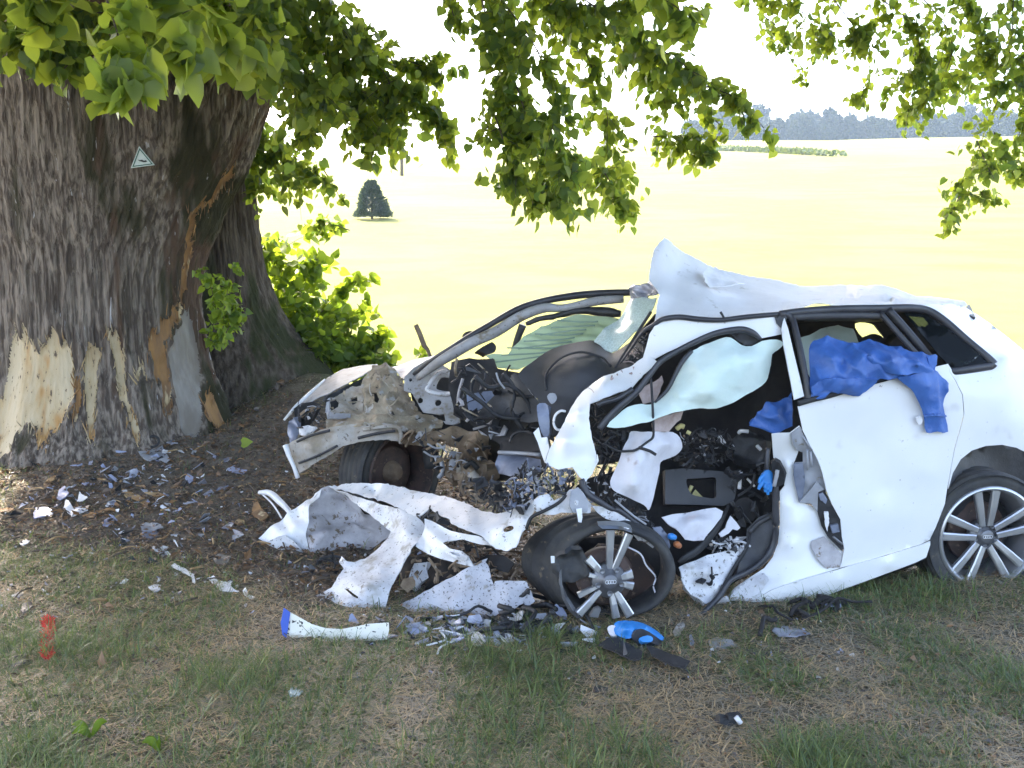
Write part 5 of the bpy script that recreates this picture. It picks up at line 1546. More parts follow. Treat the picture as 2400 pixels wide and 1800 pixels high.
CT_('beam_groove', 'c', [(400, 1445, 5.67), (540, 1390, 5.63), (700, 1310, 5.6)], .007, m_black, mode='Y', n=6)
CT_('beam_lip', 'c', [(900, 1185, 5.57), (1040, 1165, 5.56), (1160, 1165, 5.57), (1195, 1220, 5.58), (1190, 1290, 5.6)], .011, m_mud_l, mode='Y', n=6)
CT_('edge_rod', 'c', [(296, 1305, 5.7), (320, 1380, 5.68), (360, 1470, 5.66), (392, 1560, 5.66)], [.018, .014, .012, .014], m_bright, mode='Y', n=8)
A('lamp_cavity', [(362, 1020, 6.0), (420, 975, 6.05), (500, 965, 6.05), (560, 985, 6.02), (530, 1050, 5.98), (500, 1110, 5.95), (450, 1145, 5.92), (390, 1160, 5.92), (368, 1100, 5.95)], m_black2, th=.03, step=6, amp=.012, fr=14)
A('lamp_rim', [(405, 1060, 5.92), (440, 1030, 5.93), (520, 1000, 5.92), (560, 1010, 5.9), (520, 1030, 5.9), (460, 1050, 5.9), (420, 1090, 5.9)], m_brown, th=.01, step=5, amp=.005)
A('lamp_housing', [(318, 1120, 5.95), (360, 1090, 5.92), (385, 1150, 5.88), (400, 1210, 5.84), (375, 1262, 5.8), (335, 1300, 5.8), (310, 1220, 5.86)], m_bluegrey, th=.03, step=5, amp=.012, fr=20, crease=.01, seed=95)
A('lamp_scrap', [(400, 1170, 5.84), (470, 1150, 5.84), (540, 1165, 5.8), (500, 1200, 5.78), (450, 1230, 5.76), (405, 1225, 5.8)], m_white_d, th=.01, step=5, amp=.012, fr=20, seed=96)
tower = A('strut_tower', [(1218, 775, 6.0), (1290, 705, 6.05), (1400, 640, 6.1), (1480, 640, 6.05), (1530, 690, 6.0), (1580, 720, 5.95), (1608, 790, 5.9), (1615, 870, 5.86), (1640, 960, 5.82), (1655, 1130, 5.76), (1600, 1150, 5.75), (1540, 1140, 5.76), (1480, 1065, 5.8), (1365, 1050, 5.85), (1300, 940, 5.9), (1280, 900, 5.92), (1215, 880, 5.96)],
          m_tower, holes=[[(1462, 850), (1490, 790), (1520, 775), (1570, 780), (1590, 800), (1585, 880), (1560, 885), (1490, 878)], [(1322, 955), (1340, 932), (1362, 945), (1362, 970), (1340, 980), (1325, 972)], [(1455, 975), (1468, 952), (1495, 952), (1508, 975), (1495, 998), (1468, 1000)], [(1252, 790), (1275, 785), (1285, 800), (1262, 815)], [(1475, 1070), (1530, 1060), (1540, 1120), (1500, 1110)]], th=.012, step=4, amp=.006, fr=9, crease=.004, seed=97)
CT_('tower_ring', 'c', [(1390, 870, 5.88), (1440, 790, 5.9), (1500, 735, 5.9), (1560, 740, 5.88), (1595, 790, 5.84), (1602, 880, 5.82), (1560, 910, 5.84), (1480, 905, 5.85), (1410, 885, 5.87), (1390, 870, 5.88)], .012, m_white_d, mode='Y', n=6)
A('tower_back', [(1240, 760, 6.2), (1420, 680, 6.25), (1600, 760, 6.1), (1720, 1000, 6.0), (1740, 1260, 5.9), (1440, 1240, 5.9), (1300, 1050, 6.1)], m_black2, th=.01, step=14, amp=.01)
CT_('bent_strip', 'c', [(1308, 368, 6.4), (1340, 440, 6.4), (1375, 530, 6.4), (1400, 560, 6.4), (1422, 615, 6.4)], [.015, .017, .016, .012, .012], m_brown, mode='Y', n=6, flat=.5)
A('muddy_strut', [(1195, 1260, 5.7), (1250, 1230, 5.68), (1380, 1215, 5.66), (1500, 1190, 5.66), (1630, 1160, 5.66), (1740, 1190, 5.62), (1820, 1205, 5.6), (1880, 1235, 5.58), (1872, 1330, 5.58), (1860, 1425, 5.58), (1805, 1445, 5.56), (1755, 1425, 5.55), (1700, 1455, 5.55), (1660, 1400, 5.56), (1640, 1330, 5.58), (1500, 1300, 5.62), (1350, 1310, 5.66), (1210, 1290, 5.7)], m_brown, inner=[(1750, 1310, 5.5), (1500, 1250, 5.6)], th=.02, step=5, amp=.018, fr=9, crease=.016, seed=98)
A('gearbox_lump', [(1560, 1380, 5.62), (1640, 1370, 5.58), (1700, 1440, 5.52), (1780, 1440, 5.5), (1860, 1460, 5.5), (1870, 1560, 5.48), (1840, 1610, 5.46), (1770, 1615, 5.46), (1690, 1580, 5.48), (1600, 1570, 5.52), (1510, 1540, 5.6)], m_brown, th=.08, step=5, amp=.03, fr=14, crease=.02, seed=99)
for pts, rr, mt in (([(1600, 1360, 5.6), (1600, 1500, 5.55)], .026, m_silver), ([(1640, 1380, 5.57), (1650, 1520, 5.52)], .02, m_mud_l), ([(1690, 1480, 5.46), (1740, 1440, 5.45), (1790, 1490, 5.45)], .016, m_black2), ([(1740, 1520, 5.42), (1790, 1580, 5.41), (1830, 1600, 5.42)], .028, m_mud_l), ([(1420, 1330, 5.75), (1440, 1480, 5.74)], .05, m_black2), ([(1500, 1390, 5.62), (1520, 1500, 5.58), (1490, 1560, 5.58)], .014, m_silver)):
    CT_('suspension_arm', 'c', pts, rr, mt, mode='Y', n=9, lump=.004, smooth=3)


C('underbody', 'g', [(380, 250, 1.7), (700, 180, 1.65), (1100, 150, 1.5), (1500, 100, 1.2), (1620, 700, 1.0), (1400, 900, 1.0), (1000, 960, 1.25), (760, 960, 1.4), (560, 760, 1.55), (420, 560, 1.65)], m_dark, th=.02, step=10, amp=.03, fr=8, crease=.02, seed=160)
APR = [(640, 960), (900, 800), (1060, 690), (1190, 800), (1340, 1060), (1490, 1120), (1480, 1170), (1000, 1130), (650, 1110)]
scrap('apron_mud', 'c', APR, 22, .022, (5.70, 5.98), m_mud, 171, mode='Y')
scrap('apron_mud', 'c', APR, 14, .018, (5.68, 5.90), m_mud_l, 172, mode='Y')
scrap('apron_brackets', 'c', [(380, 1000), (640, 930), (640, 930), (640, 1100), (600, 1150), (400, 1200)], 26, .022, (5.74, 5.95), m_black, 173, mode='Y')
scrap('apron_brackets', 'c', [(380, 1000), (640, 930), (640, 930), (640, 1100), (600, 1150), (400, 1200)], 10, .018, (5.72, 5.9), m_silver, 174, mode='Y')
MEC = [(1200, 1230), (1500, 1200), (1860, 1240), (1870, 1560), (1640, 1580), (1480, 1500), (1400, 1330)]
scrap('drivetrain_bits', 'c', MEC, 60, .030, (5.42, 5.75), m_brown, 175, mode='Y')
scrap('drivetrain_bits', 'c', MEC, 40, .024, (5.40, 5.7), m_black, 176, mode='Y')
scrap('drivetrain_bits', 'c', MEC, 24, .022, (5.38, 5.6), m_silver, 177, mode='Y')
scrap('torn_wiring', 'd', [(40, 900), (400, 960), (560, 1200), (600, 1400), (300, 1500), (40, 1300)], 26, .03, (.55, .95), m_black2, 178, bar=.8)
scrap('torn_wiring', 'd', [(40, 900), (400, 960), (560, 1200), (600, 1400), (300, 1500), (40, 1300)], 7, .02, (.55, .9), m_silver, 179)
scrap('torn_wiring', 'd', [(900, 1220), (1000, 1200), (1120, 1400), (1000, 1580), (930, 1500)], 40, .026, (.1, .4), m_black2, 180, bar=.8)
scrap('torn_edges', 'd', [(860, 1130), (1000, 1010), (1240, 920), (1290, 880), (1200, 1060), (900, 1180)], 14, .014, (.12, .25), m_cloth2, 181)

for mt, n_, sz_, sd in ((m_inner, 8, .035, 191), (m_black, 22, .05, 193), (m_mud, 8, .03, 192)):
    scrap('crushed_metal', 'd', [(-40, 940), (60, 910), (250, 960), (330, 1150), (200, 1400), (-20, 1300)], n_, sz_, (.7, 1.0), mt, sd, bar=.3)
for pts in ([(100, 1000), (200, 1080), (330, 1060), (450, 1150), (500, 1260)], [(0, 1080), (140, 1180), (260, 1280), (420, 1300)], [(300, 980), (380, 1100), (360, 1250), (440, 1380)]):
    CT_('hose', 'd', [(x, y, .60) for x, y in pts], .011, m_black2, n=8)

# ---- wheels
def lathe(prof, n=64, a0=0.0, a1=2 * np.pi):
    """profile of (radius, axial); axis is local Y, outer face towards -Y"""
    prof = np.array(prof, float)
    full = abs(a1 - a0 - 2 * np.pi) < 1e-6
    th = np.linspace(a0, a1, n, endpoint=not full)
    m = len(prof)
    V = np.stack([prof[None, :, 0] * np.cos(th)[:, None], np.broadcast_to(prof[None, :, 1], (n, m)), prof[None, :, 0] * np.sin(th)[:, None]], -1).reshape(-1, 3)
    i = np.arange(n if full else n - 1)[:, None]
    j = np.arange(m - 1)[None]
    i2 = (i + 1) % n
    Q = np.stack([i * m + j, i * m + j + 1, i2 * m + j + 1, i2 * m + j], -1).reshape(-1, 4)
    return V, Q


def local(name, V, Fs, mat, parent, smooth=True, **kw):
    me = mesh_of(name, V, Fs, smooth)
    me.materials.append(mat)
    o = bpy.data.objects.new(name, me)
    o.parent = parent
    COL.objects.link(o)
    return tag(o, **kw)


def spoke_geo(r0, r1, w0, w1, ang, y0, y1, t=.022, off=0.0):
    """one spoke bar with a sloped front"""
    d = np.array([np.cos(ang), 0, np.sin(ang)])
    p = np.array([-np.sin(ang), 0, np.cos(ang)])
    V = []
    for s, (rr, w, y) in enumerate(((r0, w0, y0), ((r0 + r1) / 2, (w0 + w1) / 2, (y0 + y1) / 2 - .003), (r1, w1, y1))):
        c = d * rr + p * off * (0.55 + 0.45 * s)
        for u, v in ((-.5, t), (-.5, .004), (-.32, 0), (.32, 0), (.5, .004), (.5, t)):
            V.append(c + p * u * w + np.array([0, y + v, 0]))
    V = np.array(V)
    Q = []
    for s in range(2):
        for j in range(6):
            j2 = (j + 1) % 6
            Q.append((s * 6 + j, s * 6 + 6 + j, s * 6 + 6 + j2, s * 6 + j2))
    T = [(0, 1, 2), (0, 2, 3), (0, 3, 5), (3, 4, 5), (12, 14, 13), (12, 15, 14), (12, 17, 15), (15, 17, 16)]
    return V, np.array(T), np.array(Q)


def tread(n=72, R=.322, W=.225):
    pr = []
    for y in np.linspace(-W / 2, W / 2, 31):
        s = abs(y) / (W / 2)
        r_ = R - .030 * max(0, s - .80) ** 1.0 * 5 * (s > .80) * .5
        if any(abs(y - g) < .0062 for g in (-.06, -.02, .02, .06)): r_ -= .008
        pr.append((r_, y))
    return pr


def hub(w, mat_spk, yface):
    V, Q = lathe([(0, yface - .006), (.030, yface - .006), (.034, yface - .002), (.036, yface + .012), (.075, yface + .016), (.080, yface + .05), (.0, yface + .05)], 40)
    local('hub_cap', V, Q, mat_spk, w)
    mb = MB()
    for k in range(5):
        an = np.pi / 2 + np.pi / 5 + k * 2 * np.pi / 5
        V, Q = lathe([(0, .004), (.009, .004), (.012, 0), (.013, .02)], 14)
        V = V + [0.056 * np.cos(an), yface + .008, 0.056 * np.sin(an)]
        mb.add(V, None, Q)
    V = np.concatenate(mb.V)
    local('wheel_bolts', V, mb.faces(), m_rim_d, w, kind='stuff')
    mb = MB()
    for k in range(4):
        th = np.linspace(0, 2 * np.pi, 17)
        pts = np.stack([-.0165 + .011 * k + .0075 * np.cos(th), np.full(17, yface - .007), .0075 * np.sin(th)], -1)
        V, T, Q = tube_geo(pts, .0013, n=5, smooth=0)
        mb.add(V, T, Q)
    local('ring_emblem', np.concatenate(mb.V), mb.faces(), m_bright, w)


def wheel_base(loc, yaw, tilt=0.0, roll=0.0):
    """rim barrel is the wheel's own mesh"""
    V, Q = lathe([(.244, -.118), (.254, -.116), (.257, -.108), (.254, -.096), (.240, -.084), (.232, -.072), (.222, -.02), (.216, .06), (.236, .085), (.246, .10), (.240, .10), (.20, .06), (.205, -.02), (.222, -.074), (.228, -.094), (.234, -.108), (.244, -.118)], 72)
    me = mesh_of('wheel', V, Q, True)
    me.materials.append(m_rim)
    o = bpy.data.objects.new('wheel', me)
    o.parent = car
    o.location = [float(v) for v in np.array(loc) - WL[car.name]]
    o.rotation_euler = Euler((tilt, roll, yaw), 'ZXY') if False else (tilt, roll, yaw)
    COL.objects.link(o)
    return o


# rear wheel
w1 = wheel_base(P(2306, 1256, 4.74) + [0, 0.08, 0], math.radians(6))
V, Q = lathe([(.240, -.095), (.262, -.112), (.290, -.115), (.312, -.108)] + tread() + [(.312, .108), (.29, .115), (.262, .112), (.24, .095)], 90)
local('tyre', V, Q, m_tyre, w1)
for k in range(5):
    for s in (-1, 1):
        V, T, Q = spoke_geo(.052, .236, .030, .042, np.pi / 2 + np.radians(4) + k * 2 * np.pi / 5, -.092, -.104, off=s * .034)
        local('spoke', V, [T, Q], m_rim, w1, smooth=False)
hub(w1, m_rim_d, -.092)
V, Q = lathe([(.0, .0), (.15, .0), (.155, .01), (.155, .03), (.0, .03)], 48)
local('brake_disc', V, Q, m_rust, w1)
V, Q = lathe([(.205, .05), (.0, .055)], 40)
local('wheel_back', V, Q, m_black2, w1)
# near front wheel: tyre torn half off, rim smashed
w2 = bpy.data.objects.new('broken_wheel', None)
w2c = P(1425, 1358, 4.27)
hubV, hubQ = lathe([(.0, .02), (.11, .02), (.13, .05), (.13, .10), (.0, .10)], 40)
me = mesh_of('broken_wheel', hubV, hubQ, True)
me.materials.append(m_rust)
w2 = bpy.data.objects.new('broken_wheel', me)
w2.parent = car
w2.location = [float(v) for v in w2c - WL[car.name]]
w2.rotation_euler = (math.radians(-5), 0, math.radians(8))
COL.objects.link(w2)
PXM = 4.27 / F
for (x, y, w_, kind) in [(835, 560, .036, 1), (975, 590, .036, 1), (1005, 888, .042, 0), (1008, 980, .036, 0), (985, 1195, .040, 0), (880, 1205, .034, 0), (605, 1165, .034, 0), (600, 1030, .026, 0), (672, 760, .040, 0), (680, 880, .022, 0)]:
    dx, dz = (x - 830) / 3.0167 * PXM, -(y - 930) / 3.0167 * PXM
    an, rr = math.atan2(dz, dx), math.hypot(dx, dz)
    V, T, Q = spoke_geo(.045, rr, w_ * .7, w_, an, -.03, -.03 - (.02 if kind else 0.0))
    local('spoke', V, [T, Q], m_rim, w2, smooth=False)
C('rim_fragment', '3', [(760, 548, -0.130), (820, 545, -0.135), (900, 550, -0.140), (990, 572, -0.140), (1000, 600, -0.135), (940, 580, -0.130), (860, 572, -0.130), (790, 572, -0.125)], m_rim, th=.03, step=5, amp=.001)
C('rim_fragment', '3', [(600, 1160, -0.130), (660, 1110, -0.135), (690, 1095, -0.140), (714, 1110, -0.140), (680, 1140, -0.135), (620, 1185, -0.130)], m_rim, th=.02, step=5, amp=.002)
C('rim_fragment', '3', [(700, 1195, -0.130), (730, 1140, -0.135), (760, 1130, -0.140), (780, 1145, -0.140), (760, 1200, -0.130)], m_rim, th=.02, step=5, amp=.002)
hub(w2, m_rim_d, -.045)
# tyre: a squashed band, tread turned to the left
mb = MB()
n_ = 84
th = np.linspace(0, 2 * np.pi, n_, endpoint=False)
ring = []
for t in th:
    c_, s_ = np.cos(t), np.sin(t)
    left = (1 - c_) / 2
    px = 1150 + (800 + 505 * c_) / 3.0167
    py = 1050 + (872 + 378 * s_) / 3.0167
    thick = (58 + 100 * left ** 1.5 * (1 - .35 * max(0, s_))) / 3.0167
    Y = 4.285 + .055 * (1 - c_)
    ring.append((px, py, thick, Y, c_, s_))
VV = []
prof = []
for u in np.linspace(0, 1, 19):
    # from outer rear edge over the tread to the front lip and back inside
    prof.append(u)
cx_, cy_ = 1150 + 800 / 3.0167, 1050 + 872 / 3.0167
for (px, py, th_, Y, c_, s_) in ring:
    left = (1 - c_) / 2
    row = []

    def at_(k_, Y_):
        return P(cx_ + (px - cx_) * k_, cy_ + (py - cy_) * k_, Y_)
    f0 = 1.0 - .30 * left ** 1.4 * (1 - .25 * max(0, s_))
    front = at_(f0, Y)
    back = front + np.array([-.125 * left - .02, .19, .0])
    lipp = at_(f0 - .15, Y + .01)
    for k, u in enumerate(prof):
        if u <= .6:
            q = u / .6
            p_ = back * (1 - q) + front * q
            ctr = at_(0, Y)
            bulge = .014 * np.sin(q * np.pi) - (.010 if k in (3, 6, 9) else 0)
            p_ = p_ + unit((p_ - ctr) * [1, 0, 1]) * bulge
        elif u <= .85:
            q = (u - .6) / .25
            p_ = front * (1 - q) + lipp * q + np.array([0, -.022 * np.sin(q * np.pi), 0])
        else:
            q = (u - .85) / .15
            p_ = lipp + np.array([0, .11 * q, 0])
        row.append(p_)
    VV.append(row)
VV = np.array(VV)
m = VV.shape[1]
W_ = VV.reshape(-1, 3)
W_ = W_ + 0.006 * np.stack([noise(W_ * 9, 1), noise(W_ * 9, 2), noise(W_ * 9, 3)], -1)
i = np.arange(n_)[:, None]
j = np.arange(m - 1)[None]
Q = np.stack([i * m + j, i * m + j + 1, ((i + 1) % n_) * m + j + 1, ((i + 1) % n_) * m + j], -1).reshape(-1, 4)
obj('torn_tyre', W_, Q, m_tyre, car, True, label='torn tyre pulled half off its broken rim')
C('rim_lip', '3', [(486, 880, -0.100), (500, 860, -0.100), (505, 960, -0.100), (525, 1060, -0.110), (580, 1150, -0.120), (640, 1200, -0.120), (610, 1205, -0.110), (550, 1150, -0.100), (505, 1060, -0.100), (488, 960, -0.100)], m_rim_d, th=.02, step=5, amp=.002)
C('wheel_dust_plate', '3', [(930, 690, .08), (1060, 740, .08), (1150, 850, .08), (1180, 930, .08), (1150, 1060, .09), (1060, 1170, .1), (950, 1200, .1), (700, 1230, .12), (540, 1100, .12), (520, 960, .12), (640, 800, .12), (760, 680, .1)], m_rust, th=.01, step=8, amp=.01, fr=9, seed=101)
CT_('brake_line', '3', [(970, 700, -0.070), (1060, 750, -0.080), (1100, 830, -0.080), (1165, 910, -0.080), (1150, 980, -0.080), (1165, 1040, -0.080), (1120, 1110, -0.080), (1075, 1150, -0.080)], .004, m_cloth, n=6)
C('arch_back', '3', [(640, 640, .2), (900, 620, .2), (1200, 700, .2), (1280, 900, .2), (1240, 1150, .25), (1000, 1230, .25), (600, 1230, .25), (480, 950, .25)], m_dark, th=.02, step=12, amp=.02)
C('tread_shred', '3', [(430, 800, -0.080), (520, 730, -0.090), (640, 700, -0.090), (680, 780, -0.090), (670, 900, -0.090), (600, 950, -0.080), (520, 950, -0.080), (440, 890, -0.080)], m_tyre, th=.02, step=6, amp=.02, fr=16, crease=.02, seed=103)
C('white_tag', '3', [(425, 765, -0.140), (452, 765, -0.140), (452, 812, -0.140), (428, 815, -0.140)], m_bright, th=.004, step=4, amp=0)
# far front wheel seen from inside
w3 = wheel_base(P(915, 1105, 5.98), math.radians(47))
V, Q = lathe([(.240, -.095), (.262, -.112), (.290, -.115), (.312, -.108)] + tread() + [(.312, .108), (.29, .115), (.262, .112), (.24, .095)], 80)
local('tyre', V, Q, m_tyre, w3)
V, Q = lathe([(.0, -.01), (.15, -.01), (.16, .0), (.16, .02), (.20, .04), (.225, .04)], 48)
local('brake_disc', V, Q, m_rust, w3)
V, Q = lathe([(.0, -.07), (.04, -.07), (.06, -.04), (.07, -.01)], 24)
local('hub', V, Q, m_brown, w3)
w3.data.materials[0] = m_rust

# ================================================================== LOOSE BODY PANELS IN FRONT OF THE CAR
def loose(name, label, cat, loc):
    return thing(name, loc, label, cat)


def Y2(parent, name, pts, mat, **kw):
    kw.setdefault('mode', 'Y')
    return C(name, '2', pts, mat, parent=parent, **kw)


bon = loose('crumpled_bonnet_corner', 'white bonnet corner crumpled like paper, lying left of the broken wheel', 'bonnet', G(735, 1300))
Y2(bon, 'outer_skin', [(143, 575, 5.40), (250, 480, 5.42), (360, 390, 5.44), (450, 335, 5.45), (530, 288, 5.46), (560, 240, 5.47), (605, 205, 5.48), (590, 260, 5.42), (525, 330, 5.38), (510, 420, 5.33), (500, 560, 5.30), (515, 640, 5.29), (535, 692, 5.28), (430, 688, 5.30), (330, 668, 5.33), (200, 612, 5.38)], m_white_w,
   inner=[(380, 520, 5.34), (350, 580, 5.30)], th=.004, step=6, amp=.008, fr=11, crease=.009, seed=110)
Y2(bon, 'folded_edge', [(200, 608, 5.34), (290, 560, 5.31), (340, 550, 5.30), (400, 590, 5.28), (455, 650, 5.26), (480, 692, 5.26), (400, 690, 5.28), (300, 662, 5.31)], m_white_d, th=.004, step=5, amp=.005, fr=14, seed=111)
Y2(bon, 'inner_frame', [(605, 208, 5.50), (680, 188, 5.52), (800, 262, 5.48), (900, 345, 5.44), (1020, 430, 5.40), (1135, 522, 5.34), (1112, 560, 5.32), (1000, 612, 5.30), (850, 682, 5.26), (720, 706, 5.24), (620, 704, 5.25), (535, 692, 5.27), (500, 560, 5.30), (505, 430, 5.34), (525, 330, 5.40), (560, 270, 5.45)], m_inner,  # grey carries the inner face's shade as well as its dirt
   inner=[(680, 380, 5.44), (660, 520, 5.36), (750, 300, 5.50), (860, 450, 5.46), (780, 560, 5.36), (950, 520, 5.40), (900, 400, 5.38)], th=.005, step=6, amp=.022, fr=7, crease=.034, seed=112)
wing = loose('crumpled_front_wing', 'long white front wing, buckled and holed, lying against the broken wheel', 'wing', G(1010, 1440))
Y2(wing, 'upper_band', [(670, 190, 5.50), (760, 172, 5.48), (860, 165, 5.44), (960, 165, 5.38), (1080, 170, 5.30), (1190, 190, 5.22), (1300, 222, 5.12), (1450, 250, 5.02), (1600, 282, 4.90), (1700, 325, 4.82), (1800, 370, 4.74), (1890, 388, 4.66), (1960, 388, 4.60), (2060, 340, 4.54), (2170, 284, 4.50), (2205, 325, 4.46), (2150, 450, 4.42), (2090, 550, 4.40), (2050, 640, 4.38), (1990, 668, 4.40), (1900, 650, 4.44), (1840, 600, 4.48), (1790, 545, 4.52), (1680, 510, 4.58), (1570, 458, 4.66), (1560, 428, 4.70), (1490, 400, 4.76), (1420, 348, 4.84), (1350, 400, 4.84), (1290, 405, 4.88), (1190, 350, 5.00), (1080, 300, 5.12), (980, 270, 5.22), (860, 240, 5.34)],
   m_white_w, inner=[(1700, 430, 4.66), (1400, 300, 4.98), (1950, 500, 4.46), (1000, 225, 5.36), (2100, 420, 4.42)], holes=[[(1955, 500), (1985, 480), (2025, 482), (2030, 505), (1990, 525), (1960, 525)]], th=.005, step=6, amp=.008, fr=13, crease=.0045, jag=.8, seed=113)
Y2(wing, 'front_strip', [(672, 190, 5.46), (760, 230, 5.36), (900, 275, 5.22), (1080, 330, 5.08), (1200, 360, 4.98), (1290, 395, 4.92), (1350, 440, 4.86), (1385, 500, 4.80), (1365, 560, 4.76), (1290, 650, 4.68), (1215, 755, 4.60), (1160, 870, 4.52), (1115, 970, 4.46), (1085, 1080, 4.42), (1080, 1140, 4.41), (1000, 1192, 4.40), (880, 1190, 4.41), (720, 1150, 4.46), (560, 1112, 4.52), (520, 1085, 4.55), (470, 1058, 4.58), (535, 1018, 4.58), (600, 985, 4.58), (690, 930, 4.60), (740, 860, 4.66), (775, 800, 4.70), (740, 745, 4.74), (765, 712, 4.76), (800, 745, 4.72), (855, 752, 4.72), (960, 705, 4.78), (1050, 640, 4.84), (1110, 580, 4.90), (1128, 525, 4.96), (1020, 440, 5.06), (900, 345, 5.20), (780, 255, 5.36)],
   m_white_d, inner=[(1230, 520, 4.80), (950, 950, 4.46), (1050, 800, 4.58), (800, 1060, 4.44), (1000, 380, 5.08)], holes=[[(780, 945), (800, 945), (880, 1005), (878, 1018), (850, 1005)]], th=.005, step=6, amp=.006, fr=9, crease=.008, jag=.5, seed=114)
Y2(wing, 'lower_fold', [(1370, 425, 4.82), (1430, 445, 4.78), (1500, 482, 4.72), (1580, 520, 4.66), (1660, 540, 4.60), (1760, 560, 4.54), (1835, 600, 4.48), (1890, 640, 4.46), (1800, 625, 4.52), (1660, 582, 4.60), (1540, 590, 4.62), (1510, 610, 4.62), (1560, 650, 4.56), (1690, 705, 4.48), (1735, 785, 4.46), (1600, 758, 4.54), (1480, 720, 4.60), (1400, 690, 4.64), (1315, 640, 4.70), (1340, 560, 4.74), (1385, 500, 4.78)], m_white_w,
   inner=[(1430, 580, 4.68)], th=.005, step=5, amp=.010, fr=11, crease=.009, seed=115)
Y2(wing, 'bracket_loop', [(1515, 665, 4.56), (1560, 650, 4.54), (1640, 665, 4.5), (1700, 712, 4.47), (1680, 740, 4.47), (1600, 720, 4.5), (1540, 690, 4.54)], m_white_d, holes=[[(1560, 672), (1630, 685), (1640, 708), (1580, 692)]], th=.012, step=4, amp=.002)
skirt = loose('bumper_skirt', 'grey white bumper skirt speckled with dirt, lying in front of the wing', 'bumper', G(1050, 1455))
Y2(skirt, 'skirt_shell', [(1085, 1112, 4.44), (1180, 1070, 4.46), (1300, 1010, 4.48), (1400, 955, 4.50), (1500, 900, 4.50), (1620, 840, 4.50), (1735, 778, 4.50), (1790, 745, 4.50), (1838, 718, 4.50), (1822, 745, 4.49), (1850, 790, 4.47), (1865, 860, 4.44), (1888, 922, 4.42), (1900, 890, 4.43), (2000, 888, 4.42), (2125, 892, 4.40), (2160, 960, 4.38), (2192, 1035, 4.35), (2140, 1085, 4.33), (2110, 1050, 4.34), (2050, 1090, 4.33), (1900, 1150, 4.33), (1760, 1148, 4.35), (1600, 1152, 4.37), (1400, 1182, 4.39), (1180, 1206, 4.40), (1030, 1172, 4.42)],
   m_white_s, inner=[(1600, 1000, 4.42), (1300, 1120, 4.40), (1750, 950, 4.42), (2000, 1000, 4.36)], th=.006, step=6, amp=.006, fr=9, crease=.006, jag=.6, seed=116)
obj_ = Y2(skirt, 'torn_clip', [(1010, 1150, 4.38), (1030, 1125, 4.38), (1060, 1140, 4.37), (1100, 1120, 4.37), (1120, 1140, 4.37), (1090, 1165, 4.36), (1050, 1195, 4.36), (1015, 1185, 4.37)], m_black, th=.02, step=4, amp=.01, fr=30)
frag = tag(C('body_fragment', '2', [(1300, 760, 4.74), (1395, 748, 4.72), (1385, 800, 4.7), (1405, 862, 4.68), (1350, 900, 4.66), (1300, 960, 4.63), (1238, 915, 4.66), (1270, 830, 4.7)], m_white_d, mode='Y', parent=None, th=.03, step=5, amp=.012, fr=14, crease=.012, seed=117), 'small boxy white fragment wedged between the wing strip and the skirt', 'car part')
tag(C('liner_sheet', '2', [(1570, 790, 4.78), (1650, 785, 4.76), (1700, 805, 4.74), (1640, 840, 4.74), (1570, 855, 4.76)], m_plastic_b, mode='Y', parent=None, th=.006, step=5, amp=.004), 'pale blue plastic sheet glimpsed under the lower fold of the wing', 'car part')
tag(C('liner_lump', '2', [(245, 890, 5.0), (300, 830, 5.02), (380, 800, 5.04), (425, 775, 5.04), (445, 850, 5.0), (460, 900, 4.97), (510, 780, 4.98), (530, 790, 4.97), (525, 930, 4.92), (450, 935, 4.92), (360, 950, 4.92), (260, 930, 4.96)], m_foil, mode='Y', parent=None, th=.03, step=5, amp=.02, fr=16, crease=.02, seed=118), 'crumpled grey purple liner lump left of the front wing', 'car part')
tag(C('black_liner', '2', [(540, 760, 5.15), (720, 712, 5.15), (760, 800, 4.95), (700, 900, 4.85), (560, 1000, 4.80), (480, 960, 4.92), (540, 860, 5.05)], m_black2, mode='Y', parent=None, th=.01, step=8, amp=.02, fr=10, crease=.02, seed=119), 'black wheel arch liner lying in the dark under the wing', 'car part')
tag(C('black_liner', '2', [(1240, 700, 4.9), (1500, 730, 4.82), (1720, 790, 4.72), (1830, 690, 4.66), (1960, 700, 4.60), (2040, 760, 4.56), (1990, 830, 4.56), (1900, 800, 4.58), (1840, 880, 4.56), (1500, 900, 4.66), (1200, 1040, 4.62), (1130, 980, 4.7)], m_dark, mode='Y', parent=None, th=.01, step=8, amp=.02, fr=10, crease=.02, seed=120), 'black torn arch liner behind the speckled bumper skirt', 'car part')
scrap_ = scrap('liner_rubble', '2', [(540, 760), (760, 720), (700, 920), (500, 980)], 40, .03, (4.9, 5.1), m_black, 122, parent=None, mode='Y')
scrap('liner_rubble', '2', [(1350, 360), (1560, 440), (1600, 520), (1800, 560), (1900, 640), (1700, 660), (1450, 470)], 30, .03, (4.7, 4.9), m_black, 123, parent=None, mode='Y')
scrap('liner_rubble', '2', [(1150, 900), (1300, 700), (1700, 760), (1860, 700), (2080, 720), (2100, 880), (1500, 900), (1250, 1030)], 60, .03, (4.5, 4.75), m_brown, 121, parent=None, mode='Y')
tag(CT_('trim_rail', '2', [(150, 235, 5.85), (230, 240, 5.8), (300, 300, 5.72), (360, 360, 5.64), (400, 420, 5.58)], [.012, .02, .02, .016, .014], m_bright, mode='Y', parent=None, n=6), 'pale curved trim rail sticking up left behind the bonnet corner', 'car part')
tag(CT_('trim_wire', '2', [(170, 245, 5.84), (240, 310, 5.78), (290, 380, 5.7), (315, 425, 5.64)], .005, m_bright, mode='Y', parent=None, n=6), 'thin pale wire below the curved trim rail', 'wire')

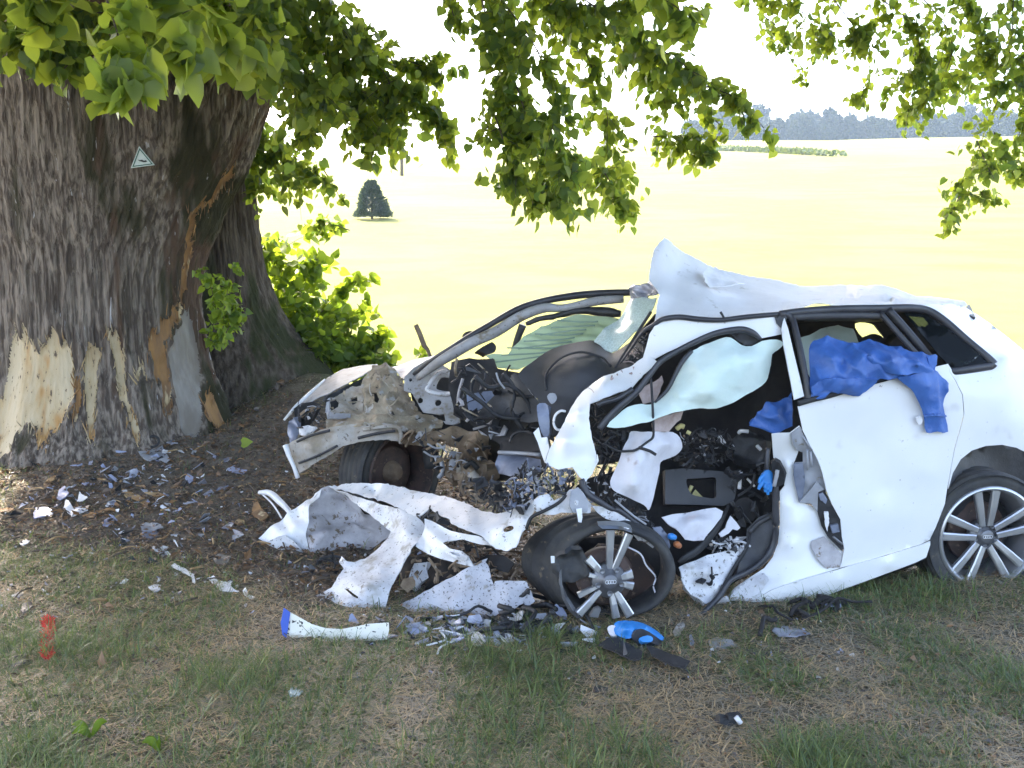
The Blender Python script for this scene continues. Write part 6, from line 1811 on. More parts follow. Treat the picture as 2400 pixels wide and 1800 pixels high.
# number plate, bent, blue band on the left; the characters are scuffed away in the photograph
plate = thing('number_plate', G(785, 1497), 'bent white number plate with a blue left band, lying on the grass', 'number plate')
Y2(plate, 'plate_sheet', [(372, 1118, 4.090), (460, 1165, 4.080), (540, 1210, 4.070), (640, 1238, 4.060), (760, 1246, 4.050), (860, 1228, 4.050), (950, 1208, 4.050), (1110, 1198, 4.050), (1112, 1250, 4.040), (1098, 1322, 4.020), (980, 1334, 4.020), (860, 1328, 4.020), (740, 1340, 4.020), (600, 1335, 4.030), (540, 1300, 4.040), (440, 1310, 4.050), (352, 1312, 4.060)], m_plate, th=.002, step=4, amp=.002, fr=10, crease=.002, jag=.3, seed=125)
Y2(plate, 'blue_band', [(332, 1088, 4.085), (380, 1122, 4.080), (370, 1200, 4.070), (352, 1316, 4.050), (322, 1290, 4.050), (308, 1200, 4.070)], m_eu, th=.002, step=4, amp=0)
mb = MB()
for (x, y, w, h) in ((430, 1195, 14, 60), (462, 1190, 12, 70), (470, 1235, 30, 10), (500, 1232, 12, 60), (395, 1180, 12, 60), (600, 1250, 60, 10), (680, 1272, 40, 12), (830, 1250, 40, 10), (920, 1280, 30, 14), (990, 1260, 26, 12), (1030, 1290, 14, 20), (780, 1280, 12, 24), (880, 1310, 30, 10)):
    V, T, Q = panel_geo([(q[0], q[1], 4.03 + (4.072 - 4.03) * (1050 - x) / 600) for q in Z('2', [(x, y), (x + w, y + 6), (x + w - 4, y + h), (x - 2, y + h - 4)])], mode='Y', th=.001, step=4, amp=0)
    mb.add(V, T, Q)
mb.build('worn_lettering', m_black, plate, kind='stuff')

# ================================================================== JACKET, GLOVES, TOOL
jk = thing('blue_jacket', P(2080, 1010, S(2080) - .05), 'crumpled bright blue jacket hanging out over the rear door window sill', 'jacket')
C('jacket_body', '1', [(728, 640, .10), (742, 600, .11), (765, 578, .12), (830, 562, .13), (900, 560, .13), (960, 580, .12), (1010, 604, .11), (1100, 590, .10), (1190, 588, .10), (1290, 610, .08), (1400, 640, .06), (1500, 668, .03), (1612, 682, .0), (1602, 740, -.02), (1600, 792, -.04), (1500, 800, -.06), (1340, 852, -.06), (1225, 850, -.06), (1160, 902, -.05), (1070, 970, -.04), (1010, 962, -.04), (960, 948, -.035), (880, 938, -.035), (835, 972, -.03), (740, 985, -.02), (730, 880, .02), (726, 760, .06)],
  m_jacket, parent=jk, inner=[(900, 700, -.02), (850, 640, .05), (1100, 700, -.08), (1250, 700, -.05), (1350, 740, -.09), (850, 850, -.03), (1000, 800, -.06), (950, 750, .0), (1100, 880, -.06), (1450, 740, -.06)], th=.012, step=5, amp=.008, fr=7, crease=.006, wrinkle=[(.010, (40, 0, -60)), (.008, (60, 0, 50))], seed=131, rnd=2)
C('jacket_sleeve', '1', [(1010, 610, .08), (1180, 600, .06), (1400, 650, .02), (1590, 690, -.02), (1605, 790, -.06), (1480, 815, -.09), (1340, 820, -.09), (1200, 790, -.07), (1080, 740, -.03), (1010, 670, .03)], m_jacket, parent=jk, inner=[(1300, 720, -.14), (1150, 690, -.08), (1480, 750, -.12)], th=.012, step=5, amp=.006, fr=7, crease=.004, wrinkle=[(.010, (40, 0, 90)), (.006, (90, 0, 30))], seed=132, rnd=2)
C('jacket_fold', '1', [(745, 900, -.03), (850, 850, -.06), (1000, 850, -.09), (1190, 850, -.07), (1160, 900, -.06), (1070, 968, -.05), (950, 945, -.05), (840, 935, -.05), (760, 960, -.03)], m_jacket, parent=jk, inner=[(1000, 890, -.11)], th=.01, step=5, amp=.01, fr=12, crease=.016, seed=133, rnd=2)
C('jacket_cuff', '1', [(1340, 850, -.06), (1420, 830, -.08), (1560, 790, -.07), (1620, 800, -.06), (1660, 850, -.055), (1698, 880, -.05), (1680, 950, -.05), (1660, 1030, -.05), (1675, 1120, -.05), (1692, 1216, -.05), (1620, 1216, -.055), (1540, 1222, -.05), (1525, 1150, -.05), (1505, 1060, -.05), (1470, 985, -.05), (1430, 920, -.05)], m_jacket, parent=jk, inner=[(1550, 900, -.10), (1590, 1100, -.085), (1580, 1000, -.09)], th=.014, step=5, amp=.010, fr=8, crease=.004, wrinkle=[(.008, (95, 0, 25))], seed=134, rnd=2)
C('cuff_tab', '1', [(1520, 1100, -.065), (1600, 1090, -.092), (1675, 1100, -.062), (1678, 1112, -.062), (1600, 1104, -.092), (1524, 1114, -.065)], m_jacket, parent=jk, th=.008, step=4, amp=0)
C('collar', '1', [(1540, 690, -.03), (1600, 678, -.04), (1614, 690, -.04), (1608, 750, -.06), (1590, 790, -.07), (1560, 760, -.06)], m_jacket, parent=jk, th=.014, step=4, amp=.004)
tag(C('blue_cloth', '1', [(606, 940, .16), (610, 1060, .14), (612, 1175, .12), (560, 1195, .12), (500, 1232, .12), (420, 1205, .13), (312, 1172, .15), (350, 1110, .15), (430, 1015, .16), (520, 1000, .16), (580, 975, .16)], m_jacket, parent=None, inner=[(500, 1100, .06), (560, 1080, .17), (440, 1080, .10)], th=.01, step=5, amp=.006, fr=7, crease=.004, wrinkle=[(.010, (40, 0, 90)), (.006, (90, 0, 30))], seed=135), 'blue cloth bunched inside the door opening beside the white pillar strip', 'cloth')
gl = thing('rubber_glove', P(1790, 1150, S(1790) + .08), 'blue rubber glove hanging inside the door opening', 'glove')
C('glove_palm', '4', [(395, 430, .06), (420, 418, .06), (445, 440, .06), (450, 500, .06), (430, 520, .05), (395, 500, .05), (375, 470, .05)], m_glove, parent=gl, th=.02, step=3, amp=.004, rnd=2)
for pts in ([(385, 490), (365, 520), (352, 545)], [(405, 505), (395, 535), (400, 560)], [(420, 510), (412, 550), (415, 578)], [(436, 505), (430, 535), (428, 560)], [(385, 455), (365, 480), (358, 505)]):
    CT_('glove_finger', '4', [(x, y, .055) for x, y in pts], [.011, .010, .007], m_glove, parent=gl, n=8)

tool = thing('cordless_tool', P(1490, 1500, 4.020), 'blue and black hand tool lying below the broken wheel', 'tool')
C('tool_body', '3', [(872, 1262, 4.060), (880, 1235, 4.070), (920, 1222, 4.080), (1000, 1222, 4.090), (1080, 1240, 4.090), (1140, 1270, 4.080), (1190, 1305, 4.060), (1225, 1340, 4.040), (1215, 1362, 4.030), (1180, 1340, 4.030), (1120, 1300, 4.030), (1060, 1275, 4.030), (1010, 1285, 4.020), (1000, 1340, 4.000), (950, 1345, 4.000), (880, 1315, 4.020)], m_glove, mode='Y', parent=tool, inner=[(960, 1280, 3.980), (1100, 1262, 4.040)], th=.05, step=4, amp=.002, rnd=2)
C('tool_nose', '3', [(825, 1285, 4.060), (835, 1260, 4.060), (875, 1252, 4.060), (892, 1290, 4.040), (885, 1325, 4.020), (845, 1322, 4.030)], m_cloth, mode='Y', parent=tool, th=.04, step=3, amp=.002, rnd=2)
C('tool_grip', '3', [(1000, 1350, 3.990), (1005, 1300, 4.010), (1060, 1278, 4.030), (1120, 1300, 4.030), (1180, 1345, 4.020), (1215, 1380, 4.000), (1190, 1392, 3.990), (1140, 1380, 3.980), (1100, 1365, 3.980), (1050, 1372, 3.970)], m_black, mode='Y', parent=tool, th=.04, step=4, amp=.003, rnd=2)
C('tool_trigger', '3', [(1050, 1345, 3.960), (1110, 1325, 3.970), (1145, 1340, 3.970), (1140, 1368, 3.960), (1080, 1372, 3.950)], m_glove, mode='Y', parent=tool, th=.03, step=3, amp=.001, rnd=2)


def flat(name, zone, pts, mat, lift=.012, th=.005, amp=.006, fr=14, seed=0, step=4, crease=0.0, parent=None, jag=0.0, **kw):
    """a thin piece lying on the ground"""
    q = Z(zone, pts)
    L_ = []
    for p in q:
        g_ = G(p[0], p[1])
        L_.append((p[0], p[1], float(g_[1]) - lift * 1.5))
    V, T, Q = panel_geo(L_, mode='Y', th=th, step=step, amp=amp, fr=fr, seed=seed, crease=crease, jag=jag)
    return obj(name, V, [T, Q], mat, parent, True, **kw)


flat('black_flap', '3', [(760, 1395), (830, 1345), (900, 1340), (1010, 1400), (1075, 1440), (1060, 1490), (1010, 1500), (900, 1450)], m_black2, lift=.06, seed=3, amp=.01, label='flat black flap lying under the blue tool', cat='car part')
flat('black_flap', '3', [(1100, 1395), (1160, 1410), (1280, 1455), (1410, 1505), (1375, 1555), (1280, 1535), (1140, 1465)], m_black2, lift=.06, seed=4, amp=.006, label='flat black strip lying right of the blue tool', cat='car part')
flat('belt_tongue', '3', [(1285, 1300), (1320, 1245), (1360, 1225), (1375, 1250), (1340, 1310), (1300, 1325)], m_mud_l, lift=.03, th=.01, label='grey buckle tongue lying at the end of the dangling seal', cat='car part')
flat('grey_slab', 's', [(1660, 1500), (1680, 1492), (1715, 1500), (1722, 1510), (1690, 1516), (1664, 1512)], m_silver, lift=.02, th=.015, label='flat grey slab in the grass below the sill', cat='car part')
flat('blue_shard', '3', [(1405, 1320), (1420, 1315), (1440, 1370), (1425, 1395), (1410, 1390)], m_plastic_b, lift=.02, label='narrow pale blue shard between the tool and the grey slab', cat='shard')
# debris strewn round the foot of the tree: (zone, outline, material, label)
DEB = [
    ('5', [(1015, 175), (1080, 150), (1100, 110), (1150, 95), (1200, 120), (1210, 170), (1260, 240), (1230, 265), (1160, 235), (1110, 255), (1060, 235)], m_silver, 'grey metal bracket with a round ring, lying at the tree foot', 'bracket', .03),
    ('5', [(1100, 10), (1150, 0), (1210, 10), (1260, 60), (1300, 110), (1270, 130), (1200, 100), (1140, 70)], m_foil, 'torn grey plate just above the ringed bracket', 'car part', .04),
    ('5', [(485, 60), (520, 5), (560, 0), (585, 30), (575, 90), (530, 105), (490, 100)], m_plastic_b, 'small bluish chunk pushed against the pale wound of the trunk', 'car part', .05),
    ('5', [(245, 640), (260, 600), (340, 590), (400, 625), (380, 650), (300, 665), (250, 675)], m_plastic_b, 'rounded pale blue shell on the soil at left', 'shard', .03),
    ('5', [(470, 590), (490, 530), (530, 580), (550, 610), (630, 600), (650, 615), (530, 662), (510, 640)], m_bright, 'white angled shard between the blue shell and the wood chips', 'shard', .04),
    ('5', [(570, 550), (590, 480), (610, 505), (650, 520), (610, 545)], m_bright, 'small white triangular clip above the angled shard', 'clip', .05),
    ('5', [(420, 530), (440, 460), (480, 440), (510, 490), (480, 520), (440, 550)], m_plastic_b, 'upright dull blue shard left of the white clip', 'shard', .04),
    ('5', [(760, 730), (775, 690), (830, 665), (845, 690), (800, 740)], m_plastic_b, 'small blue grey shard on the bare soil below the wood chips', 'shard', .02),
    ('5', [(1040, 730), (1090, 710), (1190, 725), (1210, 750), (1130, 770), (1050, 760)], m_silver, 'crumpled grey foil piece in the middle of the soil patch', 'car part', .03),
    ('5', [(1040, 800), (1060, 775), (1170, 775), (1190, 800), (1120, 830)], m_bluegrey, 'dull blue grey flat piece just below the grey foil', 'car part', .015),
    ('5', [(1115, 885), (1150, 870), (1230, 885), (1250, 890), (1190, 920), (1150, 915)], m_bright, 'white flat sliver below the dull blue grey piece', 'shard', .02),
    ('5', [(1370, 735), (1420, 728), (1545, 735), (1545, 752), (1430, 756), (1385, 752)], m_black, 'short black bar lying on the soil right of the foil', 'car part', .03),
    ('5', [(1580, 985), (1620, 950), (1680, 945), (1710, 970), (1690, 1005), (1640, 1015), (1595, 1005)], m_woodg, 'oval greyish lens lying on bare soil', 'lens', .015),
    ('5', [(1265, 1030), (1290, 1015), (1370, 1055), (1440, 1095), (1445, 1150), (1425, 1145), (1420, 1110), (1350, 1075)], m_bright, 'thin white bent strip left of the torn white scrap', 'trim', .03),
    ('5', [(1535, 1115), (1580, 1110), (1620, 1135), (1680, 1150), (1720, 1130), (1705, 1170), (1740, 1205), (1770, 1215), (1700, 1215), (1640, 1205), (1600, 1170)], m_bright, 'torn white scrap with ragged edges on the grass edge', 'scrap', .03),
    ('5', [(1795, 1215), (1820, 1200), (1850, 1245), (1885, 1255), (1860, 1265), (1815, 1250)], m_bright, 'small white scrap right of the ragged one', 'scrap', .02),
    ('5', [(1100, 1185), (1140, 1165), (1190, 1170), (1185, 1210), (1140, 1225)], m_white_d, 'crumpled whitish lump in the grass below the strip', 'scrap', .03),
    ('5', [(885, 1155), (930, 1125), (955, 1140), (925, 1160)], m_bright, 'tiny white pointed shard on the dark soil spot', 'shard', .02),
    ('5', [(140, 865), (180, 845), (220, 845), (210, 860), (160, 875)], m_bright, 'small white sliver at the far left of the soil', 'shard', .015),
    ('5', [(85, 1250), (150, 1215), (175, 1225), (140, 1255)], m_bright, 'white sliver in the grass near the left edge', 'shard', .015),
    ('5', [(1370, 380), (1390, 345), (1430, 370), (1430, 400), (1400, 420)], m_plastic_b, 'bluish chip in the wood litter right of the ringed bracket', 'shard', .03),
    ('5', [(1680, 310), (1740, 290), (1830, 320), (1800, 345), (1720, 340)], m_plastic_b, 'pale blue flattened shard below the green leaf', 'shard', .02),
    ('5', [(1640, 440), (1690, 435), (1660, 475), (1600, 470)], m_bluegrey, 'blue grey chip beside the curved trim rail', 'shard', .02),
    ('5', [(1640, 745), (1700, 705), (1730, 720), (1690, 765)], m_foil, 'grey crumpled chip left of the bonnet corner', 'shard', .03),
    ('5', [(870, 455), (920, 465), (1000, 490), (1110, 560), (1090, 575), (1010, 545), (930, 510)], m_chip, 'long pale wood splinter in the litter below the bracket', 'wood chip', .03),
    ('5', [(320, 425), (350, 385), (410, 365), (405, 385), (350, 430)], m_chip, 'pale wood splinter above the dull blue shard', 'wood chip', .02),
    ('5', [(1070, 490), (1150, 485), (1230, 505), (1160, 515)], m_chip, 'flat wood splinter right of the long pale one', 'wood chip', .02),
    ('5', [(610, 650), (660, 625), (720, 645), (690, 675)], m_woodo, 'orange wood chip right below the white angled shard', 'wood chip', .02),
    ('5', [(680, 620), (760, 612), (850, 600), (860, 615), (750, 632)], m_woodo, 'long orange wood splinter near the soil centre', 'wood chip', .02),
    ('5', [(0, 600), (60, 600), (105, 615), (60, 630), (0, 625)], m_woodo, 'orange wood splinter at the left edge', 'wood chip', .02),
    ('5', [(1740, 700), (1770, 680), (1810, 690), (1810, 720), (1760, 725)], m_chip, 'rounded wood chip just left of the bonnet corner', 'wood chip', .02),
    ('5', [(1860, 640), (1880, 560), (1910, 545), (1930, 600), (1990, 660), (1940, 690)], m_woodo, 'orange torn bark strip below the curved trim rail', 'bark', .05),
    ('5', [(780, 585), (800, 560), (850, 540), (845, 560), (800, 590)], m_bright, 'small white sliver among orange chips', 'shard', .02),
    ('5', [(150, 1360), (170, 1320), (230, 1305), (245, 1330), (200, 1365), (170, 1380)], m_black, 'small black clip in the grass at the left', 'clip', .03),
    ('s', [(15, 1545), (45, 1525), (62, 1530), (60, 1555), (30, 1562)], m_black, 'dark lump in the grass left of the red mark', 'car part', .03),
    ('s', [(1388, 1612), (1400, 1605), (1425, 1610), (1424, 1622), (1395, 1622)], m_black, 'small black clip in the grass, right of centre', 'clip', .02),
    ('s', [(675, 1622), (690, 1608), (712, 1620), (700, 1632), (680, 1632)], m_crazed, 'pale green glass crumb in the foreground grass', 'glass', .02),
    ('s', [(1290, 1500), (1330, 1490), (1345, 1520), (1310, 1530)], m_dark, 'dark clod beside the broken wheel', 'clod', .02),
    ('2', [(1265, 1260), (1400, 1300), (1540, 1340), (1500, 1372), (1380, 1350), (1280, 1310)], m_black2, 'flat black plastic under the white wire', 'car part', .02),
    ('2', [(1720, 1310), (1750, 1240), (1800, 1290), (1825, 1330), (1790, 1362), (1730, 1352)], m_white_d, 'whitish twisted clip right of the white wire', 'clip', .04),
    ('2', [(1600, 1290), (1640, 1262), (1680, 1290), (1650, 1318)], m_plastic_b, 'small blue chip above the white wire loop', 'shard', .03),
    ('2', [(1920, 1290), (2000, 1270), (2040, 1320), (1980, 1345)], m_white_d, 'pale chip at the right end of the skirt', 'shard', .03),
    ('2', [(1980, 1150), (2040, 1120), (2110, 1130), (2090, 1185), (2020, 1195)], m_white_d, 'pale curved piece tucked under the skirt end', 'car part', .05),
    ('4', [(440, 1460), (520, 1420), (620, 1440), (690, 1470), (600, 1500), (480, 1490)], m_foil, 'crumpled grey foil under the sill', 'car part', .03),
    ('4', [(720, 1270), (800, 1250), (880, 1270), (890, 1300), (840, 1300), (760, 1280)], m_plastic_b, 'bluish clear flap hanging below the sill', 'car part', .06),
]
for k, (zn, pts, mt, lab, cat, lf) in enumerate(DEB):
    nm = {'wood chip': 'wood_chip', 'car part': 'car_part', 'number plate': 'number_plate'}.get(cat, cat)
    flat(nm, zn, pts, mt, lift=lf, th=.006 if mt is not m_chip else .008, amp=.008, crease=.006, seed=200 + k, step=3, label=lab, cat=cat, jag=.3)
# ring on the bracket, blocky connector, wire, leaf, red mark
ringp = G(*Z('5', [(1150, 160)])[0])
th = np.linspace(0, 2 * np.pi, 25)
tube('sealing_ring', np.stack([ringp[0] + .042 * np.cos(th), ringp[1] - .04 + .018 * np.sin(th), ringp[2] + .055 + .034 * np.sin(th)], -1), .008, m_black2, None, n=8, smooth=0, label='black round ring on the grey bracket at the tree foot', cat='ring')
wz = [np.array(G(*q)) + [0, 0, .02] for q in Z('2', [(1390, 1402), (1520, 1365), (1530, 1340), (1490, 1290), (1560, 1300), (1650, 1322), (1620, 1355), (1500, 1410), (1480, 1440), (1470, 1465)])]
tube('white_wire', wz, .0045, m_bright, None, n=6, smooth=2, label='zigzag white wire lying in the grass before the skirt', cat='wire')
cb = thing('black_connector', G(1710, 1705), 'black plastic connector lying alone in the foreground grass', 'connector')
for k, (dx, dz, s_) in enumerate(((-.02, .03, .022), (.01, .035, .02), (-.005, .015, .024), (.022, .02, .016))):
    c_ = WL[cb.name] + [dx, 0, dz]
    V, T, Q = tube_geo([c_ + [-s_, 0, 0], c_ + [s_, .01, .012 * (k - 1)]], s_ * .85, n=6, smooth=0, square=True)
    obj('connector_block', V, [T, Q], m_black2, cb, False)
tube('connector_cap', [WL[cb.name] + [.018, -.012, .045], WL[cb.name] + [.034, -.014, .022]], .009, m_bright, cb, smooth=0)


# black cable tangle at the right end of the skirt and under the broken wheel
def tangle(name, zone, poly, n, L_, r0, mat, label, cat, seed):
    r = np.random.default_rng(seed)
    poly = np.array(Z(zone, poly))
    mb = MB()
    mn, mx = poly.min(0), poly.max(0)
    k = 0
    while k < n:
        q = r.uniform(mn, mx)
        if not inpoly(q[0], q[1], poly): continue
        k += 1
        g_ = G(*q)
        d = r.normal(size=3) * [1, .7, .35]
        pts = [g_ + d * L_ * t + [0, 0, .02 + .05 * math.sin(t * 3.1) * r.uniform(.3, 1)] + r.normal(0, L_ * .12, 3) * [1, 1, .3] for t in np.linspace(0, 1, 5)]
        V, T, Q = tube_geo(pts, r0 * r.uniform(.5, 1.3), n=6, smooth=3)
        mb.add(V, T, Q)
    return mb.build(name, mat, None, label=label, cat=cat)


tangle('cable_tangle', '2', [(1850, 1150), (2050, 1090), (2260, 1100), (2240, 1290), (2050, 1330), (1850, 1260)], 16, .16, .010, m_black2, 'black cable tangle between the speckled skirt and the broken tyre', 'cable', 301)
tangle('cable_tangle', '4', [(380, 1440), (560, 1380), (760, 1310), (800, 1340), (620, 1440)], 12, .14, .012, m_dark, 'dark hoses lying in the grass under the sill', 'hose', 302)

lf = thing('fallen_leaf', G(*Z('5', [(1830, 170)])[0]), 'single bright green leaf on the dark litter beside the car nose', 'leaf')
V, T, m_ = leaf_mesh(np.array([WL[lf.name] + [-.03, -.02, .05]]), np.array([.075]), frames(np.array([[1.0, -.3, .2]]), np.random.default_rng(2)))
obj('leaf_blade', V, T, m_leaf_b, lf, True, tint=np.full(m_, .8))
for (px, py, sz, an) in ((215, 1735, .085, .5), (375, 1768, .055, -.2)):
    g_ = G(px, py)
    pl_ = thing('broad_leaf_weed', g_, 'bright green broad leaved weed in the foreground grass' if px < 300 else 'small green weed right of the broad leaved one', 'plant')
    for k in range(3):
        a_ = an + (k - 1) * 1.5
        pts = [g_ + [0, 0, .01], g_ + np.array([-math.cos(a_) * sz * .5, math.sin(a_) * sz * .3, .05]), g_ + np.array([-math.cos(a_) * sz, math.sin(a_) * sz * .6, .045])]
        V, T, Q = tube_geo(pts, [.004, .015, .002], n=8, flat=.12, up=(0, 0.2, 1), smooth=5)
        V2 = V.copy()
        obj('weed_leaf', V2, [T, Q], m_leaf_b, pl_, True, tint=np.full(len(V), .7))

# triangular sign nailed to the trunk
TVw = np.concatenate([TV])
sq = Z('T', [(1030, 1082), (968, 1245), (1146, 1222)])
base = [front_of(TVw, *q) for q in sq]
yf = min(b[1] for b in base) - .015
sign = thing('tree_sign', P(sq[0][0], sq[1][1], yf), 'small triangular white and green sign with a black bird, nailed to the trunk', 'sign')


def tri(k):
    c = np.mean(np.array(sq), 0)
    return [tuple(c + (np.array(q) - c) * k) + (yf,) for q in sq]


panel('sign_plate', tri(1.0), m_signw, sign, mode='Y', th=.004, step=6, amp=0)
for k0, k1 in ((.86, .72),):
    V, T, Q = panel_geo([(x, y, d - .004) for x, y, d in tri(k0)], mode='Y', holes=[[(x, y) for x, y, _ in tri(k1)]], th=.002, step=6, amp=0)
    obj('green_border', V, [T, Q], m_signg, sign, False)
panel('bird_silhouette', [(x, y, yf - .005) for x, y in Z('T', [(1018, 1182), (1036, 1186), (1052, 1183), (1066, 1190), (1080, 1186), (1090, 1196), (1078, 1201), (1062, 1202), (1048, 1197), (1034, 1194)])], m_signb, sign, mode='Y', th=.001, step=3, amp=0)

# ================================================================== GRASS, STRAW, LITTER
def ribbons(base, dirv, L_, W_, up, seg, r, curl):
    """many blades at once: tapered strips that bend over"""
    n_ = len(base)
    t = np.linspace(0, 1, seg + 1)
    side = np.stack([-dirv[:, 1], dirv[:, 0], np.zeros(n_)], -1)
    P_ = base[:, None, :] + (dirv[:, None, :] * (t[None, :, None] ** 1.3) * (L_ * (1 - up))[:, None, None]) + np.array([0, 0, 1.0]) * ((t - curl[:, None] * t ** 2.2)[:, :, None] * (L_ * up)[:, None, None])
    wd = W_[:, None] * (1 - .85 * t[None, :])
    A_ = P_ + side[:, None, :] * wd[:, :, None]
    B_ = P_ - side[:, None, :] * wd[:, :, None]
    V = np.stack([A_, B_], 2).reshape(n_, -1, 3)
    m_ = 2 * (seg + 1)
    q = np.array([(2 * k, 2 * k + 1, 2 * k + 3, 2 * k + 2) for k in range(seg)])
    Q = q[None] + (np.arange(n_) * m_)[:, None, None]
    return V.reshape(-1, 3), Q.reshape(-1, 4), m_


def scatter(n_, r, y0, y1, pw=1.0):
    Y = y0 + (y1 - y0) * r.uniform(0, 1, n_) ** pw
    X = r.uniform(-1, 1, n_) * (Y * .53 + .15)
    return X, Y


r = np.random.default_rng(400)
X, Y = scatter(300000, r, 2.35, 7.6, 1.5)
s_ = soil_mask(X, Y)
pp = np.stack([X, Y, np.zeros(len(X))], -1)
cl = fbm(pp * 3.0, 3, 91)
left = sstep(0.2, -1.2, X)
px_, py_ = proj(np.stack([X, Y, gz(X, Y)], -1))
den = sstep(-.30, .38, cl + .26 * left - .10 * sstep(0.3, 1.0, X) * (1 - sstep(1460, 1380, py_)))
den = den + .9 * np.exp(-(((px_ - 2050) / 210) ** 2 + ((py_ - 1410) / 45) ** 2)) + .8 * np.exp(-(((px_ - 1620) / 90) ** 2 + ((py_ - 1495) / 34) ** 2)) + .5 * np.exp(-(((px_ - 300) / 160) ** 2 + ((py_ - 1460) / 60) ** 2)) + .5 * np.exp(-(((px_ - 2190) / 70) ** 2 + ((py_ - 1650) / 50) ** 2))
wreck = (px_ > 560) & (px_ < 1790) & (py_ > 1330) & (py_ < 1482 - 12 * np.sin(px_ / 37.0))
den = den * np.where(wreck, .12, 1)
keep = r.uniform(0, 1, len(X)) < den * (1 - .96 * s_) * 1.15
X, Y = X[keep], Y[keep]
n_ = len(X)
# tufts: pull blades together
tc_ = np.stack([X, Y], -1)
tc_ = tc_ + .5 * (np.round(tc_ / .09 + r.normal(0, .15, tc_.shape)) * .09 - tc_)
X, Y = tc_[:, 0], tc_[:, 1]
base = np.stack([X, Y, gz(X, Y) - .005], -1)
an = r.uniform(0, 2 * np.pi, n_)
tall = sstep(.1, .7, fbm(base * 2.0, 2, 55)) + .7 * np.exp(-(((X - 1.75) / .7) ** 2 + ((Y - 4.5) / .25) ** 2))
V, Q, m_ = ribbons(base, np.stack([np.cos(an), np.sin(an), 0 * an], -1), r.uniform(.04, .15, n_) * (1 + .7 * tall), r.uniform(.0013, .0030, n_), r.uniform(.10, .74, n_), 3, r, r.uniform(.1, .75, n_))
obj('grass', V, Q, m_grass, None, True, tint=np.repeat(r.uniform(0, 1, n_), m_), kind='stuff')
X, Y = scatter(230000, r, 2.35, 7.8, 1.5)
keep = r.uniform(0, 1, len(X)) < (1 - .86 * soil_mask(X, Y)) * (.45 + .5 * sstep(-.3, .4, fbm(np.stack([X, Y, 0 * X], -1) * 2.2, 2, 17)))
X, Y = X[keep], Y[keep]
n_ = len(X)
base = np.stack([X, Y, gz(X, Y) + r.uniform(.0, .014, n_)], -1)
an = r.uniform(0, 2 * np.pi, n_)
V, Q, m_ = ribbons(base, np.stack([np.cos(an), np.sin(an), 0 * an], -1), r.uniform(.03, .13, n_), r.uniform(.0010, .0026, n_), r.uniform(.03, .40, n_), 3, r, r.uniform(.5, 1.1, n_))
obj('dry_grass', V, Q, m_straw, None, True, tint=np.repeat(r.uniform(0, 1, n_) ** 1.2, m_), kind='stuff')
# bark crumbs, chips and dead leaves on the churned soil
X, Y = scatter(90000, r, 3.6, 8.4, 1.0)
keep = r.uniform(0, 1, len(X)) < soil_mask(X, Y) * .62 + .02
X, Y = X[keep], Y[keep]
n_ = len(X)
pos = np.stack([X, Y, gz(X, Y) + r.uniform(.0, .022, n_)], -1)
tip = r.normal(size=(n_, 3)) * [1, 1, .3]
V, T, m_ = leaf_mesh(pos, r.uniform(.010, .038, n_) * (1 + 1.2 * (r.uniform(0, 1, n_) > .95)), frames(tip, r), LV4 * [.55, 1, 1], LT4)
obj('bark_litter', V, T, m_litter, None, False, tint=np.repeat(r.uniform(0, 1, n_) ** 1.4, m_), kind='stuff')
cx_ = MB()
pale = MB()
for k in range(420):
    q = (r.uniform(0, 760), r.uniform(1040, 1420)) if k % 3 else (r.uniform(560, 1300), r.uniform(1080, 1560))
    g_ = G(*q)
    if float(soil_mask(np.array([g_[0]]), np.array([g_[1]]))[0]) < .3 and r.random() < .8: continue
    a_ = r.uniform(0, 2 * np.pi)
    L_ = r.uniform(.03, .12) * (2.4 if k % 9 == 0 else 1)
    d = np.array([math.cos(a_), math.sin(a_), r.uniform(-.05, .25)]) * L_
    tgt = pale if k % 4 == 0 else cx_
    V, T, Q = tube_geo([g_ - d * .5 + [0, 0, .02], g_ + r.normal(0, .006, 3) + [0, 0, .028], g_ + d * .5 + [0, 0, .02]], r.uniform(.0015, .006), n=5, smooth=2)
    tgt.add(V, T, Q)
cx_.build('twig_litter', m_twig, None, kind='stuff')
pale.build('splinter_litter', m_chip, None, kind='stuff')
# crumbs of broken plastic and glass too small to name singly
for mt, nn, sd in ((m_bright, 190, 1), (m_black, 220, 2), (m_plastic_b, 110, 3), (m_chip, 260, 4), (m_foil, 120, 5)):
    mb = MB()
    r = np.random.default_rng(500 + sd)
    for k in range(nn):
        q = (r.uniform(0, 1250), r.uniform(1090, 1450)) if k % 5 else (r.uniform(700, 2000), r.uniform(1430, 1600))
        g_ = G(*q)
        m = int(r.integers(3, 6))
        an = np.sort(r.uniform(0, 2 * np.pi, m))
        s_ = r.uniform(.004, .014)
        tl = r.normal(0, .3, 2)
        pr = np.stack([np.cos(an) * s_, np.sin(an) * s_, tl[0] * np.cos(an) * s_ + tl[1] * np.sin(an) * s_], -1) + g_ + [0, 0, .012]
        V = np.vstack([pr, pr - [0, 0, .006]])
        T = [(0, j, j + 1) for j in range(1, m - 1)]
        j = np.arange(m)
        mb.add(V, T, np.stack([j, m + j, m + (j + 1) % m, (j + 1) % m], -1))
    mb.build('broken_crumbs', mt, None, smooth=False, kind='stuff')

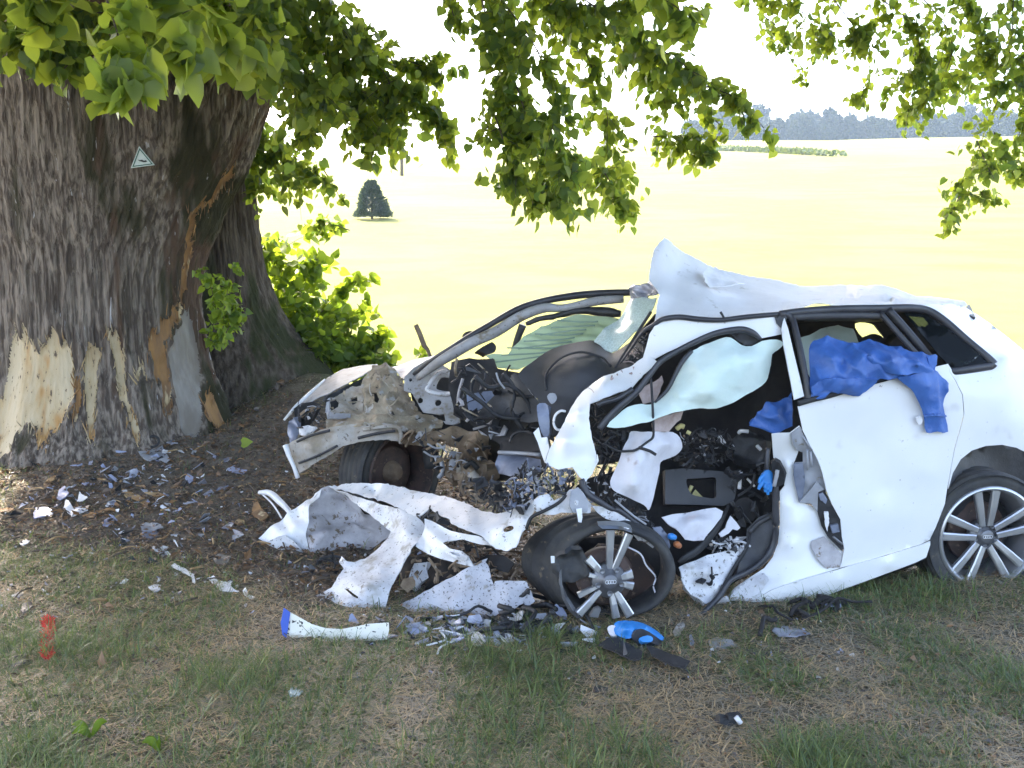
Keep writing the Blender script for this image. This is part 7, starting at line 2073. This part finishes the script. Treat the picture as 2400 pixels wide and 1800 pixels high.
# dead leaf and clod specks on the verge
X, Y = scatter(16000, r, 2.35, 6.0, 1.4)
n_ = len(X)
pos = np.stack([X, Y, gz(X, Y) + r.uniform(.004, .02, n_)], -1)
V, T, m_ = leaf_mesh(pos, r.uniform(.006, .022, n_), frames(r.normal(size=(n_, 3)) * [1, 1, .4], r), LV4 * [.7, 1, 1], LT4)
obj('leaf_crumbs', V, T, m_litter, None, False, tint=np.repeat(r.uniform(0, 1, n_) ** 1.3, m_), kind='stuff')

# shattered lamp and trim pieces massed at the trunk foot and in front of the wreck
for mt, nn, sd in ((m_foil, 90, 11), (m_plastic_b, 60, 12), (m_silver, 70, 13), (m_bright, 45, 14), (m_black2, 90, 15)):
    mb = MB()
    r = np.random.default_rng(700 + sd)
    for k in range(nn):
        q = (r.normal(330, 130), r.normal(1150, 70)) if k % 2 else (r.normal(1130, 130), r.normal(1480, 22))
        if q[1] < 1040: continue
        g_ = G(*q)
        m = int(r.integers(3, 7))
        an = np.sort(r.uniform(0, 2 * np.pi, m))
        s_ = r.uniform(.008, .03)
        tl = r.normal(0, .6, 2)
        pr = np.stack([np.cos(an) * s_ * 1.4, np.sin(an) * s_, tl[0] * np.cos(an) * s_ + tl[1] * np.sin(an) * s_ + r.normal(0, s_ * .2, m)], -1) + g_ + [0, 0, .018]
        V = np.vstack([pr, pr - [0, 0, .005]])
        T = [(0, j, j + 1) for j in range(1, m - 1)]
        j = np.arange(m)
        mb.add(V, T, np.stack([j, m + j, m + (j + 1) % m, (j + 1) % m], -1))
    mb.build('broken_crumbs', mt, None, smooth=False, kind='stuff')

# red paint sprayed on the grass: painted blades
mb = MB()
r = np.random.default_rng(600)
for k in range(420):
    t = r.uniform(0, 1)
    g_ = G(113 + 5 * math.sin(t * 7) * .4 + r.normal(0, 2.6), 1458 + 96 * t)
    a_ = r.uniform(0, 6.28)
    d = np.array([math.cos(a_), math.sin(a_), 0])
    V, T, Q = tube_geo([g_, g_ + d * .012 + [0, 0, .022], g_ + d * .025 + [0, 0, .03]], [.0045, .004, .001], n=4, smooth=0)
    mb.add(V, T, Q)
mb.build('red_paint_mark', m_red, None, label='short vertical streak of red marking paint on the grass', cat='paint mark')
